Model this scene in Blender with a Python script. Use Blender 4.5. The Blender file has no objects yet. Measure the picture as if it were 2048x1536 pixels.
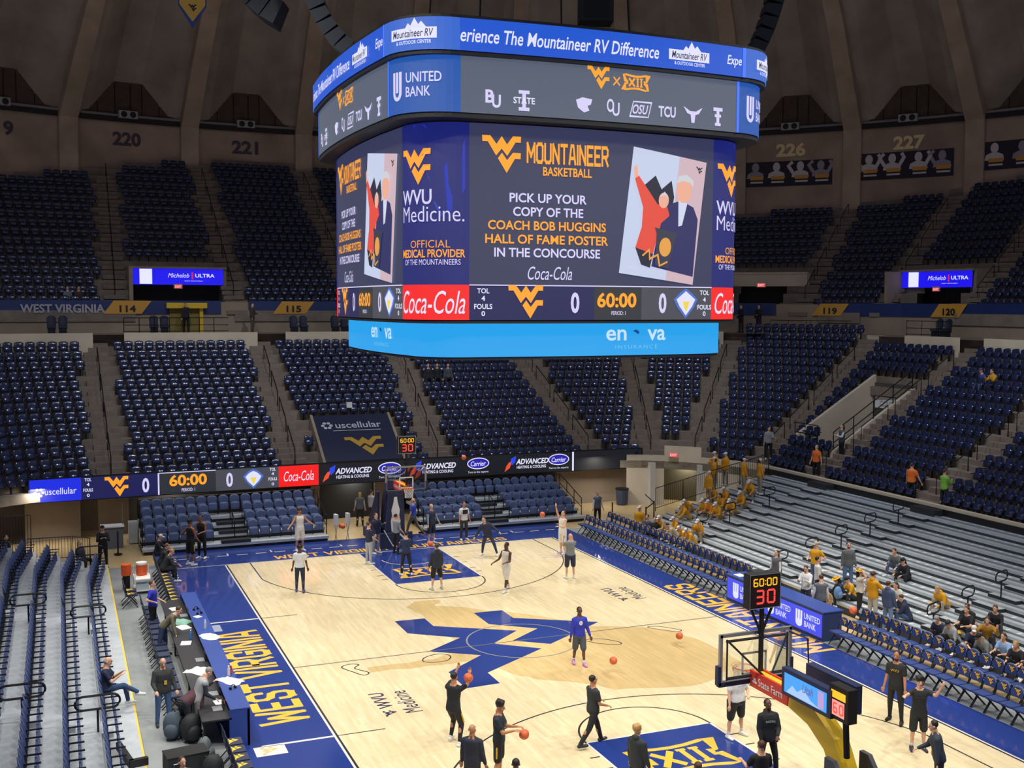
import bpy, math, random
import numpy as np
from mathutils import Vector, Matrix, Euler
random.seed(7)
SC = bpy.context.scene
COL = SC.collection
R = math.radians

# ------------------------------------------------------------------ camera
def setup_camera():
    cd = bpy.data.cameras.new('camera'); cam = bpy.data.objects.new('camera', cd); COL.objects.link(cam)
    yaw, pitch, roll = 0.39007774601982426, -0.07237145366837318, 0.003966917610535576
    f = Vector((math.sin(yaw)*math.cos(pitch), math.cos(yaw)*math.cos(pitch), math.sin(pitch)))
    r = Vector((math.cos(yaw), -math.sin(yaw), 0)); u = r.cross(f)
    r2 = r*math.cos(roll)+u*math.sin(roll); u2 = -r*math.sin(roll)+u*math.cos(roll)
    m = Matrix((r2, u2, -f)).transposed().to_4x4(); m.translation = Vector((-13.998, -33.091, 11.115))
    cam.matrix_world = m
    cd.sensor_fit = 'HORIZONTAL'; cd.sensor_width = 36.0; cd.lens = 36.0*2211.03/2048.0
    cd.clip_start = 0.1; cd.clip_end = 400
    SC.camera = cam
setup_camera()
# ------------------------------------------------------------------ world and lights
w = bpy.data.worlds.new('arena_air'); SC.world = w; w.use_nodes = True
bg = w.node_tree.nodes['Background']; bg.inputs[0].default_value = (0.64, 0.66, 0.84, 1); bg.inputs[1].default_value = 0.2
SC.view_settings.view_transform = 'Standard'; SC.view_settings.look = 'None'
SC.view_settings.exposure = 0.0; SC.view_settings.gamma = 1.0; SC.view_settings.use_curve_mapping = False
SC.cycles.use_denoising = True
SC.cycles.max_bounces = 6; SC.cycles.diffuse_bounces = 3; SC.cycles.glossy_bounces = 3; SC.cycles.transmission_bounces = 6; SC.cycles.transparent_max_bounces = 8
SC.cycles.sample_clamp_indirect = 4.0
def spot(name, loc, aim, power, cone, blend, size=0.35, col=(1.0, 0.95, 0.86)):
    l = bpy.data.lights.new(name, 'SPOT'); l.energy = power; l.spot_size = R(cone); l.spot_blend = blend; l.shadow_soft_size = size; l.color = col
    o = bpy.data.objects.new(name, l); COL.objects.link(o); o.location = loc
    o.rotation_euler = (Vector(aim)-Vector(loc)).to_track_quat('-Z', 'Y').to_euler(); return o
for k in range(14):
    a = 2*math.pi*(k+0.5)/14; x, y = 19.0*math.cos(a), 23.0*math.sin(a)
    spot('court_floodlight', (x, y, 28.0), (x*0.12, y*0.3, 0), 9300, 64, 0.8, 0.6)
for k, (x, y, ax, ay) in enumerate([(-10, 6, -12, 27), (0, 8, 0, 27), (9, 7, 14, 27), (10, 3, 26, 14), (10, -6, 26, 0), (-6, -6, -15, 2)]):
    spot('stand_fill_light', (x, y, 29.0), (ax, ay, 4), 7800 if ax > -14 else 6000, 58, 0.9, 0.35, (0.88, 0.93, 1.0))  # unseen fill spots added to brighten the seating bowls
def lamp(name, loc, size, power, col=(1, 0.93, 0.82)):
    l = bpy.data.lights.new(name, 'AREA'); l.energy = power; l.size = size; l.color = col; o = bpy.data.objects.new(name, l); COL.objects.link(o); o.location = loc
for loc, pw in (((-15.0, 21.0, 2.6), 60), ((-9.0, 23.3, 2.2), 25), ((0.0, 22.6, 2.2), 25), ((13.5, 20.6, 2.7), 50), ((18.8, 20.6, 2.3), 40)): lamp('passage_lamp', loc, 0.6, pw)
# ------------------------------------------------------------------ helpers
def lin(h):
    if isinstance(h, str):
        h = h.lstrip('#'); c = [int(h[i:i+2], 16)/255 for i in (0, 2, 4)]
    else: c = [v/255 for v in h]
    return tuple(v/12.92 if v <= 0.04045 else ((v+0.055)/1.055)**2.4 for v in c)
MATS = {}
def mat(name, col, rough=0.6, metal=0.0, spec=0.5, emit=0.0, noise=0.0, nscale=8.0, alpha=1.0, trans=0.0, coat=0.0, light=False, bump=0.0):
    if name in MATS: return MATS[name]
    m = bpy.data.materials.new(name); m.use_nodes = True; nt = m.node_tree; b = nt.nodes['Principled BSDF']
    c = lin(col) + (1.0,)
    b.inputs['Base Color'].default_value = c if not emit else (0.01, 0.01, 0.01, 1)
    b.inputs['Roughness'].default_value = rough; b.inputs['Metallic'].default_value = metal
    b.inputs['Specular IOR Level'].default_value = spec; b.inputs['Coat Weight'].default_value = coat
    if emit:
        b.inputs['Emission Color'].default_value = c; b.inputs['Emission Strength'].default_value = emit
        if not light: m.cycles.emission_sampling = 'NONE'
    if noise or bump:
        tc = nt.nodes.new('ShaderNodeTexCoord'); n = nt.nodes.new('ShaderNodeTexNoise'); n.inputs['Scale'].default_value = nscale; n.inputs['Detail'].default_value = 5
        nt.links.new(tc.outputs['Object'], n.inputs['Vector'])
        if noise:
            mx = nt.nodes.new('ShaderNodeMix'); mx.data_type = 'RGBA'; mx.blend_type = 'MULTIPLY'; mx.inputs[0].default_value = 1.0
            rp = nt.nodes.new('ShaderNodeMapRange'); rp.inputs[1].default_value = 0.3; rp.inputs[2].default_value = 0.7; rp.inputs[3].default_value = 1-noise; rp.inputs[4].default_value = 1+noise*0.4
            nt.links.new(n.outputs['Fac'], rp.inputs[0]); mx.inputs[6].default_value = c
            nt.links.new(rp.outputs[0], mx.inputs[7]); nt.links.new(mx.outputs[2], b.inputs['Base Color'])
        if bump:
            bp = nt.nodes.new('ShaderNodeBump'); bp.inputs['Strength'].default_value = bump; bp.inputs['Distance'].default_value = 0.02
            nt.links.new(n.outputs['Fac'], bp.inputs['Height']); nt.links.new(bp.outputs[0], b.inputs['Normal'])
    if trans: b.inputs['Transmission Weight'].default_value = trans; b.inputs['IOR'].default_value = 1.1
    if alpha < 1: b.inputs['Alpha'].default_value = alpha
    MATS[name] = m; return m
def scr(name, col, k=1.0, light=False): return mat('led_'+name, col, 0.5, emit=k, light=light)

class MB:
    """collects faces; build() links them as one mesh object"""
    def __init__(s): s.v = []; s.f = []; s.m = []
    def add(s, vs, fs, mi=0):
        n = len(s.v); s.v.extend([tuple(map(float, p)) for p in vs]); s.f.extend([tuple(i+n for i in q) for q in fs]); s.m.extend([mi]*len(fs)); return s
    def box(s, c, d, rz=0.0, mi=0, M=None):
        x, y, z = d[0]/2, d[1]/2, d[2]/2
        P = [(-x,-y,-z),(x,-y,-z),(x,y,-z),(-x,y,-z),(-x,-y,z),(x,-y,z),(x,y,z),(-x,y,z)]
        if M is not None: P = [tuple(M @ Vector(p)) for p in P]
        elif rz: ca, sa = math.cos(rz), math.sin(rz); P = [(p[0]*ca-p[1]*sa, p[0]*sa+p[1]*ca, p[2]) for p in P]
        return s.add([(p[0]+c[0], p[1]+c[1], p[2]+c[2]) for p in P], [(0,3,2,1),(4,5,6,7),(0,1,5,4),(1,2,6,5),(2,3,7,6),(3,0,4,7)], mi)
    def prism(s, poly, z0, z1, mi=0):
        n = len(poly); P = [(x, y, z0) for x, y in poly]+[(x, y, z1) for x, y in poly]
        return s.add(P, [tuple(range(n-1, -1, -1)), tuple(range(n, 2*n))]+[(i, (i+1) % n, (i+1) % n+n, i+n) for i in range(n)], mi)
    def flat(s, poly, z=0.0, mi=0): return s.add([(x, y, z) for x, y in poly], [tuple(range(len(poly)))], mi)
    def quad(s, a, b, c, d, mi=0): return s.add([a, b, c, d], [(0,1,2,3)], mi)
    def tube(s, path, r, n=6, mi=0, closed=False, r1=None):
        path = [Vector(p) for p in path]; N = len(path); V = []; F = []
        for i, p in enumerate(path):
            a = path[(i-1) % N] if (closed or i > 0) else p; b = path[(i+1) % N] if (closed or i < N-1) else p
            t = (b-a).normalized(); up = Vector((0,0,1)) if abs(t.z) < 0.9 else Vector((1,0,0))
            x = t.cross(up).normalized(); y = x.cross(t)
            rr = r if r1 is None else r+(r1-r)*i/max(1, N-1)
            for k in range(n):
                an = 2*math.pi*k/n; V.append(p+x*rr*math.cos(an)+y*rr*math.sin(an))
        for i in range(N if closed else N-1):
            for k in range(n): F.append((i*n+k, i*n+(k+1) % n, ((i+1) % N)*n+(k+1) % n, ((i+1) % N)*n+k))
        if not closed: F += [tuple(range(n-1,-1,-1)), tuple((N-1)*n+k for k in range(n))]
        return s.add(V, F, mi)
    def cyl(s, c, r, h, n=16, mi=0, r1=None):
        r1 = r if r1 is None else r1
        P = [(c[0]+r*math.cos(2*math.pi*k/n), c[1]+r*math.sin(2*math.pi*k/n), c[2]) for k in range(n)]+[(c[0]+r1*math.cos(2*math.pi*k/n), c[1]+r1*math.sin(2*math.pi*k/n), c[2]+h) for k in range(n)]
        return s.add(P, [tuple(range(n-1,-1,-1)), tuple(range(n, 2*n))]+[(k, (k+1) % n, (k+1) % n+n, k+n) for k in range(n)], mi)
    def sphere(s, c, r, n=16, mi=0, sc=(1,1,1)):
        h = n//2; V = [(c[0], c[1], c[2]+r*sc[2])]; F = []
        for i in range(1, h):
            a = math.pi*i/h
            for k in range(n): b = 2*math.pi*k/n; V.append((c[0]+r*sc[0]*math.sin(a)*math.cos(b), c[1]+r*sc[1]*math.sin(a)*math.sin(b), c[2]+r*sc[2]*math.cos(a)))
        V.append((c[0], c[1], c[2]-r*sc[2])); L = len(V)-1
        for k in range(n):
            F.append((0, 1+k, 1+(k+1) % n)); F.append((L, 1+(h-2)*n+(k+1) % n, 1+(h-2)*n+k))
            for i in range(h-2): F.append((1+i*n+k, 1+(i+1)*n+k, 1+(i+1)*n+(k+1) % n, 1+i*n+(k+1) % n))
        return s.add(V, F, mi)
    def xf(s, M):
        s.v = [tuple(M @ Vector(p)) for p in s.v]; return s
    def mesh(s, name, mats, smooth=False):
        me = bpy.data.meshes.new(name); me.from_pydata(s.v, [], s.f)
        for m in (mats if isinstance(mats, (list, tuple)) else [mats]): me.materials.append(m)
        if any(s.m): me.polygons.foreach_set('material_index', s.m)
        if smooth: me.polygons.foreach_set('use_smooth', [True]*len(s.f))
        me.update(); return me
    def build(s, name, mats, parent=None, smooth=False, loc=None, rz=None):
        return obj(name, s.mesh(name, mats, smooth), parent, loc, rz)
def obj(name, me, parent=None, loc=None, rz=None):
    o = bpy.data.objects.new(name, me); COL.objects.link(o)
    if parent is not None: o.parent = parent
    if loc is not None: o.location = loc
    if rz is not None: o.rotation_euler = (0, 0, rz)
    return o
def tag(o, label=None, cat=None, group=None, kind=None):
    if label: o['label'] = label
    if cat: o['category'] = cat
    if group: o['group'] = group
    if kind: o['kind'] = kind
    return o
def empty(name, loc=(0,0,0), rz=0.0, label=None, cat=None, group=None, kind=None):
    o = bpy.data.objects.new(name, None); COL.objects.link(o); o.location = loc; o.rotation_euler = (0, 0, rz); o.empty_display_size = 0.2
    return tag(o, label, cat, group, kind)
KIDS = {}
def dup(root, loc, rz=0.0, label=None, group=None):
    r = root.copy(); COL.objects.link(r); r.location = loc; r.rotation_euler = (0, 0, rz)
    if label: r['label'] = label
    if group: r['group'] = group
    if root not in KIDS: KIDS[root] = [(c, list(c.children)) for c in root.children]
    for ch, gs in KIDS[root]:
        c = ch.copy(); COL.objects.link(c); c.parent = r
        for g in gs: d = g.copy(); COL.objects.link(d); d.parent = c
    return r
ORD = ['first','second','third','fourth','fifth','sixth','seventh','eighth','ninth','tenth','eleventh','twelfth','thirteenth','fourteenth','fifteenth','sixteenth','seventeenth','eighteenth','nineteenth','twentieth']
def nth(k):
    if k < 20: return ORD[k]
    n = k+1; return '%d%s' % (n, 'th' if 10 <= n % 100 <= 20 else {1:'st',2:'nd',3:'rd'}.get(n % 10, 'th'))
# text as 2D mesh (verts, faces), cached
_TX = {}
def text2d(s, size=1.0, bold=0.0, sx=1.0, shear=0.0, space=1.0, align='CENTER'):
    key = (s, bold, shear, space, align)
    if key not in _TX:
        c = bpy.data.curves.new('lettering', 'FONT'); c.body = s; c.size = 1.0; c.offset = bold; c.shear = shear; c.space_character = space
        c.align_x = align; c.align_y = 'CENTER'; c.resolution_u = 3; c.fill_mode = 'FRONT'
        o = bpy.data.objects.new('lettering_tmp', c); me = o.to_mesh()
        v = np.array([(p.co.x, p.co.y) for p in me.vertices]) if len(me.vertices) else np.zeros((0, 2)); f = [tuple(p.vertices) for p in me.polygons]
        o.to_mesh_clear(); bpy.data.objects.remove(o); bpy.data.curves.remove(c)
        if len(v): v[:, 1] -= (v[:, 1].max()+v[:, 1].min())/2
        _TX[key] = (v, f)
    v, f = _TX[key]
    return np.column_stack([v[:, 0]*size*sx, v[:, 1]*size]) if len(v) else v, f
def textfit(s, width, height, bold=0.0, shear=0.0, space=1.0):
    """text scaled to an exact width and cap height, centred"""
    v, f = text2d(s, 1.0, bold, 1.0, shear, space)
    v = v.copy(); w_ = v[:, 0].max()-v[:, 0].min(); h_ = v[:, 1].max()-v[:, 1].min()
    v[:, 0] = (v[:, 0]-(v[:, 0].max()+v[:, 0].min())/2)*(width/w_); v[:, 1] *= height/h_
    return v, f
WV_W = [(3.65,3.3),(3.6,2.22),(2.6,2.22),(1.05,-0.25),(0,1.02),(-1.05,-0.25),(-2.6,2.22),(-3.6,2.22),(-3.65,3.3),(-2.12,3.3),(-0.97,1.82),(0.0,3.25),(1.0,1.82),(2.12,3.3)]
WV_V = [(3.62,0.36),(3.58,-0.72),(2.5,-0.72),(0.95,-3.3),(-0.72,-0.71),(0.06,0.31),(1.02,-1.01),(2.12,0.36)]
def ears(poly):
    """ear-clip a simple 2D polygon into triangles (indices)"""
    P = list(poly); n = len(P); idx = list(range(n))
    area = sum(P[i][0]*P[(i+1) % n][1]-P[(i+1) % n][0]*P[i][1] for i in range(n))
    if area < 0: idx.reverse()
    T = []; guard = 0
    cr = lambda a, b, c: (b[0]-a[0])*(c[1]-a[1])-(b[1]-a[1])*(c[0]-a[0])
    while len(idx) > 3 and guard < 5000:
        guard += 1; ok = False
        for k in range(len(idx)):
            i, j, l = idx[k-1], idx[k], idx[(k+1) % len(idx)]
            if cr(P[i], P[j], P[l]) <= 1e-12: continue
            if any(q not in (i, j, l) and cr(P[i], P[j], P[q]) >= 0 and cr(P[j], P[l], P[q]) >= 0 and cr(P[l], P[i], P[q]) >= 0 for q in idx): continue
            T.append((i, j, l)); idx.pop(k); ok = True; break
        if not ok: break
    if len(idx) == 3: T.append(tuple(idx))
    return T
def poly2d(pts): return np.array(pts, float), ears(pts)
def join2d(*vf):
    V = []; F = []; n = 0
    for v, f in vf: V.append(v); F += [tuple(i+n for i in q) for q in f]; n += len(v)
    return np.vstack(V), F
def wv2d(s=1.0): return join2d(poly2d([(x*s/7.3, y*s/7.3) for x, y in WV_W]), poly2d([(x*s/7.3, y*s/7.3) for x, y in WV_V]))
def disc2d(rx, ry, n=24): return np.array([(rx*math.cos(2*math.pi*k/n), ry*math.sin(2*math.pi*k/n)) for k in range(n)]), [tuple(range(n))]
def rect2d(w_, h_): return np.array([(-w_/2,-h_/2),(w_/2,-h_/2),(w_/2,h_/2),(-w_/2,h_/2)]), [(0,1,2,3)]
def grid2d(w_, h_, n):
    return np.array([(-w_/2+w_*k/n, y) for y in (-h_/2, h_/2) for k in range(n+1)]), [(k, k+1, n+2+k, n+1+k) for k in range(n)]
def stroke2d(pts, wd, closed=False):
    """polyline with width as quads"""
    P = [Vector((p[0], p[1])) for p in pts]; N = len(P); L = []
    for i in range(N):
        a = P[(i-1) % N] if closed or i else P[i]; b = P[(i+1) % N] if closed or i < N-1 else P[i]
        t = (b-a).normalized(); n_ = Vector((-t.y, t.x))
        k = 1.0
        if (closed or 0 < i < N-1):
            t1 = (P[i]-a).normalized(); c = max(0.35, abs(t1.dot(t))); k = 1/c
        L.append((P[i]+n_*wd/2*k, P[i]-n_*wd/2*k))
    V = [tuple(q) for pr in L for q in pr]
    return np.array(V), [(2*i, 2*i+1, 2*((i+1) % N)+1, 2*((i+1) % N)) for i in range(N if closed else N-1)]
BLK = {'A': [[(0,0),(0.22,1),(0.48,1),(0.7,0)],[(0.1,0.3),(0.6,0.3)]], 'B': [[(0.02,0),(0.02,1),(0.55,1),(0.68,0.86),(0.68,0.64),(0.55,0.5),(0.02,0.5)],[(0.55,0.5),(0.68,0.36),(0.68,0.14),(0.55,0),(0.02,0)]], 'E': [[(0.62,1),(0,1),(0,0),(0.62,0)],[(0,0.5),(0.5,0.5)]], 'G': [[(0.66,0.72),(0.66,0.88),(0.54,1),(0.14,1),(0,0.86),(0,0.14),(0.14,0),(0.54,0),(0.66,0.12),(0.66,0.46),(0.36,0.46)]], 'I': [[(0,0),(0,1)]], 'K': [[(0,0),(0,1)],[(0.66,1),(0.08,0.48),(0.66,0)]], 'L': [[(0,1),(0,0),(0.6,0)]], 'M': [[(0,0),(0,1),(0.4,0.3),(0.8,1),(0.8,0)]], 'N': [[(0,0),(0,1),(0.66,0),(0.66,1)]], 'O': [[(0.14,0),(0,0.14),(0,0.86),(0.14,1),(0.52,1),(0.66,0.86),(0.66,0.14),(0.52,0),(0.14,0)]],
 'R': [[(0,0),(0,1),(0.52,1),(0.66,0.87),(0.66,0.6),(0.52,0.46),(0.02,0.46)],[(0.36,0.46),(0.68,0)]], 'S': [[(0.64,0.74),(0.64,0.87),(0.52,1),(0.13,1),(0,0.88),(0,0.66),(0.13,0.54),(0.52,0.47),(0.64,0.35),(0.64,0.13),(0.52,0),(0.12,0),(0,0.13),(0,0.26)]], 'T': [[(0,1),(0.7,1)],[(0.35,1),(0.35,0)]], 'U': [[(0,1),(0,0.14),(0.14,0),(0.52,0),(0.66,0.14),(0.66,1)]], 'V': [[(0,1),(0.35,0),(0.7,1)]], 'W': [[(0,1),(0.17,0),(0.46,0.75),(0.75,0),(0.92,1)]]}
def block2d(s, width, height, t=0.2, gap=0.24, parts=False):
    x = 0.0; L = []
    for ch in s:
        if ch == ' ': x += 0.35; continue
        wd = max(p[0] for pl in BLK[ch] for p in pl)
        for pl in BLK[ch]:
            for a, b in zip(pl[:-1], pl[1:]):
                d = Vector((b[0]-a[0], b[1]-a[1])).normalized()*t*0.42
                L.append(stroke2d([(a[0]+x-d.x, a[1]-d.y), (b[0]+x+d.x, b[1]+d.y)], t))
        x += wd+t+gap*0.5
    v, f = join2d(*L); v[:, 0] -= (v[:, 0].max()+v[:, 0].min())/2; v[:, 1] -= (v[:, 1].max()+v[:, 1].min())/2
    v[:, 0] *= width/(v[:, 0].max()-v[:, 0].min()); v[:, 1] *= height/(v[:, 1].max()-v[:, 1].min())
    if parts: return [(v[4*i:4*i+4], [(0, 1, 3, 2)]) for i in range(len(v)//4)]
    return v, f
def shift(vf, dx=0.0, dy=0.0, sx=1.0, sy=1.0, rot=0.0):
    v, f = vf; v = v.copy()*np.array([sx, sy])
    if rot: c, s_ = math.cos(rot), math.sin(rot); v = v @ np.array([[c, s_], [-s_, c]])
    return v+np.array([dx, dy]), f
def put(vf, fn, name, material, parent):
    """2D shape mapped to 3D by fn(u, v)"""
    v, f = vf; me = bpy.data.meshes.new(name); me.from_pydata([tuple(fn(a, b)) for a, b in v], [], f); me.materials.append(material); me.update()
    return obj(name, me, parent)
def putl(L, fn, name, material, parent, step=0.0005):
    """several overlapping 2D pieces as one flat print, each a hair above the last; fn(u, v, d)"""
    V = []; F = []; n = 0
    for i, (v, f) in enumerate(L):
        V += [tuple(fn(a, b, (i % 5)*step)) for a, b in v]; F += [tuple(q+n for q in g) for g in f]; n += len(v)
    me = bpy.data.meshes.new(name); me.from_pydata(V, [], F); me.materials.append(material); me.update(); return obj(name, me, parent)
def smooth_loop(P, n=4):
    out = []; N = len(P)
    for i in range(N):
        a, b, c, d = P[i-1], P[i], P[(i+1) % N], P[(i+2) % N]
        for k in range(n):
            t = k/n; out.append(tuple(0.5*((2*b[j])+(-a[j]+c[j])*t+(2*a[j]-5*b[j]+4*c[j]-d[j])*t*t+(-a[j]+3*b[j]-3*c[j]+d[j])*t**3) for j in (0, 1)))
    return out
# ------------------------------------------------------------------ stand geometry: rounded rectangle offset curves
SA, SB, SR = 20.2, 21.8, 8.0
def off_of(x, y):
    qx = abs(x)-(SA-SR); qy = abs(y)-(SB-SR)
    if qx > 0 and qy > 0: return math.hypot(qx, qy)-SR
    return max(qx, qy)-SR
def curve(yl=6.0, yr=-18.0, seg=12):
    """list of (point, outward normal) along far end and both corners"""
    L = [((-SA, yl), (-1.0, 0.0))]
    cx, cy = SA-SR, SB-SR
    for k in range(seg+1):
        a = math.pi-math.pi/2*k/seg; L.append(((-cx+SR*math.cos(a), cy+SR*math.sin(a)), (math.cos(a), math.sin(a))))
    for k in range(seg+1):
        a = math.pi/2-math.pi/2*k/seg; L.append(((cx+SR*math.cos(a), cy+SR*math.sin(a)), (math.cos(a), math.sin(a))))
    L.append(((SA, yr), (1.0, 0.0))); return L
def row_pts(o, **k): return [(p[0]+n[0]*o, p[1]+n[1]*o) for p, n in curve(**k)]
def walk(o, step, start=0.0, **k):
    """positions (x, y, nx, ny) every step along the offset curve"""
    C_ = curve(**k); P = [(p[0]+n[0]*o, p[1]+n[1]*o, n[0], n[1]) for p, n in C_]; out = []; acc = start
    for a, b in zip(P[:-1], P[1:]):
        L = math.hypot(b[0]-a[0], b[1]-a[1]); 
        while acc <= L and L > 1e-9:
            t = acc/L; nx, ny = a[2]+(b[2]-a[2])*t, a[3]+(b[3]-a[3])*t; h = math.hypot(nx, ny)
            out.append((a[0]+(b[0]-a[0])*t, a[1]+(b[1]-a[1])*t, nx/h, ny/h)); acc += step
        acc -= L
    return out
LZ0, LSL, LO0, TR = 2.42, 0.61, 0.4, 0.78          # lower deck: height at first row, slope, first offset, tread
UZ0, USL, UO0, UTR = 10.65, 0.745, 13.6, 0.80
def lz(i): return LZ0+LSL*TR*i
def uz(i): return UZ0+USL*UTR*i
AISLE_L = [((-11.78,22.9),(-12.1,33.2)),((-2.96,23.0),(-3.1,33.3)),((4.7,23.2),(5.0,33.1)),((13.6,22.7),(12.6,33.0)),((17.0,21.6),(20.4,31.1)),((19.4,20.4),(26.1,27.1)),((21.1,16.2),(30.5,19.1)),((21.2,11.4),(31.6,11.6)),((21.15,3.95),(31.8,3.4)),((21.15,-4.6),(31.8,-5.2)),((-18.9,20.3),(-24,28.8))]
AISLE_U = [((-10.8,36.2),(-10.7,49.4)),((-3.95,36.2),(-4.45,48.4)),((3.45,36.7),(2.6,49.4)),((11.5,36.5),(10.6,49)),((20.5,33.5),(24,45)),((30.7,26.1),(38.9,31.3)),((33.6,21.3),(42.7,25.2)),((34.4,15.3),(43.6,17.8)),((34.6,7.5),(44.5,9.0)),((-18.4,34.6),(-22,46))]
def aisle_d(x, y, A):
    best = 9e9
    for (ax, ay), (bx, by) in A:
        t = ((x-ax)*(bx-ax)+(y-ay)*(by-ay))/((bx-ax)**2+(by-ay)**2); t = max(-0.25, min(1.4, t))
        best = min(best, math.hypot(x-ax-(bx-ax)*t, y-ay-(by-ay)*t))
    return best
CAMP = (-13.998, -33.091)
def in_view(x, y, m=2.5):
    az = math.degrees(math.atan2(x-CAMP[0], y-CAMP[1])); return -3.4-m < az < 48.2+m
# ------------------------------------------------------------------ materials
M_CONC = mat('concrete_step', '8d8174', 0.85, noise=0.25, nscale=1.5)
M_AISLE = mat('aisle_concrete', '8a7c70', 0.85, noise=0.2, nscale=2)
M_CREAM = mat('cream_wall', 'd9ccb4', 0.8, noise=0.12, nscale=0.8)
M_TAUPE = mat('taupe_wall', 'a3937f', 0.85, noise=0.15, nscale=0.7)
M_DARKW = mat('dark_wall', '56504a', 0.9, noise=0.15, nscale=0.7)
M_SHELL = mat('shell_concrete', 'b0a396', 0.9, noise=0.3, nscale=0.35)
M_SHELL2 = mat('shell_rib_concrete', 'bda893', 0.9, noise=0.25, nscale=0.5)
M_WALL = mat('ring_wall_concrete', 'b39c89', 0.9, noise=0.3, nscale=0.4)
M_PLANK = mat('brown_plank', '54443a', 0.8, noise=0.25, nscale=2.0)
M_NAVY = mat('navy_paint', '16264f', 0.5)
M_GOLDP = mat('gold_paint', 'f0b42c', 0.45)
M_BLACK = mat('black_matte', '141416', 0.6)
M_RAIL = mat('rail_black', '16171a', 0.35, metal=0.3)
M_STEEL = mat('steel_grey', '9aa0a6', 0.4, metal=0.7)
M_WHITE = mat('white_paint', 'eeeeea', 0.5)
M_ALU = mat('bleacher_aluminium', 'bfc6cc', 0.45, metal=0.15, noise=0.12, nscale=3)
M_MAT = mat('grey_floor_covering', '8d9294', 0.75, noise=0.3, nscale=0.6)
M_YEL = mat('yellow_edge', 'e8c64a', 0.5)

def wood(name, c1, c2, rough, coat, sc=1.0):
    m = bpy.data.materials.new(name); m.use_nodes = True; nt = m.node_tree; b = nt.nodes['Principled BSDF']
    tc = nt.nodes.new('ShaderNodeTexCoord'); mp = nt.nodes.new('ShaderNodeMapping'); mp.inputs['Rotation'].default_value = (0, 0, R(90))
    nt.links.new(tc.outputs['Object'], mp.inputs['Vector'])
    br = nt.nodes.new('ShaderNodeTexBrick'); br.inputs['Color1'].default_value = lin(c1)+(1,); br.inputs['Color2'].default_value = lin(c2)+(1,)
    br.inputs['Mortar'].default_value = tuple(v*0.8 for v in lin(c2))+(1,); br.inputs['Mortar Size'].default_value = 0.0015; br.inputs['Scale'].default_value = 1.0
    br.inputs['Brick Width'].default_value = 1.3*sc; br.inputs['Row Height'].default_value = 0.085*sc; br.offset = 0.37
    nt.links.new(mp.outputs[0], br.inputs['Vector'])
    ns = nt.nodes.new('ShaderNodeTexNoise'); ns.inputs['Scale'].default_value = 1.1; ns.inputs['Detail'].default_value = 6
    mp2 = nt.nodes.new('ShaderNodeMapping'); mp2.inputs['Scale'].default_value = (6, 0.8, 1); nt.links.new(tc.outputs['Object'], mp2.inputs[0]); nt.links.new(mp2.outputs[0], ns.inputs['Vector'])
    rp = nt.nodes.new('ShaderNodeMapRange'); rp.inputs[1].default_value = 0.3; rp.inputs[2].default_value = 0.7; rp.inputs[3].default_value = 0.9; rp.inputs[4].default_value = 1.06
    nt.links.new(ns.outputs['Fac'], rp.inputs[0])
    mx = nt.nodes.new('ShaderNodeMix'); mx.data_type = 'RGBA'; mx.blend_type = 'MULTIPLY'; mx.inputs[0].default_value = 1
    nt.links.new(br.outputs['Color'], mx.inputs[6]); nt.links.new(rp.outputs[0], mx.inputs[7]); nt.links.new(mx.outputs[2], b.inputs['Base Color'])
    b.inputs['Roughness'].default_value = rough; b.inputs['Coat Weight'].default_value = coat; b.inputs['Coat Roughness'].default_value = 0.06
    MATS[name] = m; return m
M_COURT = wood('court_maple', 'ecdcb6', 'e2cfa4', 0.35, 0.55)
M_STAIN = wood('stained_maple', 'd8bd86', 'ceb27a', 0.35, 0.5)
M_FLOOR = wood('tan_floor', 'd3b988', 'c9ad7b', 0.4, 0.3, 2.0)
M_CNAVY = mat('court_navy', '223a86', 0.3, coat=0.6); M_CNAVY.node_tree.nodes['Principled BSDF'].inputs['Coat Roughness'].default_value = 0.05
M_CGOLD = mat('court_gold', 'f3bd46', 0.32, coat=0.4); M_CWHITE = mat('court_white', 'ded9d2', 0.35, coat=0.3); M_CDARK = mat('court_line_dark', '2d2a33', 0.35, coat=0.3)

# ------------------------------------------------------------------ floor and court
fl = tag(MB().box((0, 2, -0.28), (50, 56, 0.5)).build('floor', M_FLOOR), kind='structure', label='tan wooden arena floor around the court')
ct = tag(MB().box((-0.6, 0, -0.02), (19.5, 35.0, 0.04)).build('court_floor', M_COURT), kind='structure', label='pale maple basketball court with navy apron')
mt = tag(MB().box((-11.33, -2.0, -0.02), (1.96, 35.0, 0.034)).build('floor_covering', M_MAT), kind='structure', label='grey floor covering behind the press table')
tag(MB().box((9.78, -1.0, -0.02), (1.25, 34.0, 0.034)).build('floor_covering', M_MAT), kind='structure', label='grey floor covering under the courtside chairs')
def paint(vf, z, name, m, x=0.0, y=0.0): return put(vf, lambda a, b: (a+x, b+y, z), name, m, ct)
def prect(x0, x1, y0, y1, z, name, m): return paint(rect2d(x1-x0, y1-y0), z, name, m, (x0+x1)/2, (y0+y1)/2)
Z1, Z2, Z3, Z4 = 0.0015, 0.003, 0.0045, 0.006
prect(-10.35, -7.66, -17.5, 17.5, Z1, 'apron_paint', M_CNAVY); prect(7.66, 9.15, -17.5, 17.5, Z1, 'apron_paint', M_CNAVY)
prect(-7.66, 7.66, 14.37, 17.5, Z1, 'apron_paint', M_CNAVY); prect(-7.66, 7.66, -17.5, -14.37, Z1, 'apron_paint', M_CNAVY)
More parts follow.
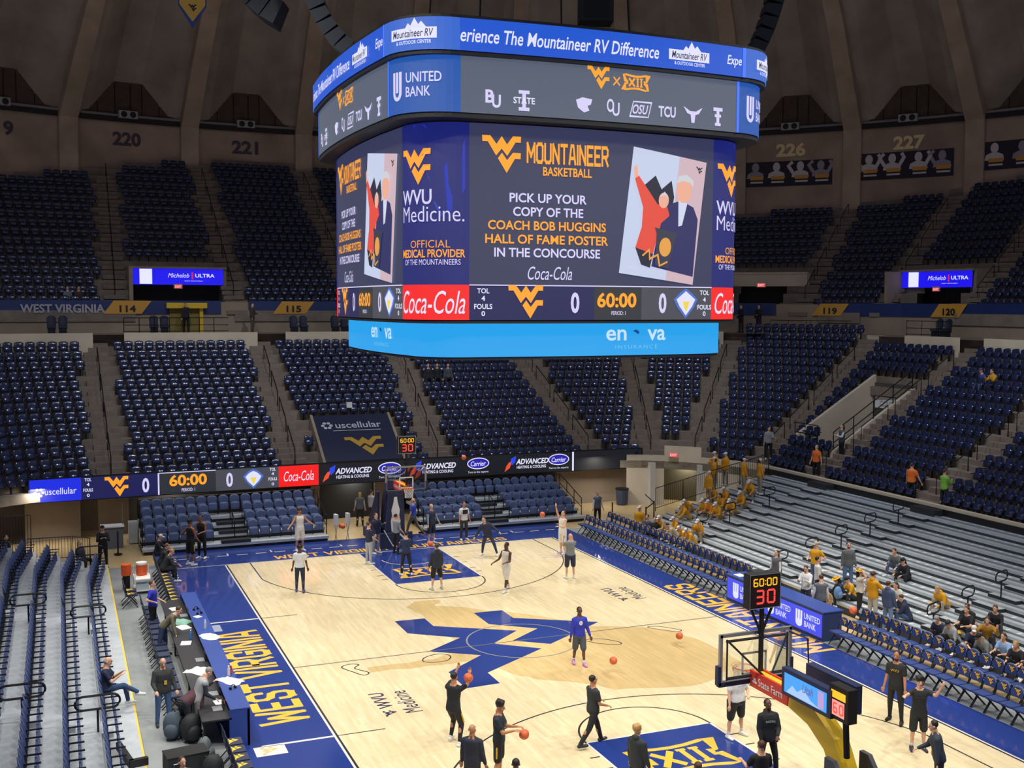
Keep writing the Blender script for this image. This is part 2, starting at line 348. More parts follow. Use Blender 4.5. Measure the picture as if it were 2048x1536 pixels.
state = [(-5.47,-0.8),(-4.59,-0.79),(-3.29,-0.79),(-2.17,0.02),(-2.03,1.42),(-2.2,3.06),(-2.2,4.2),(-2.42,5.2),(-1.87,5.86),(-0.93,5.72),(-1.37,5.0),(-0.39,4.47),(0.19,3.67),(1.31,2.82),(2.95,0.51),(4.51,-0.24),(5.26,-0.97),(5.52,-2.75),(5.62,-3.63),(5.43,-4.87),(5.04,-5.71),(3.86,-5.63),(2.85,-5.88),(1.55,-5.54),(0.66,-5.36),(0.41,-4.9),(-0.14,-4.36),(-0.88,-3.84),(-1.43,-3.24),(-1.75,-2.43),(-2.34,-1.38),(-3.33,-1.4),(-4.58,-1.3),(-5.51,-1.28)]
rs = random.Random(3); st2 = []
for (a, b), (c, d) in zip(state, state[1:]+state[:1]):
    for k in range(3): t = k/3; st2.append((a+(c-a)*t+(rs.uniform(-.07, .07) if k else 0), b+(d-b)*t+(rs.uniform(-.07, .07) if k else 0)))
paint(poly2d(st2), Z1, 'state_silhouette', M_STAIN)
LG = lambda u, v: (-v, u)                                   # logo space: reads along +y, top towards -x
def floor_art(vf, z, name, m, x, y, k=1.0): return put(vf, lambda u, v: (x-v*k, y+u*k, z), name, m, ct)
floor_art(poly2d(WV_W), Z2, 'court_logo', M_CNAVY, 0, 0); floor_art(poly2d(WV_V), Z2, 'court_logo', M_CNAVY, 0, 0)
# lines
for x in (-7.64, 7.64): prect(x-0.03, x+0.03, -14.37, 14.37, Z3, 'boundary_line', M_CWHITE)
for y in (-14.35, 14.35): prect(-7.67, 7.67, y-0.025, y+0.025, Z3, 'boundary_line', M_CWHITE)
prect(-9.6, -7.62, 14.33, 14.38, Z3, 'boundary_line', M_CWHITE)
for x in (-7.58, 7.58): prect(x-0.03, x+0.03, -14.3, 14.3, Z3, 'boundary_inner_line', M_CDARK)  # thin dark painted line just inside the white boundary
prect(-7.6, 7.6, -0.025, 0.025, Z3, 'half_court_line', mat('court_line_grey', '6b655c', 0.35, coat=0.3))
def arc(cx, cy, r, a0, a1, n=48): return [(cx+r*math.cos(R(a0+(a1-a0)*k/n)), cy+r*math.sin(R(a0+(a1-a0)*k/n))) for k in range(n+1)]
paint(stroke2d(arc(0, 0, 1.83, 0, 352.5), 0.05, True), Z4, 'centre_circle', mat('court_line_pale', '8f8a86', 0.35, coat=0.3))
XII = [[(-1.2,0.62),(-0.93,0.62),(-0.45,0.53),(0,0.5),(0.45,0.53),(0.93,0.62),(1.2,0.62),(1.02,0.1),(0.86,0.1),(0.86,-0.1),(1.02,-0.1),(1.2,-0.62),(0.93,-0.62),(0.45,-0.53),(0,-0.5),(-0.45,-0.53),(-0.93,-0.62),(-1.2,-0.62),(-1.02,-0.1),(-0.86,-0.1),(-0.86,0.1),(-1.02,0.1)]]
def xii2d(s=1.0, wd=0.12, parts=False):
    L = [stroke2d(XII[0], wd, True)]
    L += [stroke2d([(-0.68,0.34),(-0.12,-0.34)], 0.17), stroke2d([(-0.68,-0.34),(-0.12,0.34)], 0.17)]
    for x in (0.16, 0.52): L += [shift(rect2d(0.15, 0.6), x, 0), shift(rect2d(0.27, 0.1), x, 0.32), shift(rect2d(0.27, 0.1), x, -0.32)]
    if parts: return [(v*np.array([s, s*1.22]), f) for v, f in L]
    v, f = join2d(*L); return v*s, f
for sgn in (1, -1):
    yb = 14.325*sgn; yf = 8.535*sgn
    prect(-1.83, 1.83, min(yb, yf), max(yb, yf), Z1, 'lane_paint', M_CNAVY)
    for x in (-1.83, 1.83): prect(x-0.03, x+0.03, min(yb, yf), max(yb, yf), Z3, 'lane_line', M_CWHITE)
    prect(-1.86, 1.86, yf-0.03, yf+0.03, Z3, 'free_throw_line', M_CWHITE)
    a0 = 180 if sgn > 0 else 0
    paint(stroke2d(arc(0, yf, 1.83, a0, a0+180), 0.05), Z3, 'free_throw_arc', M_CDARK)
    hy = 12.725*sgn; th = math.degrees(math.acos(6.6/6.75))
    pts = [(6.6*sgn*-1, yb)]+arc(0, hy, 6.75, 180+th, 360-th, 64) if sgn > 0 else [(6.6, yb)]+arc(0, hy, 6.75, th, 180-th, 64)
    pts = pts+[(6.6, yb)] if sgn > 0 else pts+[(-6.6, yb)]
    paint(stroke2d(pts, 0.05), Z3, 'three_point_line', M_CDARK)
    paint(stroke2d(arc(0, hy, 1.22, 180, 360) if sgn > 0 else arc(0, hy, 1.22, 0, 180), 0.05), Z3, 'restricted_arc', M_CWHITE)
    for x in (-1.83, 1.83):
        for dy in (2.1, 3.15, 4.2, 4.9):
            s_ = 1 if x > 0 else -1; prect(min(x+s_*0.06, x+s_*0.32), max(x+s_*0.06, x+s_*0.32), yb-sgn*dy-0.025, yb-sgn*dy+0.025, Z3, 'lane_hash', M_CDARK)
    putl(xii2d(1.0, 0.13, True), lambda u, v, d, c=10.2*sgn: (u, c+v, Z3+d), 'lane_logo', M_CGOLD, ct)
    for x0, x1 in ((-9.5, -7.66),): prect(x0, x1, 5.73*sgn-0.05, 5.73*sgn+0.05, Z3, 'coaching_box_line', M_CWHITE)
    prect(-7.6, -6.3, 5.73*sgn-0.02, 5.73*sgn+0.02, Z3, 'coaching_box_line', M_CDARK)
prect(-9.6, -9.05, 4.65, 5.45, Z3, 'grey_patch', mat('grey_patch', '8f99ad', 0.5))
prect(-9.72, -8.95, -6.35, -5.75, Z3, 'white_decal', M_CWHITE); floor_art(wv2d(0.5), Z4, 'decal_logo', mat('decal_tan', 'd8b27a', 0.5), -9.33, -6.05)
# lettering on the aprons
def floor_text(s, length, height, x, y, m=M_CGOLD, z=Z2, bold=0.03, along='y', shear=0.0, name='lettering'):
    vf = textfit(s, length, height, bold, shear)
    if along == 'y': return floor_art(vf, z, name, m, x, y)
    return paint(vf, z, name, m, x, y)
putl(block2d('WEST VIRGINIA', 8.85, 1.45, parts=True), lambda u, v, d: (-8.64-v, 0.02+u, Z2+d), 'lettering', M_CGOLD, ct); putl(block2d('MOUNTAINEERS', 9.2, 1.26, parts=True), lambda u, v, d: (8.5-v, -0.1+u, Z2+d), 'lettering', M_CGOLD, ct)
putl(block2d('WEST VIRGINIA  MOUNTAINEERS', 10.9, 0.72, parts=True), lambda u, v, d: (u, 14.95+v, Z2+d), 'lettering', M_CGOLD, ct)
M_MED = mat('court_text_navy', '2b2a4d', 0.35, coat=0.3)
for (x, y) in ((-5.75, -4.0), (5.7, 4.0)):
    floor_text('WVU', 1.25, 0.42, x-0.1 if x > 0 else x-0.1, y+0.3, M_MED, along='y', bold=0.015)
    floor_text('Medicine', 1.75, 0.5, x+0.52, y, M_MED, along='y', bold=0.0)
    floor_art(wv2d(0.42), Z2, 'floor_emblem', M_MED, x-0.1, y-0.72)
for pts in ([(-6.2,-0.5),(-5.9,-0.3),(-5.65,-0.45),(-5.85,-0.75),(-5.55,-1.25),(-5.75,-1.45),(-6.0,-1.0)], [(-3.55,-0.55),(-3.05,-0.35),(-2.75,-0.65),(-2.95,-1.05),(-3.4,-1.1),(-3.7,-0.9)], [(1.95,-0.75),(2.5,-0.85),(2.9,-1.35),(2.8,-1.6),(2.3,-1.35),(2.05,-1.05)], [(4.6,-0.25),(5.0,-0.3),(5.5,-0.95),(5.25,-1.05),(4.95,-0.75)]):
    paint(stroke2d(smooth_loop(pts), 0.04, True), Z3, 'track_outline', M_CDARK)
# dashes on the far apron
for k in range(24):
    x = -9.4+k*0.83
    prect(x, x+0.48, 16.02, 16.1, Z3, 'apron_dash', M_CWHITE)
for x in (-7.3, -5.4, -2.2, 2.3, 4.5, 6.3): prect(x, x+0.07, 16.1, 16.5, Z3, 'apron_tick', M_CWHITE)

# ------------------------------------------------------------------ seating tiers
def fine_curve(o, step=0.8, **k):
    return walk(o, step, **k)
PORTALS = [((-9.85, 37.05), (-4.45, 37.05), 'ultra'), ((34.35, 21.2), (35.25, 16.4), 'ultra'), ((28.2, 30.7), (31.7, 27.2), 'cream')]
def in_portal(x, y, m=0.0):
    if off_of(x, y) > 17.0: return False
    for (ax, ay), (bx, by), _ in PORTALS:
        L = math.hypot(bx-ax, by-ay); t = ((x-ax)*(bx-ax)+(y-ay)*(by-ay))/L; dd = abs((x-ax)*(by-ay)-(y-ay)*(bx-ax))/L
        if -m < t < L+m and dd < 4: return True
    return False
def in_tunnel(x, y, m=0.0): return 12.5-m < y < 15.3+m and 2.7 < x-SA < 7.2+m
def base_pts(step=0.8):
    """stations on the front curve: point, normal"""
    C_ = curve(); out = []
    for (p, n), (q, nn) in zip(C_[:-1], C_[1:]):
        L = math.hypot(q[0]-p[0], q[1]-p[1]); k_ = max(1, int(L/step))
        for k in range(k_): t = k/k_; out.append(((p[0]+(q[0]-p[0])*t, p[1]+(q[1]-p[1])*t), (n[0]+(nn[0]-n[0])*t, n[1]+(nn[1]-n[1])*t)))
    out.append(C_[-1]); return out
BP = base_pts()
def P3(st, o, z): (p, n) = st; return (p[0]+n[0]*o, p[1]+n[1]*o, z)
def sec119(st, o=10): (p, n) = st; a = math.degrees(math.atan2(p[0]+n[0]*o, p[1]+n[1]*o)); return 44.2 < a < 57.6
def tier(name, rows, z_of, o_first, tr, skip, label, front_z=None):
    mb = MB()
    for i in range(rows):
        oa, ob = o_first-0.42+i*tr, o_first-0.42+(i+1)*tr; z = z_of(i); zp = z_of(i-1) if i else (front_z if front_z is not None else z-0.5)
        for a, b in zip(BP[:-1], BP[1:]):
            mx_ = [(P3(a, oa, 0)[k]+P3(b, ob, 0)[k])/2 for k in (0, 1)]
            if not in_view(mx_[0], mx_[1], 4) or skip(mx_[0], mx_[1]): continue
            mb.quad(P3(a, oa, z), P3(b, oa, z), P3(b, ob, z), P3(a, ob, z)); mb.quad(P3(a, oa, zp), P3(b, oa, zp), P3(b, oa, z), P3(a, oa, z))
    return tag(mb.build(name, M_CONC), label, kind='structure')
low = tier('lower_seating_floor', 15, lz, LO0, TR, lambda x, y: in_tunnel(x, y) or (off_of(x, y) > 10.15 and not 44.2 < math.degrees(math.atan2(x, y)) < 57.6), 'stepped concrete floor of the lower bowl', 2.0)
upp = tier('upper_seating_floor', 19, uz, UO0, UTR, lambda x, y: in_portal(x, y) or math.hypot(x, y) > 50.5, 'stepped concrete floor of the upper bowl', 10.0)
# aisle stairs: half steps of paler concrete
def stairs(A, rows, z_of, o_first, tr, parent, wdt=1.3, rmax=49.0):
    for (ax, ay), (bx, by) in A:
        if not (in_view(ax, ay, 3) or in_view(bx, by, 3)): continue
        oa, ob = off_of(ax, ay), off_of(bx, by); mb = MB()
        for i in range(rows):
            for half in (0, 1):
                o = o_first-0.42+(i+0.5*half)*tr+0.2; t = (o-oa)/(ob-oa); x, y = ax+(bx-ax)*t, ay+(by-ay)*t
                if math.hypot(x, y) > rmax: continue
                z = z_of(i)+(0.5*(z_of(1)-z_of(0)) if half else 0)+0.006
                mb.box((x, y, z-0.12), (wdt, tr*0.5+0.02, 0.24), math.atan2(by-ay, bx-ax)-math.pi/2)
        mb.build('aisle_steps', M_AISLE, parent)
stairs(AISLE_L, 14, lz, LO0, TR, low); stairs(AISLE_U, 18, uz, UO0, UTR, upp, 1.25, 48.6)
# handrails down the aisles
def aisle_rail(A, z_of, o_first, tr, o0, o1, label, rm=49.0):
    (ax, ay), (bx, by) = A; oa, ob = off_of(ax, ay), off_of(bx, by); mb = MB()
    def at(o, h):
        t = (o-oa)/(ob-oa); return (ax+(bx-ax)*t, ay+(by-ay)*t, z_of((o-o_first)/tr)+h)
    n = max(2, int((o1-o0)/1.9))
    for s in range(n):
        a, b = o0+(o1-o0)*s/n, o0+(o1-o0)*(s+0.78)/n
        mb.tube([at(a, 0.05), at(a, 0.92), at(b, 0.92), at(b, 0.05)], 0.028, 5)
    return tag(mb.build('aisle_handrail', M_RAIL), label, 'handrail', 'handrails on the stair aisles')
near = ['by the WEST VIRGINIA sign', 'beside section 114 under its LED sign', 'between the black seating tarp and the scoreboard', 'under the cyan scoreboard band', 'above the corner exit doorway', 'beside the concourse gap near section 119', 'between section 119 and the stair tunnel', 'beside the two seated spectators', 'above the lime shirt steward', '', '']
for k, A_ in enumerate(AISLE_L[:9]): aisle_rail(A_, lz, LO0, TR, 1.0, 9.6, 'black steel aisle handrail of the lower bowl '+near[k])
nu = ['left of the blue LED beer sign', 'right of the blue LED beer sign', 'behind the upper rim of the scoreboard', '', '', 'leading up to the folded-arms banner', 'leading up to the raised-arms banner', 'beyond the blue beer sign by section 120']
for k in (0, 1, 2, 5, 6, 7): aisle_rail(AISLE_U[k], uz, UO0, UTR, 14.5, 23.0 if k > 4 else 26.0, 'thin dark aisle handrail '+nu[k])
# tunnel in the right lower bowl
tn = MB(); x0, x1, ya, yb = SA+2.6, SA+7.2, 12.5, 15.3
tn.box(((x0+x1)/2, (ya+yb)/2, 3.55), (x1-x0, yb-ya, 0.1), mi=1)
tn.box((x1+0.1, (ya+yb)/2, 5.2), (0.2, yb-ya+0.4, 3.4), mi=2)
for y, h in ((yb+0.1, 0.75), (ya-0.1, 0.25)):
    zs = lambda x: LZ0+LSL*(x-SA-LO0)+h
    tn.add([(x0-0.5, y-0.12, 3.0), (x1+0.1, y-0.12, 3.0), (x1+0.1, y-0.12, zs(x1)), (x0-0.5, y-0.12, zs(x0-0.5)), (x0-0.5, y+0.12, 3.0), (x1+0.1, y+0.12, 3.0), (x1+0.1, y+0.12, zs(x1)), (x0-0.5, y+0.12, zs(x0-0.5))], [(0,1,2,3),(7,6,5,4),(3,2,6,7),(0,3,7,4),(1,5,6,2)], 0)
tag(tn.build('wall_tunnel', [M_CREAM, M_AISLE, M_DARKW]), 'cream parapet walls of the stair tunnel in the lower bowl', kind='structure')
sg = empty('tunnel_sign', (x1-0.03, 13.9, 5.85), 0, 'white banner sign over the stair tunnel in the lower bowl', 'sign')
MB().box((0, 0, 0), (0.05, 2.5, 0.62)).build('sign_board', M_WHITE, sg)
put(textfit('COLISEUM', 1.7, 0.3, 0.0), lambda u, v: (-0.04, -u, v-0.05), 'lettering', mat('grey_ink', '8b8f97', 0.6), sg)
rl = MB()
for y, h in ((ya-0.1, 1.15),):
    zs = lambda x, k: LZ0+LSL*(x-SA-LO0)+0.25+k
    for k in (0.35, 0.9): rl.tube([(x0-0.4, y, zs(x0-0.4, k)), (x1, y, zs(x1, k))], 0.03, 5)
    for t in (0, .25, .5, .75, 1): x = x0-0.4+(x1-x0+0.4)*t; rl.tube([(x, y, zs(x, -0.1)), (x, y, zs(x, 0.9))], 0.028, 5)
rl.tube([(x0-0.6, yb, 3.4), (x0-0.6, yb, 4.9), (x0-0.6, ya+0.9, 4.9), (x0-0.6, ya+0.9, 3.6)], 0.03, 5); rl.tube([(x0-0.6, yb, 4.4), (x0-0.6, ya+0.9, 4.4)], 0.03, 5)
tag(rl.build('tunnel_handrail', M_RAIL), 'black double handrail sloping along the stair tunnel', 'handrail')
# concourse: cream fascia, walkway, back wall, navy fascia
mb = MB(); cf = MB(); bw = MB(); nv = MB()
for a, b in zip(BP[:-1], BP[1:]):
    m_ = P3(a, 12, 0)
    if not in_view(m_[0], m_[1], 5): continue
    s119 = sec119(a)
    o0 = 12.15 if s119 else 10.14
    mb.quad(P3(a, o0, 9.32), P3(b, o0, 9.32), P3(b, 13.7, 9.32), P3(a, 13.7, 9.32))
    if not s119:
        if aisle_d(P3(a, 10.2, 0)[0], P3(a, 10.2, 0)[1], AISLE_L) > 0.9:
            cf.quad(P3(a, 10.12, 7.9), P3(b, 10.12, 7.9), P3(b, 10.12, 9.42), P3(a, 10.12, 9.42)); cf.quad(P3(a, 10.12, 9.42), P3(b, 10.12, 9.42), P3(b, 10.3, 9.42), P3(a, 10.3, 9.42))
    if not s119: mb.quad(P3(a, 11.0, 7.6), P3(b, 11.0, 7.6), P3(b, 11.0, 9.32), P3(a, 11.0, 9.32))
    else: cf.quad(P3(a, 12.15, 8.2), P3(b, 12.15, 8.2), P3(b, 12.15, 9.32), P3(a, 12.15, 9.32))
    bw.quad(P3(a, 13.3, 9.3), P3(b, 13.3, 9.3), P3(b, 13.3, 11.16), P3(a, 13.3, 11.16)); bw.quad(P3(a, 13.3, 11.16), P3(b, 13.3, 11.16), P3(b, 13.7, 11.16), P3(a, 13.7, 11.16))
    x, y = P3(a, 13.2, 0)[:2]
    gap = (-2.2 < y-34.9 and -5.3 < x < -3.3) or math.hypot(x-29.1, y-26.5) < 1.5
    if not gap:
        nv.quad(P3(a, 13.22, 10.44), P3(b, 13.22, 10.44), P3(b, 13.22, 11.22), P3(a, 13.22, 11.22)); nv.quad(P3(a, 13.22, 11.22), P3(b, 13.22, 11.22), P3(b, 13.36, 11.22), P3(a, 13.36, 11.22))
cc = tag(mb.build('concourse_floor', M_AISLE), 'concourse walkway between the two bowls', kind='structure')
tag(cf.build('wall_fascia', M_CREAM), 'cream concrete fascia behind the lower bowl', kind='structure')
wb = tag(bw.build('wall_concourse', M_TAUPE), 'concrete concourse wall under the upper bowl', kind='structure')
nv.build('navy_fascia', mat('fascia_navy', '1f3570', 0.5), wb)
def on_curve(x, y, o):
    """nearest station frame on offset curve: returns point, normal"""
    best = min(((P3(s, o, 0)[0]-x)**2+(P3(s, o, 0)[1]-y)**2, k) for k, s in enumerate(BP))[1]
    st = BP[best]; return st
FCURVE = walk(13.14, 0.05)
def fascia_sign(x, y, txt, wdt, col, tcol, slant=True, nm='section_sign', label='', z=10.83, h=0.76, th=0.4, tw=None):
    i0 = min(range(len(FCURVE)), key=lambda k: (FCURVE[k][0]-x)**2+(FCURVE[k][1]-y)**2); b = FCURVE[i0]
    e = empty(nm, (b[0], b[1], z), 0, label, 'sign')
    def fn(u, v, d=0.0):
        f = min(len(FCURVE)-2, max(0, i0+u/0.05)); k = int(f); t = f-k; p, q_ = FCURVE[k], FCURVE[k+1]
        return (p[0]+(q_[0]-p[0])*t-p[2]*d-b[0], p[1]+(q_[1]-p[1])*t-p[3]*d-b[1], v)
    s = 0.28 if slant else 0
    if col:
        n_ = 8; V = np.array([(-wdt/2+wdt*k/n_+sg*s, sg*h/2) for sg in (-1, 1) for k in range(n_+1)]); put((V, [(k, k+1, n_+2+k, n_+1+k) for k in range(n_)]), lambda u, v: fn(u, v, 0.0), 'sign_panel', col, e)
    put(textfit(txt, tw or th*0.75*len(txt), th, 0.03), lambda u, v: fn(u, v-0.08, 0.03), 'lettering', tcol, e)
    return e
M_SGOLD = mat('sign_gold', 'd9a13c', 0.5); M_SNAVY = mat('sign_navy_ink', '14162e', 0.5); M_SGREY = mat('sign_grey_ink', 'b3b0bd', 0.5)
fascia_sign(-10.2, 35.0, '114', 2.1, M_SGOLD, M_SNAVY, label='gold slanted section sign 114 beside the grey WEST VIRGINIA lettering')
fascia_sign(-0.55, 35.0, '115', 2.0, M_SGOLD, M_SNAVY, label='gold slanted section sign 115 left of the cyan scoreboard band')
fascia_sign(30.9, 23.6, '119', 1.9, M_SGOLD, M_SNAVY, label='gold section sign 119 with a notched top edge')
fascia_sign(33.2, 16.0, '120', 2.0, M_SGOLD, M_SNAVY, label='gold slanted section sign 120 below the blue LED beer sign')
fascia_sign(-13.7, 35.0, 'WEST VIRGINIA', 1, None, M_SGREY, tw=4.5, th=0.5, nm='fascia_lettering', label='grey WEST VIRGINIA lettering on the navy concourse fascia')
# ring wall
RW = 49.5; RIB0, DR = 3.64, 9.475
ribs = [RIB0+DR*k for k in range(-4, 8)]
mb = MB(); 
ring = [RIB0-4*DR+DR*7.7*k/90+0 for k in range(0, 0)]
n = 140; A0, A1 = -42.0, 82.0
for k in range(n):
    a, b = R(A0+(A1-A0)*k/n), R(A0+(A1-A0)*(k+1)/n); pa, pb = (RW*math.sin(a), RW*math.cos(a)), (RW*math.sin(b), RW*math.cos(b))
    mb.quad(pa+(9.0,), pb+(9.0,), pb+(23.75,), pa+(23.75,))
ow = tag(mb.build('wall_outer', M_WALL), 'round concrete wall under the dome', kind='structure')
def pol(phi, r, z): return (r*math.sin(R(phi)), r*math.cos(R(phi)), z)
PROF = [(49.6,23.8),(46.4,27.0),(43.0,30.2),(38.5,33.4),(33,36.2),(26,38.6),(18,40.4),(9,41.4),(0.6,41.7)]
ceil = empty('ceiling', (0,0,0), kind='structure', label='folded concrete dome with ribs')
for k, ph in enumerate(ribs):
    hw = 0.62; mb = MB(); pts = []
    for (r, z) in [(49.2, 14.0), (49.2, 22.6)]+[(r-0.55, z-0.35) for r, z in PROF]:
        dw = math.degrees(hw*max(0.25, r/50)/max(r, 1)); dz = 0.0
        pts.append([pol(ph-dw, r, z), pol(ph+dw, r, z), pol(ph+dw, r+0.9, z+0.9), pol(ph-dw, r+0.9, z+0.9)])
    V = [q for p in pts for q in p]; F = []
    for i in range(len(pts)-1):
        for j in range(4): F.append((i*4+j, i*4+(j+1) % 4, (i+1)*4+(j+1) % 4, (i+1)*4+j))
    mb.add(V, F); mb.build('dome_rib', M_SHELL2, ceil)
    # folded vault bay to the right of this rib
    mb = MB(); mid = ph+DR/2; rows = []
    for i, (r, z) in enumerate(PROF):
        h = 2.35*(r/49.6)**1.2
        rows.append([pol(ph, r, z), pol(mid-3.1, r, z+0.12*h), pol(mid-1.1, r, z+h), pol(mid+1.1, r, z+h), pol(mid+3.1, r, z+0.12*h), pol(ph+DR, r, z)])
    V = [q for p in rows for q in p]; F = []
    for i in range(len(rows)-1):
        for j in range(5): F.append((i*6+j, i*6+j+1, (i+1)*6+j+1, (i+1)*6+j))
    mb.add(V, F); mb.build('vault_bay', M_SHELL, ceil)
    # plank infill under the bay, each plank a piece of its own
    nm_ = {0:'',}
    edges = [-3.7, -2.4, -1.05, 0.15, 1.05, 2.4, 3.7]
    def top(d): d = abs(d); return 26.15 if d <= 1.1 else (23.85+2.3*max(0, 1-(d-1.1)/2.6))
    for a, b in zip(edges[:-1], edges[1:]):
        MB().add([pol(mid+a+0.03, RW+0.02, 23.7), pol(mid+b-0.03, RW+0.02, 23.7), pol(mid+b-0.03, RW+0.02, top(b)+0.1), pol(mid+a+0.03, RW+0.02, top(a)+0.1),
                  pol(mid+a+0.03, RW+0.12, 23.7), pol(mid+b-0.03, RW+0.12, 23.7), pol(mid+b-0.03, RW+0.12, top(b)+0.1), pol(mid+a+0.03, RW+0.12, top(a)+0.1)], [(0,1,2,3),(7,6,5,4),(0,4,5,1),(1,5,6,2),(2,6,7,3),(3,7,4,0)]).build('plank', M_PLANK, ow)
    # pipe rail and dark band
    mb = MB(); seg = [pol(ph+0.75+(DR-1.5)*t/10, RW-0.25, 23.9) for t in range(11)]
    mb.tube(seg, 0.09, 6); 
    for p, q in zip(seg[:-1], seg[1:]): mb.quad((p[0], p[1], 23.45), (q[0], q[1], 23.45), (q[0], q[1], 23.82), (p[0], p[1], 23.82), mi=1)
    mb.build('rim_rail', [mat('rail_pale', '8f8b88', 0.5), mat('rail_dark_band', '2c2629', 0.8)], ow)
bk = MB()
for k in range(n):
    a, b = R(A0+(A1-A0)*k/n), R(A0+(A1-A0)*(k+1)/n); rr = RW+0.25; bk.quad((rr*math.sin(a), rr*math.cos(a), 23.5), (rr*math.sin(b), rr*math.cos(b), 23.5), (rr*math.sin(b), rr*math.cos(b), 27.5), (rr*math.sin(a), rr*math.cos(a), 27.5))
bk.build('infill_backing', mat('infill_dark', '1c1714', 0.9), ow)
BAYS = {219: -20.4+0.03, 220: -10.77, 221: -1.25, 226: 45.95, 227: 55.42}
for num, mid in BAYS.items():
    e = empty('twin_floodlight', pol(mid, RW-0.45, 23.95), -R(mid), 'white twin speaker box on the rim rail '+{219: 'cut by the picture edge', 220: 'nearest the gold pennant', 221: 'below the hanging grey line array', 226: 'above the folded-arms banner', 227: 'above the raised-arms banner'}[num], 'speaker box')
    MB().box((0, 0, 0), (1.25, 0.35, 0.5)).build('box_body', mat('box_white', 'a9a5a2', 0.6), e)
    for s in (-0.3, 0.3):
        put(shift(disc2d(0.21, 0.21), s, 0), lambda u, v: (u, -0.19, v), 'cone_opening', M_BLACK, e)
    gold = num > 223
    put(textfit(str(num), 2.1 if gold else 1.9, 0.95, 0.04), lambda u, v, m_=mid: pol(m_+math.degrees(u/RW), RW-0.04, 22.35+v), 'wall_number', mat('number_gold', 'ffe3a8', 0.5) if gold else mat('number_dark', '4a4150', 0.6), ow)
# portrait banners under the right bays
M_BAN = mat('banner_dark', '2b2433', 0.7); M_SIL = mat('banner_figure', 'd8d0d0', 0.7); M_SIL2 = mat('banner_figure_dim', 'a39aa6', 0.7); M_BG = mat('banner_gold', 'e0a040', 0.7)
def banner(phi0, phi1, z0, z1, figs, label):
    md = (phi0+phi1)/2; e = empty('portrait_banner', (0,0,0), 0, label, 'banner')
    fn = lambda u, v, d=0: pol(md+math.degrees(u/RW), RW-0.05-d, v)
    W_ = R(phi1-phi0)*RW
    nseg = 8; mbv = np.array([(-W_/2+W_*k/nseg, z) for z in (z0, z1) for k in range(nseg+1)]); mf = [(k, k+1, nseg+2+k, nseg+1+k) for k in range(nseg)]
    put((mbv, mf), lambda u, v: fn(u, v), 'banner_cloth', M_BAN, e)
    zc = (z0+z1)/2; hh = z1-z0
    for i, (u, pose, mm) in enumerate(figs):
        u = u*W_; m_ = M_SIL if mm else M_SIL2
        sh = [shift(disc2d(0.26, 0.34, 14), u, zc+0.5), poly2d([(u-0.62, z0+0.62), (u+0.62, z0+0.62), (u+0.55, zc+0.05), (u+0.22, zc+0.2), (u-0.22, zc+0.2), (u-0.55, zc+0.05)])]
        if pose in (1, 3): sh.append(stroke2d([(u-0.5, zc), (u-0.85, zc+0.55), (u-0.55, z1-0.08)], 0.24))
        if pose in (1, 2): sh.append(stroke2d([(u+0.5, zc), (u+0.8, zc+0.55), (u+0.62, z1-0.08)], 0.24))
        put(join2d(*sh), lambda a, b: fn(a, b, 0.015), 'figure_print', m_, e)
        put(shift(rect2d(0.95, 0.26), u+0.1, z0+0.62), lambda a, b: fn(a, b, 0.03), 'name_strip', M_BG, e)
        put(shift(rect2d(0.9, 0.13), u+0.1, z0+0.32), lambda a, b: fn(a, b, 0.03), 'title_strip', M_SIL, e)
banner(42.1, 49.4, 19.75, 21.55, [(-0.37, 0, 0), (-0.13, 0, 1), (0.14, 3, 1), (0.37, 1, 0)], 'dark banner of four portraits, one with folded arms, beside the scoreboard')
banner(51.6, 58.9, 19.9, 21.75, [(-0.4, 1, 1), (-0.15, 1, 1), (0.13, 2, 1), (0.38, 3, 0)], 'dark banner of four players raising their arms')
banner(61.0, 67.5, 20.1, 21.95, [(-0.36, 0, 1), (-0.05, 0, 0)], 'dark banner with a capped figure at the edge of the picture')
# hanging pennant
pe = empty('pennant', (-8.0, 19.7, 24.85), R(-5), 'gold and blue pennant reading 2018 hung beneath the dome', 'pennant')
MB().prism([(-0.62, 1.9), (0.62, 1.9), (0.62, -0.35), (0, -1.35), (-0.62, -0.35)], -0.012, 0.012).xf(Matrix.Rotation(R(90), 4, 'X')).build('blue_backing', mat('pennant_blue', '3a4d94', 0.7), pe)
MB().prism([(-0.56, 1.9), (0.56, 1.9), (0.56, -0.3), (0, -1.05), (-0.56, -0.3)], -0.02, 0.02).xf(Matrix.Rotation(R(90), 4, 'X')).build('gold_face', mat('pennant_gold', 'd6b04e', 0.7), pe)
put(textfit('2018', 0.9, 0.3, 0.02), lambda u, v: (u, -0.03, v+0.32), 'lettering', M_SNAVY, pe); put(wv2d(0.36), lambda u, v: (u, -0.03, v-0.45), 'emblem', M_SNAVY, pe)
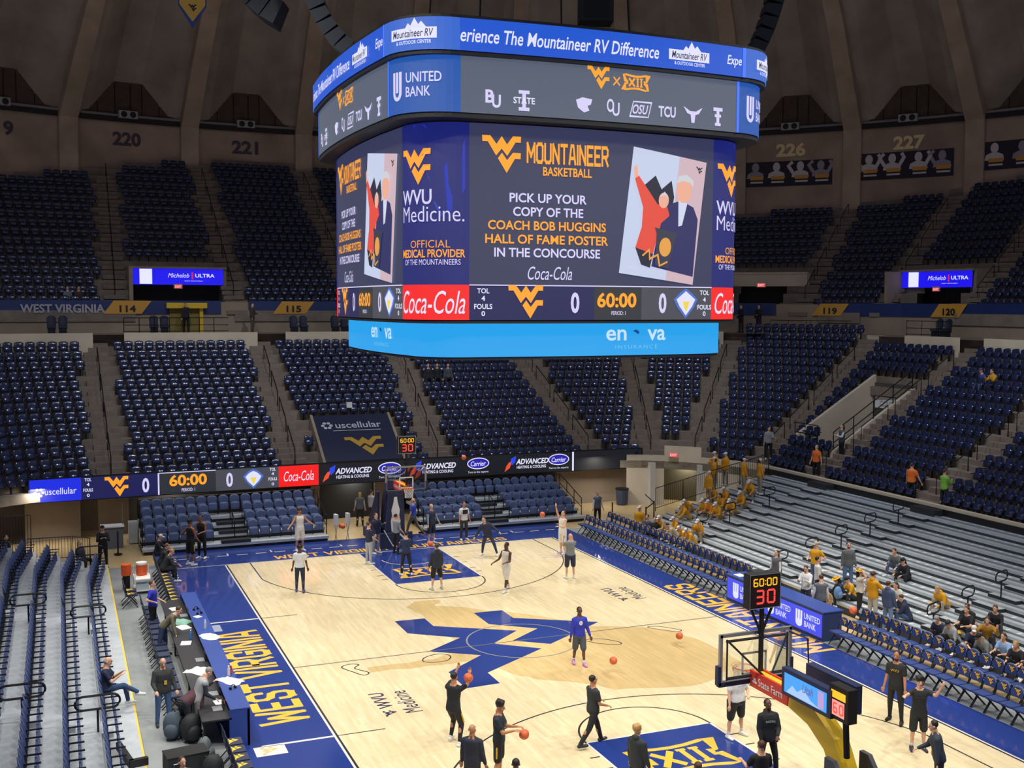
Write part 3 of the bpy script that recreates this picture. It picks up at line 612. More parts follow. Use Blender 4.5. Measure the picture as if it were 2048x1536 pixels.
# ------------------------------------------------------------------ walls at floor level
mb = MB()
def wseg(x0, y0, x1, y1, z0, z1, t=0.12, mi=0):
    L = math.hypot(x1-x0, y1-y0); mb.box(((x0+x1)/2, (y0+y1)/2, (z0+z1)/2), (L, t, z1-z0), math.atan2(y1-y0, x1-x0), mi)
wseg(-24, 24.2, -12.2, 24.2, -0.03, 2.6, mi=1); wseg(-12.2, 24.2, 11.4, 24.2, -0.03, 2.6, mi=2)
wseg(11.4, 24.2, 11.4, 22.2, -0.03, 2.3, mi=0); wseg(11.4, 22.2, 15.9, 22.2, -0.03, 2.3, mi=0)
wseg(-15.6, 22.3, -13.2, 22.6, -0.03, 2.4, mi=0); wseg(-12.4, 22.9, -11.0, 22.9, -0.03, 2.3, mi=0)
wseg(-2.2, 22.6, -1.75, 22.6, -0.03, 2.2, mi=0); wseg(-1.7, 22.9, 1.1, 22.9, -0.03, 2.2, mi=3); wseg(1.1, 22.5, 2.1, 22.5, -0.03, 2.2, mi=0)
tag(mb.build('wall_far', [M_TAUPE, M_TAUPE, M_DARKW, mat('charcoal_wall', '3f4143', 0.8)]), 'walls of the passage below the far stands', kind='structure')
mb = MB()
for a, b in zip(BP[:-1], BP[1:]):
    (p, nn) = a; x, y = P3(a, -0.02, 0)[:2]
    if y > 21.3 and x < 16: continue
    if x < 0: continue
    if 16.5 < x < 18.4 and 18.7 < y < 20.7:
        mb.quad(P3(a, -0.02, 2.1), P3(b, -0.02, 2.1), P3(b, -0.02, 3.3), P3(a, -0.02, 3.3), 0); continue
    mb.quad(P3(a, -0.02, -0.03), P3(b, -0.02, -0.03), P3(b, -0.02, 2.72), P3(a, -0.02, 2.72), 0); mb.quad(P3(a, -0.02, 2.72), P3(b, -0.02, 2.72), P3(b, 0.2, 2.72), P3(a, 0.2, 2.72), 0)
rw = tag(mb.build('wall_bowl', [M_CREAM]), 'cream wall along the foot of the lower bowl', kind='structure')
mb = MB(); wd = Vector((18.4-16.6, 18.8-20.5, 0)).normalized()
mb.box((18.6, 21.2, 1.2), (3.4, 0.12, 2.5), math.atan2(wd.y, wd.x), 1)
mb.box((16.45, 20.45, 1.15), (0.32, 0.32, 2.36), 0, 0); mb.box((18.5, 18.72, 1.15), (0.25, 0.25, 2.36), 0, 0)
tag(mb.build('door_1', [mat('column_white', 'd6d4cc', 0.6), mat('passage_olive', '6f6a55', 0.8)]), 'open corner doorway with white column', kind='structure')
MB().box((15.75, 21.55, 0.95), (0.42, 0.3, 1.95), 0).build('wall_column', mat('column_white', 'd6d4cc', 0.6))['kind'] = 'structure'
def exit_sign(x, y, z, rz, label, k=1.0):
    e = empty('exit_sign', (x, y, z), rz, label, 'sign')
    MB().box((0, 0, 0), (0.5*k, 0.08, 0.28*k)).build('sign_housing', mat('exit_housing', 'd8d2cc', 0.5), e)
    put(rect2d(0.44*k, 0.2*k), lambda u, v: (u, -0.045, v-0.02*k), 'lit_face', scr('exit_red', (232, 70, 70), 0.9), e)
    put(textfit('EXIT', 0.34*k, 0.13*k, 0.02), lambda u, v: (u, -0.055, v-0.02*k), 'lettering', scr('exit_text', (255, 200, 195), 1.0), e)
exit_sign(17.35, 19.6, 2.85, R(-45), 'lit red exit sign on the lintel of the corner doorway', 1.1)
# upper portals with signs
def portal(p, q, kind, label, text_side=1):
    (ax, ay), (bx, by) = p, q; L = math.hypot(bx-ax, by-ay); ux, uy = (bx-ax)/L, (by-ay)/L; nx, ny = -uy, ux
    if nx*ax+ny*ay < 0: nx, ny = -nx, -ny
    rz = math.atan2(uy, ux); c = ((ax+bx)/2, (ay+by)/2)
    mb = MB()
    at = lambda u, d, z: (c[0]+ux*u+nx*d, c[1]+uy*u+ny*d, z)
    def pbox(u, d, z, du, dd, dz, mi): mb.box(at(u, d, z), (du, dd, dz), rz, mi)
    pbox(0, 2.1, 11.7, L+0.4, 0.12, 3.2, 1); pbox(0, 0.3, 10.75, L, 4, 0.1, 1)
    pbox(-(L/2+0.08), 0.35, 11.9, 0.22, 3.5, 2.55, 0); pbox(L/2+0.08, 1.1, 11.9, 0.22, 2.0, 2.55, 0)
    pbox(0, 1.0, 13.22, L+0.3, 2.4, 0.12, 0)
    if kind == 'cream': pbox(0, -0.05, 12.75, L+0.2, 0.14, 0.8, 0)
    else: pbox(0, 0.12, 12.7, L, 0.2, 0.95, 2)
    o = tag(mb.build('wall_portal', [M_CREAM if kind == 'cream' else M_TAUPE, M_DARKW, M_BLACK]), 'entry portal in the upper bowl', kind='structure')
    if kind == 'ultra':
        e = empty('led_sign', at(0, 0, 12.68), 0, label, 'sign')
        fn = lambda u, v, d=0.0: (ux*u-nx*d, uy*u-ny*d, v)
        put(rect2d(L, 0.98), lambda u, v: fn(u, v, 0.0), 'screen', scr('ultra_blue', (28, 20, 235), 1.0, True), e)
        put(shift(rect2d(0.72, 0.9), -L/2+0.85, 0), lambda u, v: fn(u, v, 0.02), 'bright_block', scr('ultra_white', (232, 232, 255), 1.0), e)
        put(shift(textfit('Michelob', 1.25, 0.26, 0.0, 0.35), 0.05, 0.08), lambda u, v: fn(u, v, 0.02), 'lettering', scr('ultra_text', (225, 225, 255), 1.0), e)
        put(shift(rect2d(0.09, 0.42), 0.86, 0.06), lambda u, v: fn(u, v, 0.02), 'red_ribbon', scr('ultra_red', (220, 30, 80), 1.0), e)
        put(shift(textfit('ULTRA', 1.15, 0.22, 0.02), 1.6, 0.08), lambda u, v: fn(u, v, 0.02), 'lettering', scr('ultra_text', (225, 225, 255), 1.0), e)
        put(shift(textfit('ENJOY RESPONSIBLY', 1.1, 0.07, 0.0), 0.95, -0.26), lambda u, v: fn(u, v, 0.02), 'lettering', scr('ultra_text', (225, 225, 255), 1.0), e)
    return at, rz
at1, rz1 = portal(*PORTALS[0], 'blue LED beer sign above the yellow doorway')
at2, rz2 = portal(*PORTALS[1], 'blue LED beer sign above the tall tripod shape by the tunnel seats')
at3, rz3 = portal(*PORTALS[2], '')
exit_sign(*at1(0, -0.1, 12.1), rz1, 'small lit exit sign under the LED sign over the yellow doorway'); exit_sign(*at2(0.1, -0.1, 12.1), rz2, 'small lit exit sign under the LED sign at the side stand'); exit_sign(*at3(-0.4, -0.2, 12.45), rz3, 'lit exit sign on the cream portal beside the scoreboard', 1.2)
# ------------------------------------------------------------------ fixed stadium seats
M_SEAT = mat('seat_navy', '232d50', 0.2, spec=0.8)
M_SEATG = mat('seat_slate', '56658c', 0.4, spec=0.5)
M_SEATL = mat('seat_slate_dark', '4d5c8a', 0.38, spec=0.5)
M_PAD = mat('chair_pad_navy', '2a3f78', 0.5)
M_FRAME = mat('chair_frame_dark', '20242f', 0.4, metal=0.3)
def shell(mb, wdt, z0, z1, y0, tilt, wrap, t=0.04, nu=6, nv=4, rnd=0.08, mi=0):
    """curved seat back with a rounded top, facing -y"""
    V = []; F = []
    for s in (0, 1):
        for j in range(nv+1):
            for i in range(nu+1):
                u = -1+2*i/nu; v = j/nv; zt = z1-rnd*abs(u)**3; z = z0+(zt-z0)*v
                ww = wdt*(1-0.12*(1-v)); y = y0+tilt*(z-z0)-wrap*u*u+(t if s else 0)*(1-0.5*v)
                if s == 0 and j == nv: z -= 0.012
                V.append((u*ww/2, y, z))
    n = (nu+1)*(nv+1); a = lambda s, i, j: s*n+j*(nu+1)+i
    for j in range(nv):
        for i in range(nu):
            F.append((a(0,i,j), a(0,i+1,j), a(0,i+1,j+1), a(0,i,j+1))); F.append((a(1,i,j), a(1,i,j+1), a(1,i+1,j+1), a(1,i+1,j)))
    for i in range(nu): F.append((a(0,i,nv), a(0,i+1,nv), a(1,i+1,nv), a(1,i,nv))); F.append((a(0,i,0), a(1,i,0), a(1,i+1,0), a(0,i+1,0)))
    for j in range(nv): F.append((a(0,0,j), a(0,0,j+1), a(1,0,j+1), a(1,0,j))); F.append((a(0,nu,j), a(1,nu,j), a(1,nu,j+1), a(0,nu,j+1)))
    mb.add(V, F, mi)
def stadium_seat():
    mb = MB(); shell(mb, 0.47, 0.40, 0.86, 0.10, 0.12, 0.05, 0.05, 4, 3, 0.06)
    shell(mb, 0.44, 0.34, 0.66, -0.12, 0.28, -0.03, 0.05, 4, 2, 0.04)
    for s in (-1, 1): mb.box((s*0.255, 0.0, 0.58), (0.03, 0.30, 0.04), mi=1)
    mb.box((0, 0.1, 0.22), (0.05, 0.08, 0.44), mi=1); return mb
SEAT = stadium_seat()
LOWS = []; UPS = []
def tarp_zone(x, y): return -1.95 < x < 3.15 and y < 26.1
for i in range(15):
    for (x, y, nx, ny) in walk(LO0+i*TR, 0.555, start=0.2, yl=10.0, yr=-14.0):
        a = math.degrees(math.atan2(x, y))
        if i > 12 and not 45.0 < a < 57.2: continue
        if not in_view(x, y, 1.2) or aisle_d(x, y, AISLE_L) < 0.86 or in_tunnel(x, y, 0.35) or tarp_zone(x, y): continue
        if i < 2 and 16.2 < x < 19.3 and 18.2 < y < 21.6: continue
        LOWS.append((x, y, lz(i), math.atan2(-nx, ny), i))
for i in range(19):
    for (x, y, nx, ny) in walk(UO0+i*UTR, 0.56, start=0.1, yl=20.0, yr=2.0):
        if not in_view(x, y, 1.2) or aisle_d(x, y, AISLE_U) < 0.84 or in_portal(x, y, 0.4) or math.hypot(x, y) > 48.75: continue
        UPS.append((x, y, uz(i), math.atan2(-nx, ny), i))
ALL = [('l',)+s for s in LOWS]+[('u',)+s for s in UPS]
ALL.sort(key=lambda s: (s[1]-CAMP[0])**2+(s[2]-CAMP[1])**2+(s[3]-11.1)**2)
seat_me = SEAT.mesh('stadium_seat', [M_SEAT, M_FRAME], True)
IND = [s for s in ALL if s[0] == 'l'][:300]; ids = set(id(s) for s in IND)
def sec_name(x, y):
    ks = sorted((((x-ax-(bx-ax)*min(1, max(0, ((x-ax)*(bx-ax)+(y-ay)*(by-ay))/((bx-ax)**2+(by-ay)**2))))**2+(y-ay-(by-ay)*min(1, max(0, ((x-ax)*(bx-ax)+(y-ay)*(by-ay))/((bx-ax)**2+(by-ay)**2))))**2), k) for k, ((ax, ay), (bx, by)) in enumerate(AISLE_L))
    return tuple(sorted((ks[0][1], ks[1][1])))
SECT = {(6, 7): 'beside the stair tunnel', (7, 8): 'behind the orange and lime stewards', (8, 9): 'beyond the lime steward', (5, 6): 'below sign 119', (0, 1): 'left of the black tarp', (0, 10): 'beside the blue ribbon end', (1, 2): 'around the black tarp', (2, 3): 'behind the far basket', (3, 4): 'above the blank ribbon end', (4, 5): 'above the corner doorway'}
rowk = {}
for s in sorted(IND, key=lambda q: (q[5], -q[2])):
    sn = sec_name(s[1], s[2]); key = (sn, s[5]); k = rowk.get(key, 0); rowk[key] = k+1
    o = obj('stadium_chair', seat_me, None, (s[1], s[2], s[3]), s[4])
    tag(o, 'navy stadium seat, %s along the %s row up, %s' % (nth(k), ORD[s[5]], SECT.get(sn, 'of the bowl')), 'seat', 'navy stadium seats of the lower bowl')
def bulk(lst, name, label):
    base = np.array(SEAT.v); nf = len(SEAT.f); V = np.empty((len(lst)*len(base), 3)); F = []; nb = len(base)
    for k, s in enumerate(lst):
        c, sn = math.cos(s[4]), math.sin(s[4]); V[k*nb:(k+1)*nb] = np.column_stack([base[:, 0]*c-base[:, 1]*sn+s[1], base[:, 0]*sn+base[:, 1]*c+s[2], base[:, 2]+s[3]])
        F.extend([tuple(i+k*nb for i in q) for q in SEAT.f])
    me = bpy.data.meshes.new(name); me.from_pydata(V.tolist(), [], F); me.materials.append(M_SEAT); me.materials.append(M_FRAME)
    me.polygons.foreach_set('material_index', SEAT.m*len(lst)); me.polygons.foreach_set('use_smooth', [True]*len(F)); me.update()
    tag(obj(name, me), label, 'seats', kind='stuff')
bulk([s for s in ALL if id(s) not in ids], 'stadium_seating', 'remaining navy stadium seats filling the lower and upper bowl')

# ------------------------------------------------------------------ telescopic stands with slate chairs
def chair_b(name, label, grp, m_):
    e = empty(name, (0,0,0), 0, label, 'seat', grp)
    mb = MB(); shell(mb, 0.47, 0.42, 0.90, 0.12, 0.14, 0.06, 0.05, 8, 5, 0.13); mb.build('backrest', m_, e, smooth=True)
    mb = MB(); shell(mb, 0.45, 0.24, 0.60, -0.2, 0.12, -0.02, 0.06, 6, 3, 0.03); mb.build('seat_pan', m_, e, smooth=True)
    mb = MB()
    for s in (-1, 1): mb.box((s*0.245, -0.04, 0.64), (0.028, 0.42, 0.03)); mb.box((s*0.245, 0.1, 0.31), (0.03, 0.06, 0.62))
    mb.box((0, 0.1, 0.12), (0.46, 0.05, 0.05)); mb.build('arm_frame', M_FRAME, e)
    return e
farb = chair_b('telescopic_chair', 'x', 'slate seats on the far telescopic stands', M_SEATG); used = [False]
def place(proto, flag, loc, rz, label, grp=None):
    if not flag[0]:
        flag[0] = True; proto.location = loc; proto.rotation_euler = (0, 0, rz); proto['label'] = label
        if grp: proto['group'] = grp
        KIDS[proto] = [(c, list(c.children)) for c in proto.children]; return proto
    return dup(proto, loc, rz, label, grp)
def handloop(mb, c, rz, w_=0.8, h=0.95, r=0.028, ln=0.34):
    """stadium shaped grab rail on a short post"""
    pts = []
    for k in range(9): a = R(90+180*k/8); pts.append((-w_/2+ln/2+ln/2*math.cos(a), 0, h-0.17+0.17*math.sin(a)))
    for k in range(9): a = R(-90+180*k/8); pts.append((w_/2-ln/2+ln/2*math.cos(a), 0, h-0.17+0.17*math.sin(a)))
    M = Matrix.Translation(Vector(c)) @ Matrix.Rotation(rz, 4, 'Z')
    mb.tube([tuple(M @ Vector(p)) for p in pts], r, 6, closed=True); mb.tube([tuple(M @ Vector((0, 0, 0))), tuple(M @ Vector((0, 0, h-0.34)))], r, 6)
def stand_far(x0, x1, ax0, ax1, nm, label, rowtxt):
    e = empty('telescopic_stand', ((x0+x1)/2, 17.5, 0), 0, label, 'grandstand', 'telescopic stands at the far end'); ox = (x0+x1)/2
    for k in range(4):
        z = 0.24+0.27*k; sl = 0.13*k
        MB().box((0, 0.42+0.8*k, z-0.06), (x1-x0+0.0, 0.84, 0.12)).build('deck_row', M_ALU, e)
        MB().box((0, 0.05+0.8*k, (z-0.12)/2), (x1-x0-0.1, 0.04, z-0.12)).build('riser', M_BLACK, e)
        y = 17.5+0.55+0.8*k; n_ = 0; x = x0+0.35
        while x < x1-0.2:
            if not (ax0 < x < ax1):
                place(farb, used, (x, y, z), 0, 'slate telescopic seat, %s in from the %s, %s row' % (nth(n_), 'police officer' if nm == 'L' else 'basketball goal', ['front', 'second', 'third', 'back'][k])); n_ += 1
                x += 0.505
            elif k == 3:
                place(farb, used, (x, y, z), 0, 'slate telescopic seat, %s in from the %s, back row' % (nth(n_), 'police officer' if nm == 'L' else 'basketball goal')); n_ += 1
                x += 0.52
            else: x += 0.505
    for k in range(3):
        MB().box(((ax0+ax1)/2-ox, 0.12+0.8*k+0.05, 0.24+0.27*k+0.07), (ax1-ax0-0.2, 0.36, 0.14)).build('aisle_step', mat('step_dark', '2b2e33', 0.6), e)
    mb = MB(); mb.tube([((ax0+ax1)/2-ox, 0.5, 0.24), ((ax0+ax1)/2-ox, 0.5, 1.15), ((ax0+ax1)/2-ox, 1.3, 1.45), ((ax0+ax1)/2-ox, 1.3, 0.5)], 0.025, 6); mb.tube([((ax0+ax1)/2-ox, 1.9, 0.78), ((ax0+ax1)/2-ox, 1.9, 1.7)], 0.025, 6); mb.build('aisle_rail', M_RAIL, e)
    mb = MB()
    for s in (x0-ox+0.02, x1-ox-0.02):
        mb.tube([(s, 0.4, 0.2), (s, 0.4, 1.1), (s, 3.1, 2.0), (s, 3.1, 0.9)], 0.025, 6); mb.tube([(s, 0.4, 0.65), (s, 3.1, 1.5)], 0.02, 6)
        for t in (0.33, 0.66): mb.tube([(s, 0.4+2.7*t, 0.2+0.8*t), (s, 0.4+2.7*t, 1.1+0.9*t)], 0.02, 6)
    mb.build('side_rail', M_RAIL, e)
    mb = MB(); x = x0-ox
    while x < x1-ox:
        for zz in (1.15, 1.95): mb.tube([(x, 3.25, zz), (min(x+1.2, x1-ox), 3.25, zz)], 0.02, 5)
        for q in range(11): mb.tube([(x+q*0.11, 3.25, 1.15), (x+q*0.11, 3.25, 1.95)], 0.009, 4)
        x += 1.25
    mb.build('back_railing', M_RAIL, e)
    return e
stand_far(-10.75, -2.45, -7.45, -5.95, 'L', 'telescopic stand of slate seats at the far end nearer the police officer', 'of the stand nearer the police officer')
stand_far(2.3, 10.9, 5.45, 6.75, 'R', 'telescopic stand of slate seats at the far end beside the basket', 'of the stand beside the basket')
# left telescopic stand
e = empty('telescopic_stand', (-12.35, 0, 0), 0, 'long telescopic stand of navy seats behind the press table', 'grandstand')
NR = 7
for k in range(NR):
    z = 0.28+0.25*k
    MB().box((-0.45-0.88*k-0.1*(k == 0), 2.0, z-0.06), (0.9+0.2*(k == 0), 26.0, 0.12)).build('deck_row', M_ALU, e)
    MB().box((-0.03-0.88*k, 2.0, (z-0.12)/2), (0.04, 25.8, z-0.12)).build('riser', M_BLACK, e)
MB().box((0.02, -1.0, 0.252), (0.06, 32.0, 0.05)).build('yellow_nosing', M_YEL, e)
leftb = chair_b('stand_chair', 'x', 'navy seats of the stand behind the press table', M_SEATL); usedl = [False]
RN = ['front', 'second', 'third', 'fourth', 'fifth', 'sixth', 'seventh']
for k in range(6):
    z = 0.28+0.25*k; xb = -13.02-0.88*k; n_ = 0
    y = -9.6
    while y < 13.6:
        if not (-4.5 < y < -3.55 or 4.95 < y < 5.85):
            x = xb+(0.0 if y < 9.4 else (y-9.4)*0.1); rz = R(90)-(0 if y < 9.4 else R(6))
            az = math.degrees(math.atan2(x-CAMP[0], y-CAMP[1]))
            if az > -4.2: place(leftb, usedl, (x, y, z), rz, 'navy arm seat, %s from the camera in the %s row behind the press table' % (nth(n_), RN[k]))
            n_ += 1
        y += 0.505
hl = [(-13.3, 4.1, 0.3), (-15.05, 4.3, 0.8), (-13.3, -4.6, 0.3), (-15.0, -4.6, 0.8), (-13.0, 13.4, 0.28)]
for q in hl: mb = MB(); handloop(mb, (q[0]+12.35, q[1], q[2]), 0, 1.05, 1.15, 0.03, 0.36); mb.build('grab_rail', M_RAIL, e)
for k in range(1, 5):
    for y in (-4.02, 5.4): MB().box((-0.88*k+0.14, y, 0.28+0.25*(k-1)+0.07), (0.3, 0.85, 0.14)).build('aisle_step', M_ALU, e)
# right telescopic bleacher
e = empty('telescopic_bleacher', (12.07, 2, 0), 0, 'large empty grey aluminium bleacher beside the courtside chairs', 'grandstand')
BX, BZ, BT, BR = 12.07, 0.33, 0.73, 0.20
M_DASH = mat('dash_white', 'e6ecf0', 0.5)
for k in range(11):
    z = BZ+BR*k; x = BT*k; y0, y1 = (-16.5, 14.6-0.35*k if k < 2 else 14.2)
    yl = y1-y0; yc = (y0+y1)/2-2
    dk = MB().box((x+BT*0.5, yc, z-0.05), (BT, yl, 0.1)).box((x+0.24, yc, z+0.03), (0.05, yl, 0.06), mi=1).build('deck_row', [M_ALU, mat('seat_edge_grey', '858d95', 0.5)], e)
    MB().box((x+0.02, yc, (z-0.1)/2), (0.03, yl, z-0.1)).build('riser', mat('riser_dark', '33373d', 0.6), e)
    mb = MB(); y = y0-2+0.4
    while y < y1-2-0.3:
        if all(abs(y+2-a) > 0.9 for a in (10.0, 3.0, -5.3)): mb.box((x+0.5, y, z+0.003), (0.24, 0.1, 0.006))
        y += 0.46
    tag(mb.build('seat_mark', M_DASH, dk), kind='stuff')
    if k:
        for a in (10.0, 3.0, -5.3): MB().box((x-0.15, a-2, z-BR+0.06), (0.3, 1.2, 0.12)).box((x-0.15, a-2, z-BR+0.122), (0.28, 1.17, 0.006), mi=1).build('aisle_step', [mat('step_dark', '2b2e33', 0.6), M_ALU], e)
    if k < 10:
        for a in (10.0, 3.0, -5.3):
            if (k % 2 == 0) if a != 10.0 else k in (1, 3, 6): mb = MB(); handloop(mb, (x+0.45, a-2+0.05, z), R(20), 0.9, 1.0, 0.026, 0.34); mb.build('grab_rail', M_RAIL, e)
MB().box((BT*11+0.02, -3.1, 1.3), (0.06, 33.0, 2.6)).build('back_skirt', M_BLACK, e)
for a in (10.0, 3.0): MB().box((BT*11-0.3, a-2, 2.46), (0.5, 1.4, 0.26)).build('aisle_step', [mat('step_dark', '2b2e33', 0.6)], e)
# barrier railing at the far end of the bleacher
def railing(pts, label, h=1.15, sp=0.12, name='crowd_railing'):
    mb = MB()
    for a, b in zip(pts[:-1], pts[1:]):
        a, b = Vector(a), Vector(b); L = (b-a).length; n = max(1, int(L/1.5))
        for k in range(n):
            p, q = a+(b-a)*(k/n), a+(b-a)*((k+0.96)/n)
            mb.tube([p, p+Vector((0,0,h)), q+Vector((0,0,h)), q], 0.024, 5); mb.tube([p+Vector((0,0,0.15)), q+Vector((0,0,0.15))], 0.016, 5)
            m_ = int((q-p).length/sp)
            for j in range(1, m_): c = p+(q-p)*(j/m_); mb.tube([c+Vector((0,0,0.15)), c+Vector((0,0,h))], 0.009, 4)
    return tag(mb.build(name, M_RAIL), label, 'railing')
railing([(13.2, 14.3, 0.9), (16.4, 14.3, 1.6), (19.9, 14.3, 2.3)], 'black picket railing behind the band at the end of the bleacher')
railing([(-17.2, 17.8, 0), (-13.6, 17.6, 0), (-12.9, 16.9, 0)], 'black picket railing at the far end of the stand behind the police officer', 1.05)
railing([(-17.6, 19.8, 0.3), (-15.2, 19.8, 0.3)], 'tall black picket railing in front of the taupe passage wall', 1.4)
# ------------------------------------------------------------------ centre-hung scoreboard
class Panel:
    """one face of a rounded-square tier; u runs to the viewer's right"""
    def __init__(s, a, w_, side, bow=0.22): s.a, s.w, s.side, s.bow = a, w_, side, bow; s.r = a-w_; s.half = w_ if side in ('front', 'left', 'right', 'back') else math.pi*s.r/4
    def __call__(s, u, v, d=0.0):
        a, w_, sd = s.a, s.w, s.side
        if sd in ('front', 'left', 'right', 'back'):
            o = a+s.bow*(1-(u/w_)**2)+d
            return {'front': (u, -o, v), 'left': (-o, -u, v), 'right': (o, u, v), 'back': (-u, o, v)}[sd]
        c, t0 = {'fl': ((-w_, -w_), 180), 'fr': ((w_, -w_), 270), 'br': ((w_, w_), 0), 'bl': ((-w_, w_), 90)}[sd]
        th = R(t0+45)+u/s.r; return (c[0]+(s.r+d)*math.cos(th), c[1]+(s.r+d)*math.sin(th), v)
SIDES = ['fl', 'front', 'fr', 'right', 'br', 'back', 'bl', 'left']
sb = empty('scoreboard', (0, 0, 0), 0, 'huge four-tier rounded LED scoreboard hung over centre court', 'scoreboard')
def loop(a, w_, d, z, bow=0.22, n=10):
    P = []
    for sd in ['left', 'fl', 'front', 'fr', 'right', 'br', 'back', 'bl']:
        p = Panel(a, w_, sd, bow)
        for k in range(n): P.append(p(-p.half+2*p.half*k/n, z, d))
    return P
def ringbox(name, m_, rings, parent, cap=(True, True)):
    n = len(rings[0]); V = [q for r_ in rings for q in r_]; F = []
    for i in range(len(rings)-1):
        for k in range(n): F.append((i*n+k, i*n+(k+1) % n, (i+1)*n+(k+1) % n, (i+1)*n+k))
    if cap[0]: F.append(tuple(range(n-1, -1, -1)))
    if cap[1]: F.append(tuple((len(rings)-1)*n+k for k in range(n)))
    return MB().add(V, F).build(name, m_, parent)
M_SBLK = mat('board_housing', '15161c', 0.55)
T1 = (5.85, 4.28, 17.6, 18.42); T2 = (5.7, 4.2, 16.06, 17.5); T3 = (5.2, 3.78, 10.68, 15.9); T4 = (4.85, 3.6, 9.66, 10.6)
for nm, (a, w_, z0, z1), e0, e1 in (('top_tier', T1, 0.1, 0.08), ('upper_tier', T2, 0.13, 0.06), ('video_tier', T3, 0.1, 0.1), ('lower_tier', T4, 0.08, 0.05)):
    tier_o = ringbox(nm, M_SBLK, [loop(a, w_, -0.6, z0-e0), loop(a, w_, -0.03, z0-e0), loop(a, w_, -0.03, z1+e1), loop(a, w_, -0.6, z1+e1)], sb)
ringbox('core_housing', M_SBLK, [loop(4.4, 3.1, 0, 9.9), loop(4.9, 3.6, 0, 18.2)], sb)
TIER = {o.name: o for o in sb.children}
def face(T, side, u0, u1, z0, z1, m_, parent, name='screen', d=0.0, n=12):
    p = Panel(T[0], T[1], side)
    V = np.array([(u0+(u1-u0)*k/n, z) for z in (z0, z1) for k in range(n+1)]); F = [(k, k+1, n+2+k, n+1+k) for k in range(n)]
    return put((V, F), lambda u, v: p(u, v, d), name, m_, parent)
def art(T, side, vf, u, z, m_, parent, name='lettering', d=0.02):
    p = Panel(T[0], T[1], side); return put(shift(vf, u, z), lambda a, b: p(a, b, d), name, m_, parent)
C_BLUE = scr('blue', (24, 84, 205), 1.0, True); C_BLUE2 = scr('blue_corner', (52, 102, 205), 1.0, True); C_WHITE = scr('white', (226, 226, 250), 1.0); C_GREY = scr('slate', (84, 93, 112), 1.0, True)
C_UB = scr('bank_blue', (30, 84, 170), 1.0, True); C_GOLD = scr('orange', (255, 166, 40), 1.0); C_NAVY = scr('navy', (22, 30, 110), 1.0, True); C_NAVY2 = scr('navy_mid', (16, 44, 170), 1.0); C_DARK = scr('panel_dark', (52, 56, 88), 1.0, True)
C_LAV = scr('lavender', (214, 208, 246), 1.0); C_RED = scr('red', (246, 28, 28), 1.0, True); C_CYAN = scr('cyan', (36, 162, 236), 1.0, True); C_PALE = scr('pale_cyan', (196, 226, 250), 1.0); C_PALE2 = scr('pale_cyan_dim', (112, 190, 236), 1.0)
C_STRIP = scr('strip_dark', (44, 46, 54), 1.0, True); C_STRIPN = scr('strip_navy', (26, 28, 82), 1.0, True); C_STRIPG = scr('strip_grey', (70, 72, 82), 1.0, True); C_EDGE = scr('light_edge', (74, 120, 255), 1.0); C_INK = scr('ink', (20, 30, 70), 1.0)
def rv_logo(T, side, u, z, k, par):
    art(T, side, poly2d([(-0.3*k, 0.1*k), (-0.12*k, 0.36*k), (-0.02*k, 0.27*k), (0.12*k, 0.52*k), (0.26*k, 0.3*k), (0.36*k, 0.4*k), (0.62*k, 0.1*k)]), u, z, C_WHITE, par, 'mountain_emblem', 0.02)
    art(T, side, grid2d(1.72*k, 0.36*k, 8), u+0.02*k, z+0.02*k, C_WHITE, par, 'logo_plate', 0.03)
    art(T, side, textfit('Mountaineer RV', 1.5*k, 0.25*k, 0.01, 0.2), u+0.02*k, z+0.02*k, C_INK, par, 'lettering', 0.045)
    art(T, side, textfit('& OUTDOOR CENTER', 1.3*k, 0.12*k, 0.015), u+0.05*k, z-0.26*k, C_WHITE, par, 'lettering', 0.025)
def bank(T, side, u, z, k, par):
    art(T, side, join2d(shift(rect2d(0.11*k, 0.62*k), -0.15*k, 0.1*k), shift(rect2d(0.11*k, 0.62*k), 0.0, 0.1*k), shift(rect2d(0.11*k, 0.62*k), 0.15*k, 0.1*k), stroke2d([(0.15*k*math.cos(R(180+18*t)), -0.2*k+0.2*k*math.sin(R(180+18*t))) for t in range(11)], 0.11*k)), u-0.8*k, z, C_LAV, par, 'bank_emblem', 0.02)
    art(T, side, textfit('UNITED', 1.15*k, 0.3*k, 0.012), u+0.15*k, z+0.2*k, C_LAV, par); art(T, side, textfit('BANK', 0.82*k, 0.3*k, 0.012), u-0.02*k, z-0.22*k, C_LAV, par)
cc1 = math.pi*(T1[0]-T1[1])/4; cc2 = math.pi*(T2[0]-T2[1])/4; cc3 = math.pi*(T3[0]-T3[1])/4
t1, t2, t3, t4 = TIER['top_tier'], TIER['upper_tier'], TIER['video_tier'], TIER['lower_tier']
for sd in ('front', 'left', 'right', 'back'):
    face(T1, sd, -T1[1], T1[1], T1[2], T1[3], C_BLUE, t1); face(T2, sd, -T2[1], T2[1], T2[2], T2[3], C_GREY, t2); face(T3, sd, -T3[1], T3[1], 11.62, T3[3], C_DARK, t3); face(T4, sd, -T4[1], T4[1], T4[2], T4[3], C_CYAN, t4)
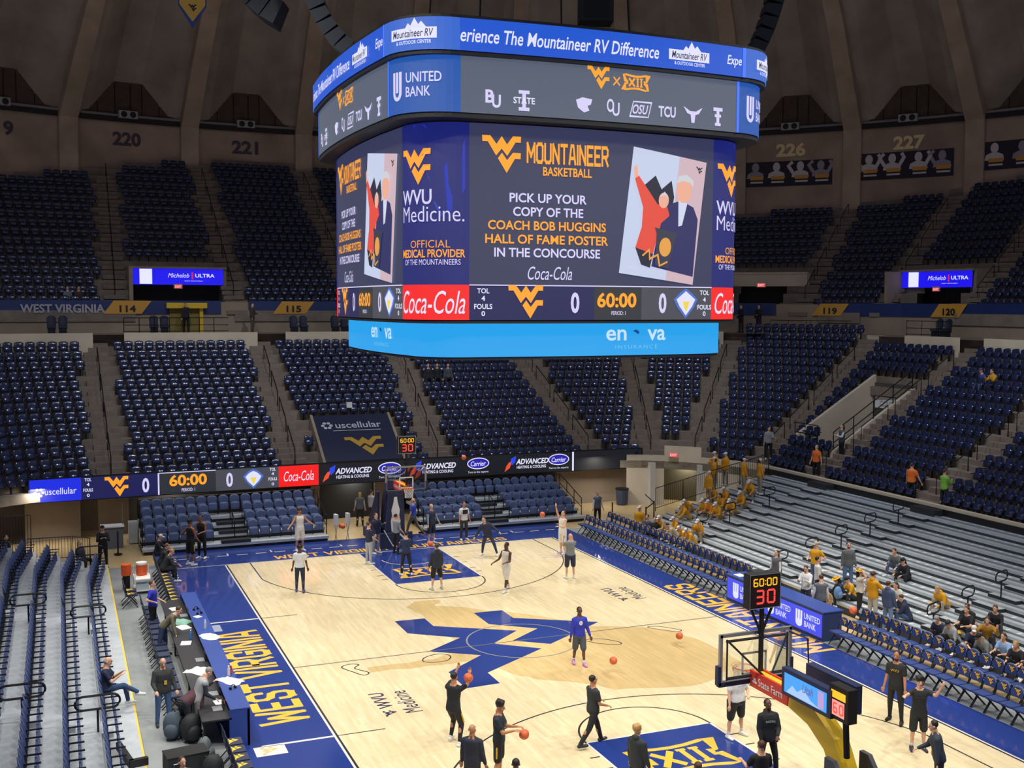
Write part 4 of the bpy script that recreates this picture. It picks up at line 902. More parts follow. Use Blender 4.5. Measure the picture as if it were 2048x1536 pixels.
for sd in ('fl', 'fr', 'br', 'bl'):
    face(T1, sd, -cc1, cc1, T1[2], T1[3], C_BLUE2, t1); face(T2, sd, -cc2, cc2, T2[2], T2[3], C_UB, t2); face(T3, sd, -cc3, cc3, 11.62, T3[3], C_NAVY, t3); face(T4, sd, -math.pi*1.25/4, math.pi*1.25/4, T4[2], T4[3], C_CYAN, t4)
    face(T3, sd, -cc3, cc3, T3[2], 11.62, C_RED, t3)
    face(T1, sd, -cc1, -cc1+0.1, T1[2], T1[3], C_EDGE, t1, 'light_edge', 0.02, 1); face(T2, sd, -cc2, -cc2+0.08, T2[2], T2[3], C_EDGE, t2, 'light_edge', 0.02, 1)
z = 18.0
for sd in ('front', 'left', 'right'):
    art(T1, sd, textfit('erience The Mountaineer RV Difference', 5.7, 0.36, 0.012, 0.2), -1.42, z, C_WHITE, t1); rv_logo(T1, sd, 2.4, z-0.02, 0.78, t1); art(T1, sd, textfit('Expe', 0.52, 0.34, 0.012, 0.2), 3.98, z, C_WHITE, t1)
for sd in ('fl', 'fr'): rv_logo(T1, sd, -0.05, z, 0.78, t1)
z = 16.78
LOGOS = ['BU', 'STATE', '', 'cat', 'OU', 'OSU', 'TCU', 'horn', 'TT']
for sd in ('front', 'left', 'right'):
    art(T2, sd, wv2d(0.66), -0.35, z+0.42, C_GOLD, t2, 'emblem'); art(T2, sd, join2d(stroke2d([(-0.1, -0.1), (0.1, 0.12)], 0.04), stroke2d([(-0.09, 0.12), (0.1, -0.1)], 0.04)), 0.2, z+0.36, C_GOLD, t2, 'cross_mark')
    art(T2, sd, join2d(xii2d(0.32, 0.17)), 0.8, z+0.38, C_GOLD, t2, 'emblem')
    for k, s in enumerate(LOGOS):
        u = -3.35+0.86*k; zz = z-0.33
        if s == 'BU': art(T2, sd, join2d(shift(textfit('B', 0.24, 0.34, 0.03), -0.08, 0.06), shift(textfit('U', 0.24, 0.34, 0.03), 0.1, -0.06)), u, zz, C_LAV, t2)
        elif s == 'STATE': art(T2, sd, join2d(shift(rect2d(0.1, 0.5), 0, 0), shift(rect2d(0.3, 0.09), 0, 0.22), shift(rect2d(0.3, 0.09), 0, -0.22)), u, zz, C_LAV, t2, 'emblem'); art(T2, sd, textfit('STATE', 0.6, 0.17, 0.02), u, zz, C_WHITE, t2, 'lettering', 0.03)
        elif s == 'cat': art(T2, sd, poly2d([(-0.24, 0.12), (-0.05, 0.2), (0.24, 0.16), (0.2, 0.02), (0.1, -0.02), (0.16, -0.14), (0, -0.2), (-0.18, -0.08)]), u, zz, C_LAV, t2, 'emblem')
        elif s == 'OU': art(T2, sd, join2d(shift(textfit('O', 0.22, 0.36, 0.02), -0.07, 0.04), shift(textfit('U', 0.22, 0.36, 0.02), 0.1, -0.05)), u, zz, C_LAV, t2)
        elif s == 'OSU': art(T2, sd, textfit('OSU', 0.5, 0.26, 0.02, 0.3), u, zz, C_LAV, t2); art(T2, sd, stroke2d([(-0.33, -0.2), (0.25, -0.2), (0.35, 0.2), (-0.22, 0.2)], 0.03, True), u, zz, C_LAV, t2, 'emblem_border')
        elif s == 'TCU': art(T2, sd, textfit('TCU', 0.56, 0.3, 0.03), u, zz, C_LAV, t2)
        elif s == 'horn': art(T2, sd, poly2d([(-0.32, 0.2), (-0.1, 0.08), (0.1, 0.08), (0.32, 0.2), (0.2, 0.02), (0.08, -0.02), (0.05, -0.24), (-0.05, -0.24), (-0.08, -0.02), (-0.2, 0.02)]), u, zz, C_LAV, t2, 'emblem')
        elif s == 'TT': art(T2, sd, join2d(shift(rect2d(0.32, 0.1), 0, 0.2), shift(rect2d(0.1, 0.45), 0, 0), shift(rect2d(0.22, 0.08), 0, 0.02), shift(rect2d(0.2, 0.08), 0, -0.22)), u, zz, C_LAV, t2, 'emblem')
for sd in ('fl', 'fr'): bank(T2, sd, 0.05, z, 0.86, t2)
# main video face
POSTER = {'sky': scr('poster_sky', (196, 206, 232), 1.0), 'warm': scr('poster_warm', (206, 178, 188), 1.0), 'suit': scr('poster_suit', (38, 40, 96), 1.0), 'skin': scr('poster_skin', (236, 172, 148), 1.0), 'red': scr('poster_red', (226, 74, 58), 1.0), 'dark': scr('poster_dark', (26, 28, 52), 1.0), 'shirt': scr('poster_shirt', (208, 214, 236), 1.0), 'hair': scr('poster_hair', (206, 206, 216), 1.0), 'gold': scr('poster_gold', (228, 160, 70), 1.0), 'pod': scr('poster_podium', (52, 52, 74), 1.0)}
for sd in ('front', 'left', 'right'):
    art(T3, sd, wv2d(1.08), -2.9, 15.1, C_GOLD, t3, 'emblem'); art(T3, sd, block2d('MOUNTAINEER', 2.45, 0.6, 0.2, 0.16), -0.98, 15.18, C_GOLD, t3); art(T3, sd, textfit('BASKETBALL', 1.45, 0.24, 0.02), -1.0, 14.7, C_GOLD, t3)
    for s, wd, zz, m_ in (('PICK UP YOUR', 2.25, 13.97, C_LAV), ('COPY OF THE', 2.05, 13.6, C_LAV), ('COACH BOB HUGGINS', 3.45, 13.23, C_GOLD), ('HALL OF FAME POSTER', 3.6, 12.86, C_GOLD), ('IN THE CONCOURSE', 3.1, 12.5, C_LAV)):
        art(T3, sd, textfit(s, wd, 0.25, 0.02), -1.55, zz, m_, t3)
    art(T3, sd, textfit('Coca-Cola', 1.3, 0.36, 0.0, 0.3), -1.5, 11.95, C_LAV, t3)
    # the tilted poster, flat print
    px, pz, rt = 2.05, 13.6, R(-7)
    def pa(vf, m_, d, nm='poster_print'): return art(T3, sd, shift(vf, 0, 0, 1, 1, rt), px, pz, POSTER[m_], t3, nm, d+(0.0 if nm == 'poster_sheet' or m_ == 'warm' else 0.03))
    pa(grid2d(2.5, 3.55, 12), 'sky', 0.03, 'poster_sheet'); pa(shift(grid2d(0.95, 3.55, 5), 0.775, 0), 'warm', 0.034)
    pa(poly2d([(-0.65, 0.2), (-0.8, 0.75), (-0.45, 1.1), (-0.2, 0.75), (0.1, 1.05), (0.25, 0.6), (0.2, 0.0)]), 'dark', 0.028)
    pa(poly2d([(-0.25, -1.45), (1.2, -1.55), (1.15, 0.1), (0.95, 0.42), (0.5, 0.55), (0.05, 0.35), (-0.1, 0.1)]), 'suit', 0.032)
    pa(poly2d([(0.4, 0.55), (0.72, 0.5), (0.62, -0.15), (0.5, -0.2)]), 'shirt', 0.036); pa(shift(disc2d(0.27, 0.36), 0.56, 0.85), 'skin', 0.04); pa(poly2d([(0.28, 1.0), (0.32, 1.22), (0.58, 1.3), (0.84, 1.18), (0.86, 0.98), (0.72, 1.1), (0.45, 1.1)]), 'hair', 0.044)
    pa(poly2d([(-0.85, -1.0), (-0.25, -1.1), (-0.1, -0.2), (0.15, 0.05), (0.05, 0.28), (-0.3, 0.32), (-1.0, 1.0), (-1.12, 0.9), (-0.75, 0.15), (-0.72, -0.4)]), 'red', 0.048)
    pa(poly2d([(-1.02, 0.98), (-1.12, 0.9), (-1.2, 1.2), (-1.1, 1.3)]), 'skin', 0.05); pa(shift(disc2d(0.17, 0.22), -0.1, 0.45), 'skin', 0.052); pa(poly2d([(-0.27, 0.52), (-0.1, 0.7), (0.07, 0.52), (-0.1, 0.6)]), 'hair', 0.056)
    pa(poly2d([(-0.85, -1.0), (-0.25, -1.1), (-0.3, -1.5), (-0.6, -1.45)]), 'dark', 0.05); pa(poly2d([(-0.3, -0.35), (0.5, -0.4), (0.45, -0.55), (0.3, -1.45), (-0.15, -1.4), (-0.22, -0.5)]), 'pod', 0.06); pa(shift(disc2d(0.2, 0.27), 0.12, -0.85), 'gold', 0.064)
    pa(stroke2d([(-0.6, -1.2), (-0.4, -1.0), (-0.35, -1.25), (-0.1, -1.1), (0.0, -1.4), (0.25, -1.25)], 0.05), 'gold', 0.068, 'signature'); pa(shift(textfit('Coca-Cola', 0.42, 0.13, 0, 0.3), -0.9, -1.55), 'shirt', 0.03)
    pa(shift(wv2d(0.22), 1.0, 1.5), 'dark', 0.03)
    # score strip
    for a, b, m_ in ((-3.78, -0.15, C_STRIPN), (-0.15, 1.35, C_STRIP), (1.35, 3.78, C_STRIPG)): face(T3, sd, a, b, T3[2], 11.62, m_, t3, 'score_strip', 0.0, 8)
    face(T3, sd, -3.78, 3.78, 11.6, 11.63, C_LAV, t3, 'strip_edge', 0.015, 8)
    for s_, u in ((-1, -3.4), (1, 3.52)):
        for s, zz, wd in (('TOL', 11.46, 0.34), ('4', 11.26, 0.1), ('FOULS', 11.04, 0.5), ('0', 10.85, 0.1)): art(T3, sd, textfit(s, wd, 0.14, 0.02), u, zz, C_WHITE, t3)
    art(T3, sd, wv2d(1.0), -2.2, 11.17, C_GOLD, t3, 'emblem')
    for u in (-0.75, 2.05): art(T3, sd, textfit('0', 0.26, 0.58, 0.03), u, 11.15, C_LAV, t3)
    art(T3, sd, textfit('60:00', 1.25, 0.42, 0.03), 0.55, 11.23, C_GOLD, t3); art(T3, sd, textfit('PERIOD: 1', 0.45, 0.11, 0.01), 0.6, 10.87, C_LAV, t3)
    art(T3, sd, poly2d([(-0.42, 0.1), (-0.2, 0.3), (0, 0.42), (0.2, 0.3), (0.42, 0.1), (0.3, -0.12), (0, -0.45), (-0.3, -0.12)]), 2.85, 11.16, scr('crest_blue', (74, 110, 200), 1.0), t3, 'shield_emblem', 0.02)
    art(T3, sd, poly2d([(-0.33, 0.1), (0, 0.34), (0.33, 0.1), (0.22, -0.1), (0, -0.36), (-0.22, -0.1)]), 2.85, 11.16, C_WHITE, t3, 'shield_emblem', 0.03)
    art(T3, sd, poly2d([(-0.12, 0.04), (0.12, 0.04), (0.06, -0.14), (0, -0.26), (-0.06, -0.14)]), 2.85, 11.16, scr('crest_gold', (238, 214, 80), 1.0), t3, 'shield_emblem', 0.04)
for sd in ('fl', 'fr'):
    art(T3, sd, poly2d([(-0.6, 2.6), (-0.2, 2.6), (0.35, 1.5), (0.9, 2.2), (0.9, 0.9), (0.45, 0.2), (-0.1, 1.2)]), 0.1, 13.25, C_NAVY2, t3, 'pattern', 0.01)
    art(T3, sd, poly2d([(0.05, -0.4), (0.9, 0.8), (0.9, 0.3), (0.25, -0.8)]), 0.1, 14.2, C_NAVY2, t3, 'pattern', 0.01)
    art(T3, sd, wv2d(1.05), -0.45, 14.75, C_GOLD, t3, 'emblem'); art(T3, sd, textfit('WVU', 1.1, 0.4, 0.015), -0.45, 13.95, C_LAV, t3); art(T3, sd, textfit('Medicine.', 1.95, 0.42, -0.005), 0.0, 13.5, C_LAV, t3)
    art(T3, sd, textfit('OFFICIAL', 1.2, 0.2, -0.005), 0, 12.7, C_GOLD, t3); art(T3, sd, textfit('MEDICAL PROVIDER', 2.0, 0.22, 0.02), 0, 12.45, C_GOLD, t3); art(T3, sd, textfit('OF THE MOUNTAINEERS', 1.75, 0.15, 0.0), 0, 12.22, C_LAV, t3)
    art(T3, sd, textfit('Coca-Cola', 2.0, 0.62, 0.0, 0.3), 0.0, 11.15, C_WHITE, t3)
for sd in ('front', 'left', 'right'):
    u0 = 1.35 if sd == 'front' else 1.0
    art(T4, sd, textfit('en', 0.66, 0.32, 0.015), u0-0.62, 10.24, C_PALE, t4); art(T4, sd, textfit('va', 0.62, 0.32, 0.015), u0+0.72, 10.24, C_PALE, t4)
    art(T4, sd, poly2d([(-0.1, 0.04), (0.02, 0.08), (0.12, 0.0), (0.08, -0.06)]), u0+0.02, 10.32, scr('brand_drop', (22, 70, 140), 1.0), t4, 'emblem'); art(T4, sd, textfit('INSURANCE', 1.4, 0.11, 0.0, 0, 1.4), u0+0.05, 9.9, C_PALE2, t4)
# suspension gear above the board
mb = MB()
for x, y in ((-2.5, -2.5), (2.5, -2.5), (2.5, 2.5), (-2.5, 2.5)): mb.tube([(x, y, 18.2), (x*0.6, y*0.6, 40.5)], 0.03, 5)
mb.build('hoist_cable', M_RAIL, sb)
# speaker clusters hung around the board
M_SPK = mat('speaker_face', '6d757b', 0.6); M_SPKD = mat('speaker_case', '22262c', 0.6)
def line_array(top, yaw, n, label, curve_deg=55, size=(1.1, 0.55, 0.42), face_col=None, tilt0=0):
    e = empty('line_array_speaker', top, yaw, label, 'speaker'); y, z = 0.0, 0.0
    for k in range(n):
        a = R(tilt0+curve_deg*(k/max(1, n-1))**1.6); h = size[2]
        c = Vector((0, y-math.sin(a)*h/2*-1, z-math.cos(a)*h/2))
        M = Matrix.Rotation(-a, 4, 'X') if False else Matrix.Rotation(a, 4, 'X')
        mb = MB(); x_, y_, z_ = size[0]/2, size[1], h*0.47
        V = [(-x_, 0, z_), (x_, 0, z_), (x_, 0, -z_), (-x_, 0, -z_), (-x_*0.8, y_, z_*0.7), (x_*0.8, y_, z_*0.7), (x_*0.8, y_, -z_*0.7), (-x_*0.8, y_, -z_*0.7)]
        mb.add(V, [(0,1,2,3)], 1); mb.add(V, [(4,7,6,5),(0,4,5,1),(1,5,6,2),(2,6,7,3),(3,7,4,0)], 0); mb.xf(M); 
        b = mb.build('speaker_box', [M_SPKD, face_col or M_SPK], e); b.location = c
        y += math.sin(a)*h; z -= math.cos(a)*h
    MB().box((0, 0.3, 0.25), (1.0, 0.7, 0.4)).build('rigging_frame', M_SPKD, e)
    return e
line_array((-7.15, 0.6, 22.6), R(-112), 12, 'grey curved line array speaker hanging beside the blue scoreboard rim', 58, (1.0, 0.5, 0.42))
line_array((9.6, -0.7, 23.6), R(70), 11, 'dark curved line array speaker behind the far scoreboard corner', 30, (1.0, 0.5, 0.46), mat('speaker_face_dark', '4a5157', 0.6), 6)
line_array((-9.35, 2.6, 21.75), R(-112), 6, 'dark curved speaker hang beneath the dome near the pennant', 30, (1.15, 0.75, 0.5), M_SPKD, 30)
e = empty('cube_speaker', (3.4, 1.8, 22.2), R(-20), 'boxy dark speaker hanging above the scoreboard top edge', 'speaker')
MB().box((0, 0, -0.9), (1.15, 0.9, 1.1)).build('speaker_box', M_SPKD, e); MB().box((0, 0, 0.7), (0.8, 0.7, 2.2)).build('rigging_frame', mat('rig_grey', '4b4e58', 0.5), e)
put(rect2d(0.85, 0.85), lambda u, v: (u, -0.46, v-0.9), 'speaker_grille', M_BLACK, e)
# ------------------------------------------------------------------ LED ribbon along the far stand
rb = empty('ribbon_board', (0, 21.25, 2.5), 0, 'long LED ribbon board along the foot of the far stand', 'scoreboard')
def rbf(x, v, d=0.0): return (x, 0.42*(1-(x/16.0)**2)-d, v)
mb = MB()
for k in range(40):
    xa, xb = -15.4+31.7*k/40, -15.4+31.7*(k+1)/40
    mb.add([rbf(xa, -0.56), rbf(xb, -0.56), rbf(xb, 0.56), rbf(xa, 0.56), rbf(xa, -0.56, -0.25), rbf(xb, -0.56, -0.25), rbf(xb, 0.56, -0.25), rbf(xa, 0.56, -0.25)], [(0,1,2,3),(7,6,5,4),(3,2,6,7),(0,4,5,1)])
mb.build('ribbon_housing', M_SBLK, rb)
def rface(x0, x1, m_, z0=-0.52, z1=0.52, d=0.015, name='screen', n=8):
    V = np.array([(x0+(x1-x0)*k/n, z) for z in (z0, z1) for k in range(n+1)]); return put((V, [(k, k+1, n+2+k, n+1+k) for k in range(n)]), lambda u, v: rbf(u, v, d), name, m_, rb)
def rart(vf, x, z, m_, name='lettering', d=0.03): return put(shift(vf, x, z), lambda a, b: rbf(a, b, d), name, m_, rb)
R_BLUE = scr('ribbon_blue', (26, 44, 225), 1.0, True); R_WHITE = scr('white', (226, 226, 250), 1.0)
rface(-15.35, -13.15, R_BLUE); rface(-13.15, -9.7, C_STRIPN); rface(-9.7, -7.05, C_STRIP); rface(-7.05, -4.0, C_STRIPG); rface(-4.0, -2.0, C_RED); rface(-2.0, 16.2, scr('ribbon_black', (20, 22, 30), 1.0))
rface(-9.75, -9.68, C_LAV, d=0.03, name='divider', n=1); rface(-9.7, -7.05, C_LAV, 0.49, 0.53, 0.03, 'divider', 4); rface(12.0, 12.1, C_WHITE, d=0.03, name='divider', n=1)
def star(x, z, k, m_): rart(join2d(*[shift(disc2d(0.07*k, 0.07*k, 8), 0.16*k*math.cos(R(60*q)), 0.16*k*math.sin(R(60*q))) for q in range(6)]), x, z, m_, 'brand_star')
star(-14.95, -0.08, 1.0, R_WHITE); rart(textfit('uscellular', 1.35, 0.3, 0.005), -14.03, -0.05, R_WHITE)
for u in (-12.85, -4.3):
    for s, zz, wd in (('TOL', 0.4, 0.3), ('4', 0.18, 0.12), ('FOULS', -0.08, 0.42), ('0', -0.33, 0.12)): rart(textfit(s, wd, 0.15, 0.02), u, zz, R_WHITE)
rart(wv2d(1.05), -11.6, 0.0, C_GOLD, 'emblem'); rart(textfit('0', 0.32, 0.7, 0.03), -10.3, -0.02, C_LAV); rart(textfit('60:00', 1.75, 0.55, 0.03), -8.35, 0.12, C_GOLD); rart(textfit('PERIOD: 1', 0.62, 0.16, 0.01), -8.35, -0.35, C_LAV)
rart(textfit('0', 0.32, 0.7, 0.03), -6.4, 0, C_LAV)
for sc_, mm, d in ((1.0, 'crest_blue', 0.03), (0.78, 'white', 0.035)): rart(poly2d([(-0.5*sc_, 0.12*sc_), (-0.25*sc_, 0.36*sc_), (0, 0.48*sc_), (0.25*sc_, 0.36*sc_), (0.5*sc_, 0.12*sc_), (0.35*sc_, -0.15*sc_), (0, -0.5*sc_), (-0.35*sc_, -0.15*sc_)]), -5.25, 0, MATS['led_'+mm], 'shield_emblem', d)
rart(poly2d([(-0.15, 0.05), (0.15, 0.05), (0.07, -0.15), (0, -0.3), (-0.07, -0.15)]), -5.25, 0, MATS['led_crest_gold'], 'shield_emblem', 0.04)
rart(textfit('Coca-Cola', 1.5, 0.5, 0, 0.3), -3.0, 0, R_WHITE)
R_OR = scr('flame_orange', (236, 80, 40), 1.0); R_CB = scr('carrier_blue', (38, 30, 170), 1.0)
for x0 in (-1.75, 2.8, 8.1):
    k = 1.0
    rart(poly2d([(-0.05, -0.4), (0.25, -0.2), (0.35, 0.1), (0.5, 0.2), (0.2, 0.1), (0.05, -0.1)]), x0, 0.0, R_OR, 'flame_emblem'); rart(poly2d([(0.28, 0.0), (0.32, 0.3), (0.62, 0.45), (0.56, 0.1), (0.4, -0.05)]), x0, 0, scr('flame_blue', (40, 70, 225), 1.0), 'flame_emblem')
    rart(textfit('ADVANCED', 1.9, 0.3, 0.03, 0.25), x0+1.55, 0.12, R_WHITE); rart(textfit('HEATING & COOLING', 1.7, 0.16, 0.015), x0+1.5, -0.18, R_WHITE)
for x0 in (1.7, 6.55, 11.2):
    rart(disc2d(0.62, 0.31), x0, 0.14, R_WHITE, 'brand_oval', 0.03); rart(disc2d(0.57, 0.26), x0, 0.14, R_CB, 'brand_oval', 0.035); rart(textfit('Carrier', 0.85, 0.26, 0.01, 0.25), x0, 0.13, R_WHITE, 'lettering', 0.04)
    rart(textfit('Turn to the experts', 1.15, 0.14, 0.0), x0, -0.33, R_WHITE)
# black tarp over the seats beside the far basket
tp = empty('seating_tarp', (0.6, 23.95, 4.02), 0, 'dark seating tarp with gold emblem on the lower bowl', 'tarp')
sl = math.atan2(2.05, 3.1)
def tpf(u, v, d=0.0): return (u, v*math.cos(sl)-d*math.sin(sl), v*math.sin(sl)+d*math.cos(sl))
MB().box((0, 0, 0), (4.1, 3.75, 0.06)).xf(Matrix.Rotation(sl, 4, 'X')).build('tarp_sheet', mat('tarp_navy', '1d2746', 0.6, noise=0.1, nscale=2), tp)
for s in (-1, 1): MB().box((s*2.13, 0, -0.25), (0.14, 3.9, 0.6)).xf(Matrix.Rotation(sl, 4, 'X')).build('side_kerb', M_TAUPE, tp)
M_TG = mat('tarp_gold', 'c79c3a', 0.6); M_TW = mat('tarp_white', 'c9cdd6', 0.6)
put(shift(wv2d(2.0), 0.25, -0.75, 1, 0.82), lambda u, v: tpf(u, v, 0.045), 'emblem', M_TG, tp); put(shift(textfit('uscellular', 2.5, 0.5, 0.01), 0.25, 1.0), lambda u, v: tpf(u, v, 0.045), 'lettering', M_TW, tp)
put(shift(join2d(*[shift(disc2d(0.1, 0.1, 8), 0.22*math.cos(R(60*q)), 0.22*math.sin(R(60*q))) for q in range(6)]), -1.45, 1.0), lambda u, v: tpf(u, v, 0.045), 'brand_star', M_TW, tp); put(shift(rect2d(2.6, 0.04), 0.1, 0.55), lambda u, v: tpf(u, v, 0.045), 'white_rule', M_TW, tp)
cam_ = empty('wall_camera', (0.7, 26.2, 5.0), 0, 'small white box camera on a post above the seating tarp', 'camera'); MB().box((0, 0, 0.55), (0.3, 0.3, 0.3)).build('camera_body', M_WHITE, cam_); MB().tube([(0, 0, -0.3), (0, 0, 0.4)], 0.04, 6).build('camera_post', M_STEEL, cam_)
# ------------------------------------------------------------------ basketball goals
M_GLASS = mat('board_glass', 'dfeade', 0.03, trans=1.0, alpha=0.35); M_RIM = mat('rim_orange', 'e8622a', 0.4); M_NET = mat('net_white', 'e8e8e4', 0.8); M_PADN = mat('pad_navy', '232c4d', 0.6); M_FRAMEG = mat('goal_frame_grey', 'a9adb0', 0.35, metal=0.6)
M_YELLOW = mat('goal_yellow', 'd9b21e', 0.45); M_REDP = mat('pad_red', 'd8382c', 0.5)
S_AMB = scr('amber', (255, 190, 40), 1.2); S_RED = scr('clock_red', (255, 70, 60), 1.2); S_BLK = mat('clock_face', '241014', 0.4)
def seg7(ch, w_, h, t):
    on = {'0':'abcdef','1':'bc','2':'abged','3':'abgcd','4':'fgbc','5':'afgcd','6':'afgedc','7':'abc','8':'abcdefg','9':'abcdfg'}[ch]; L = []
    P = {'a': (0, h/2, w_, t), 'd': (0, -h/2, w_, t), 'g': (0, 0, w_, t), 'b': (w_/2, h/4, t, h/2), 'c': (w_/2, -h/4, t, h/2), 'f': (-w_/2, h/4, t, h/2), 'e': (-w_/2, -h/4, t, h/2)}
    for c in on: x, y, a, b = P[c]; L.append(shift(rect2d(a*0.92, b*0.92), x, y))
    return join2d(*L)
def clock(parent, c, w_, h, faces, nm='shot_clock'):
    o = MB().box(c, (w_, 0.2, h)).build(nm, M_BLACK, parent)
    for rz in faces:
        ca, sa = math.cos(rz), math.sin(rz); dist = 0.112
        fn = lambda u, v, d=0.0: (c[0]+u*ca+(dist+d)*sa, c[1]+u*sa-(dist+d)*ca, c[2]+v)
        put(rect2d(w_*0.9, h*0.92), lambda u, v: fn(u, v), 'clock_panel', S_BLK, o)
        put(stroke2d([(-w_*.49, -h*.49), (w_*.49, -h*.49), (w_*.49, h*.49), (-w_*.49, h*.49)], 0.02, True), lambda u, v: fn(u, v, 0.01), 'clock_border', M_FRAMEG, o)
        for k, ch in enumerate('6000'): put(shift(seg7(ch, w_*0.12, h*0.2, w_*0.035), -w_*0.31+k*w_*0.185+(w_*0.06 if k > 1 else 0), h*0.26), lambda u, v: fn(u, v, 0.01), 'digit', S_AMB, o)
        put(join2d(shift(rect2d(.025, .025), 0, h*.3), shift(rect2d(.025, .025), 0, h*.2)), lambda u, v: fn(u, v, 0.01), 'colon', S_AMB, o)
        for k, ch in enumerate('30'): put(shift(seg7(ch, w_*0.22, h*0.36, w_*0.06), -w_*0.17+k*w_*0.36, -h*0.16), lambda u, v: fn(u, v, 0.01), 'digit', S_RED, o)
    return o
def goal(sgn, label):
    g = empty('basketball_goal', (0, 0, 0), 0, label, 'basketball hoop'); Y = lambda d: sgn*(13.105+d)      # d: distance behind the board face
    bd = MB().box((0, Y(0.02), 3.44), (1.83, 0.025, 1.07)).build('backboard', M_GLASS, g)
    mb = MB()
    for x in (-0.9, 0.9): mb.box((x, Y(0.05), 3.44), (0.07, 0.07, 1.12))
    for z_ in (2.92, 3.97): mb.box((0, Y(0.05), z_), (1.86, 0.07, 0.07))
    mb.build('board_frame', M_FRAMEG, bd)
    mb = MB()
    for x in (-0.3, 0.3): mb.box((x, Y(0.0), 3.27), (0.05, 0.012, 0.46))
    for z_ in (3.05, 3.5): mb.box((0, Y(0.0), z_), (0.64, 0.012, 0.05))
    mb.build('target_square', M_WHITE, bd)
    mb = MB(); mb.box((0, Y(0.03), 2.9), (1.9, 0.12, 0.1)); 
    for x in (-0.94, 0.94): mb.box((x, Y(0.03), 3.1), (0.08, 0.12, 0.42))
    mb.build('edge_padding', M_PADN, bd)
    mb = MB()
    if sgn < 0:
        mb.tube([(-0.75, Y(0.14), 3.85), (0.0, Y(0.5), 3.05)], 0.025, 6); mb.tube([(0.75, Y(0.14), 3.85), (0.05, Y(0.5), 3.05)], 0.025, 6); mb.tube([(-0.8, Y(0.12), 3.86), (0.8, Y(0.12), 3.86)], 0.03, 6); mb.tube([(-0.78, Y(0.12), 3.04), (0.78, Y(0.12), 3.04)], 0.03, 6)
        for x in (-0.78, 0.78): mb.tube([(x, Y(0.12), 3.0), (x, Y(0.12), 3.9)], 0.02, 6)
        mb.tube([(0.85, Y(0.1), 3.9), (1.0, Y(0.55), 3.85), (1.02, Y(0.6), 3.0)], 0.022, 6)
    mb.tube([(0.06, Y(0.16), 2.9), (0.06, Y(0.16), 4.55)], 0.055, 8)
    for x in (-0.24, 0.34): mb.tube([(0.06, Y(0.16), 3.95), (x, Y(0.16), 4.56)], 0.03, 6)
    mb.build('board_brace', M_BLACK, g)
    rm = MB(); rm.tube([(0.23*math.cos(2*math.pi*k/24), Y(-0.38)+0.23*math.sin(2*math.pi*k/24), 3.05) for k in range(24)], 0.012, 6, closed=True); rm.box((0, Y(-0.07), 3.03), (0.2, 0.16, 0.04)); r_ = rm.build('rim', M_RIM, g)
    nb = MB(); nlv = 6
    def np_(k, l): rr = 0.225-0.03*l+0.004*l*l-0.0; a = 2*math.pi*(k+0.5*(l % 2))/12; return (rr*math.cos(a), Y(-0.38)+rr*math.sin(a), 3.04-0.075*l)
    for l in range(nlv-1):
        for k in range(12): nb.tube([np_(k, l), np_(k, l+1)], 0.006, 4); nb.tube([np_(k, l), np_(k-1 if l % 2 == 0 else k+1, l+1)], 0.006, 4)
    nb.build('net', M_NET, r_)
    mb = MB(); mb.box((0, Y(0.85), 2.98), (0.2, 1.5, 0.3)); mb.build('boom', M_YELLOW, g)
    for s in (-1, 1):
        pd = MB().box((s*0.13, Y(0.75), 2.98), (0.05, 1.35, 0.36)).build('boom_pad', M_REDP, g)
        fn = (lambda u, v: (-0.165, Y(0.75)-u*1.0, 2.98+v)) if s < 0 else (lambda u, v: (0.165, Y(0.75)+u, 2.98+v))
        put(shift(textfit('State Farm', 0.85, 0.17, 0.01), 0.08, 0.0), fn, 'lettering', M_WHITE, pd); put(shift(join2d(disc2d(0.05, 0.03, 10), shift(disc2d(0.05, 0.03, 10), -0.04, -0.06), shift(disc2d(0.05, 0.03, 10), 0.04, -0.06)), -0.48, 0.02), fn, 'brand_emblem', M_WHITE, pd)
    # curved arm down to the base
    pts = [(1.5, 2.98, 0.34), (2.2, 2.86, 0.42), (2.8, 2.5, 0.44), (3.15, 1.9, 0.42), (3.35, 1.1, 0.4), (3.45, 0.3, 0.4)]
    V = []; F = []
    for d_, z_, th in pts:
        for x in (-0.16, 0.16): V += [(x, Y(d_-0.25*th), z_+th*0.5), (x, Y(d_+0.1), z_-th*0.5)]
    V = []
    tang = []
    for i, (d_, z_, th) in enumerate(pts):
        a = pts[max(0, i-1)]; b = pts[min(len(pts)-1, i+1)]; t = Vector((b[0]-a[0], b[1]-a[1])).normalized(); n_ = Vector((t.y*-1, t.x))
        for x, s in ((-0.17, 1), (0.17, 1), (0.17, -1), (-0.17, -1)): V.append((x, Y(d_+n_.x*s*th/2), z_+n_.y*s*th/2))
    for i in range(len(pts)-1):
        for j in range(4): F.append((i*4+j, i*4+(j+1) % 4, (i+1)*4+(j+1) % 4, (i+1)*4+j))
    F += [(3,2,1,0), tuple((len(pts)-1)*4+j for j in range(4))]
    MB().add(V, F).build('support_arm', M_YELLOW if sgn < 0 else M_PADN, g)
    MB().box((0, Y(4.1), 0.2), (1.2, 2.2, 0.42)).build('base', M_PADN, g)
    for s in (-1, 1): MB().prism([(3.0, 0.3), (4.6, 0.3), (4.4, 1.1), (3.3, 2.4), (3.05, 2.4)], s*0.42-0.05, s*0.42+0.05).xf(Matrix(((0,0,1,0),(sgn,0,0,sgn*13.105),(0,1,0,0),(0,0,0,1)))).build('side_pad', M_PADN if sgn > 0 else mat('pad_grey', '4a4d57', 0.6), g)
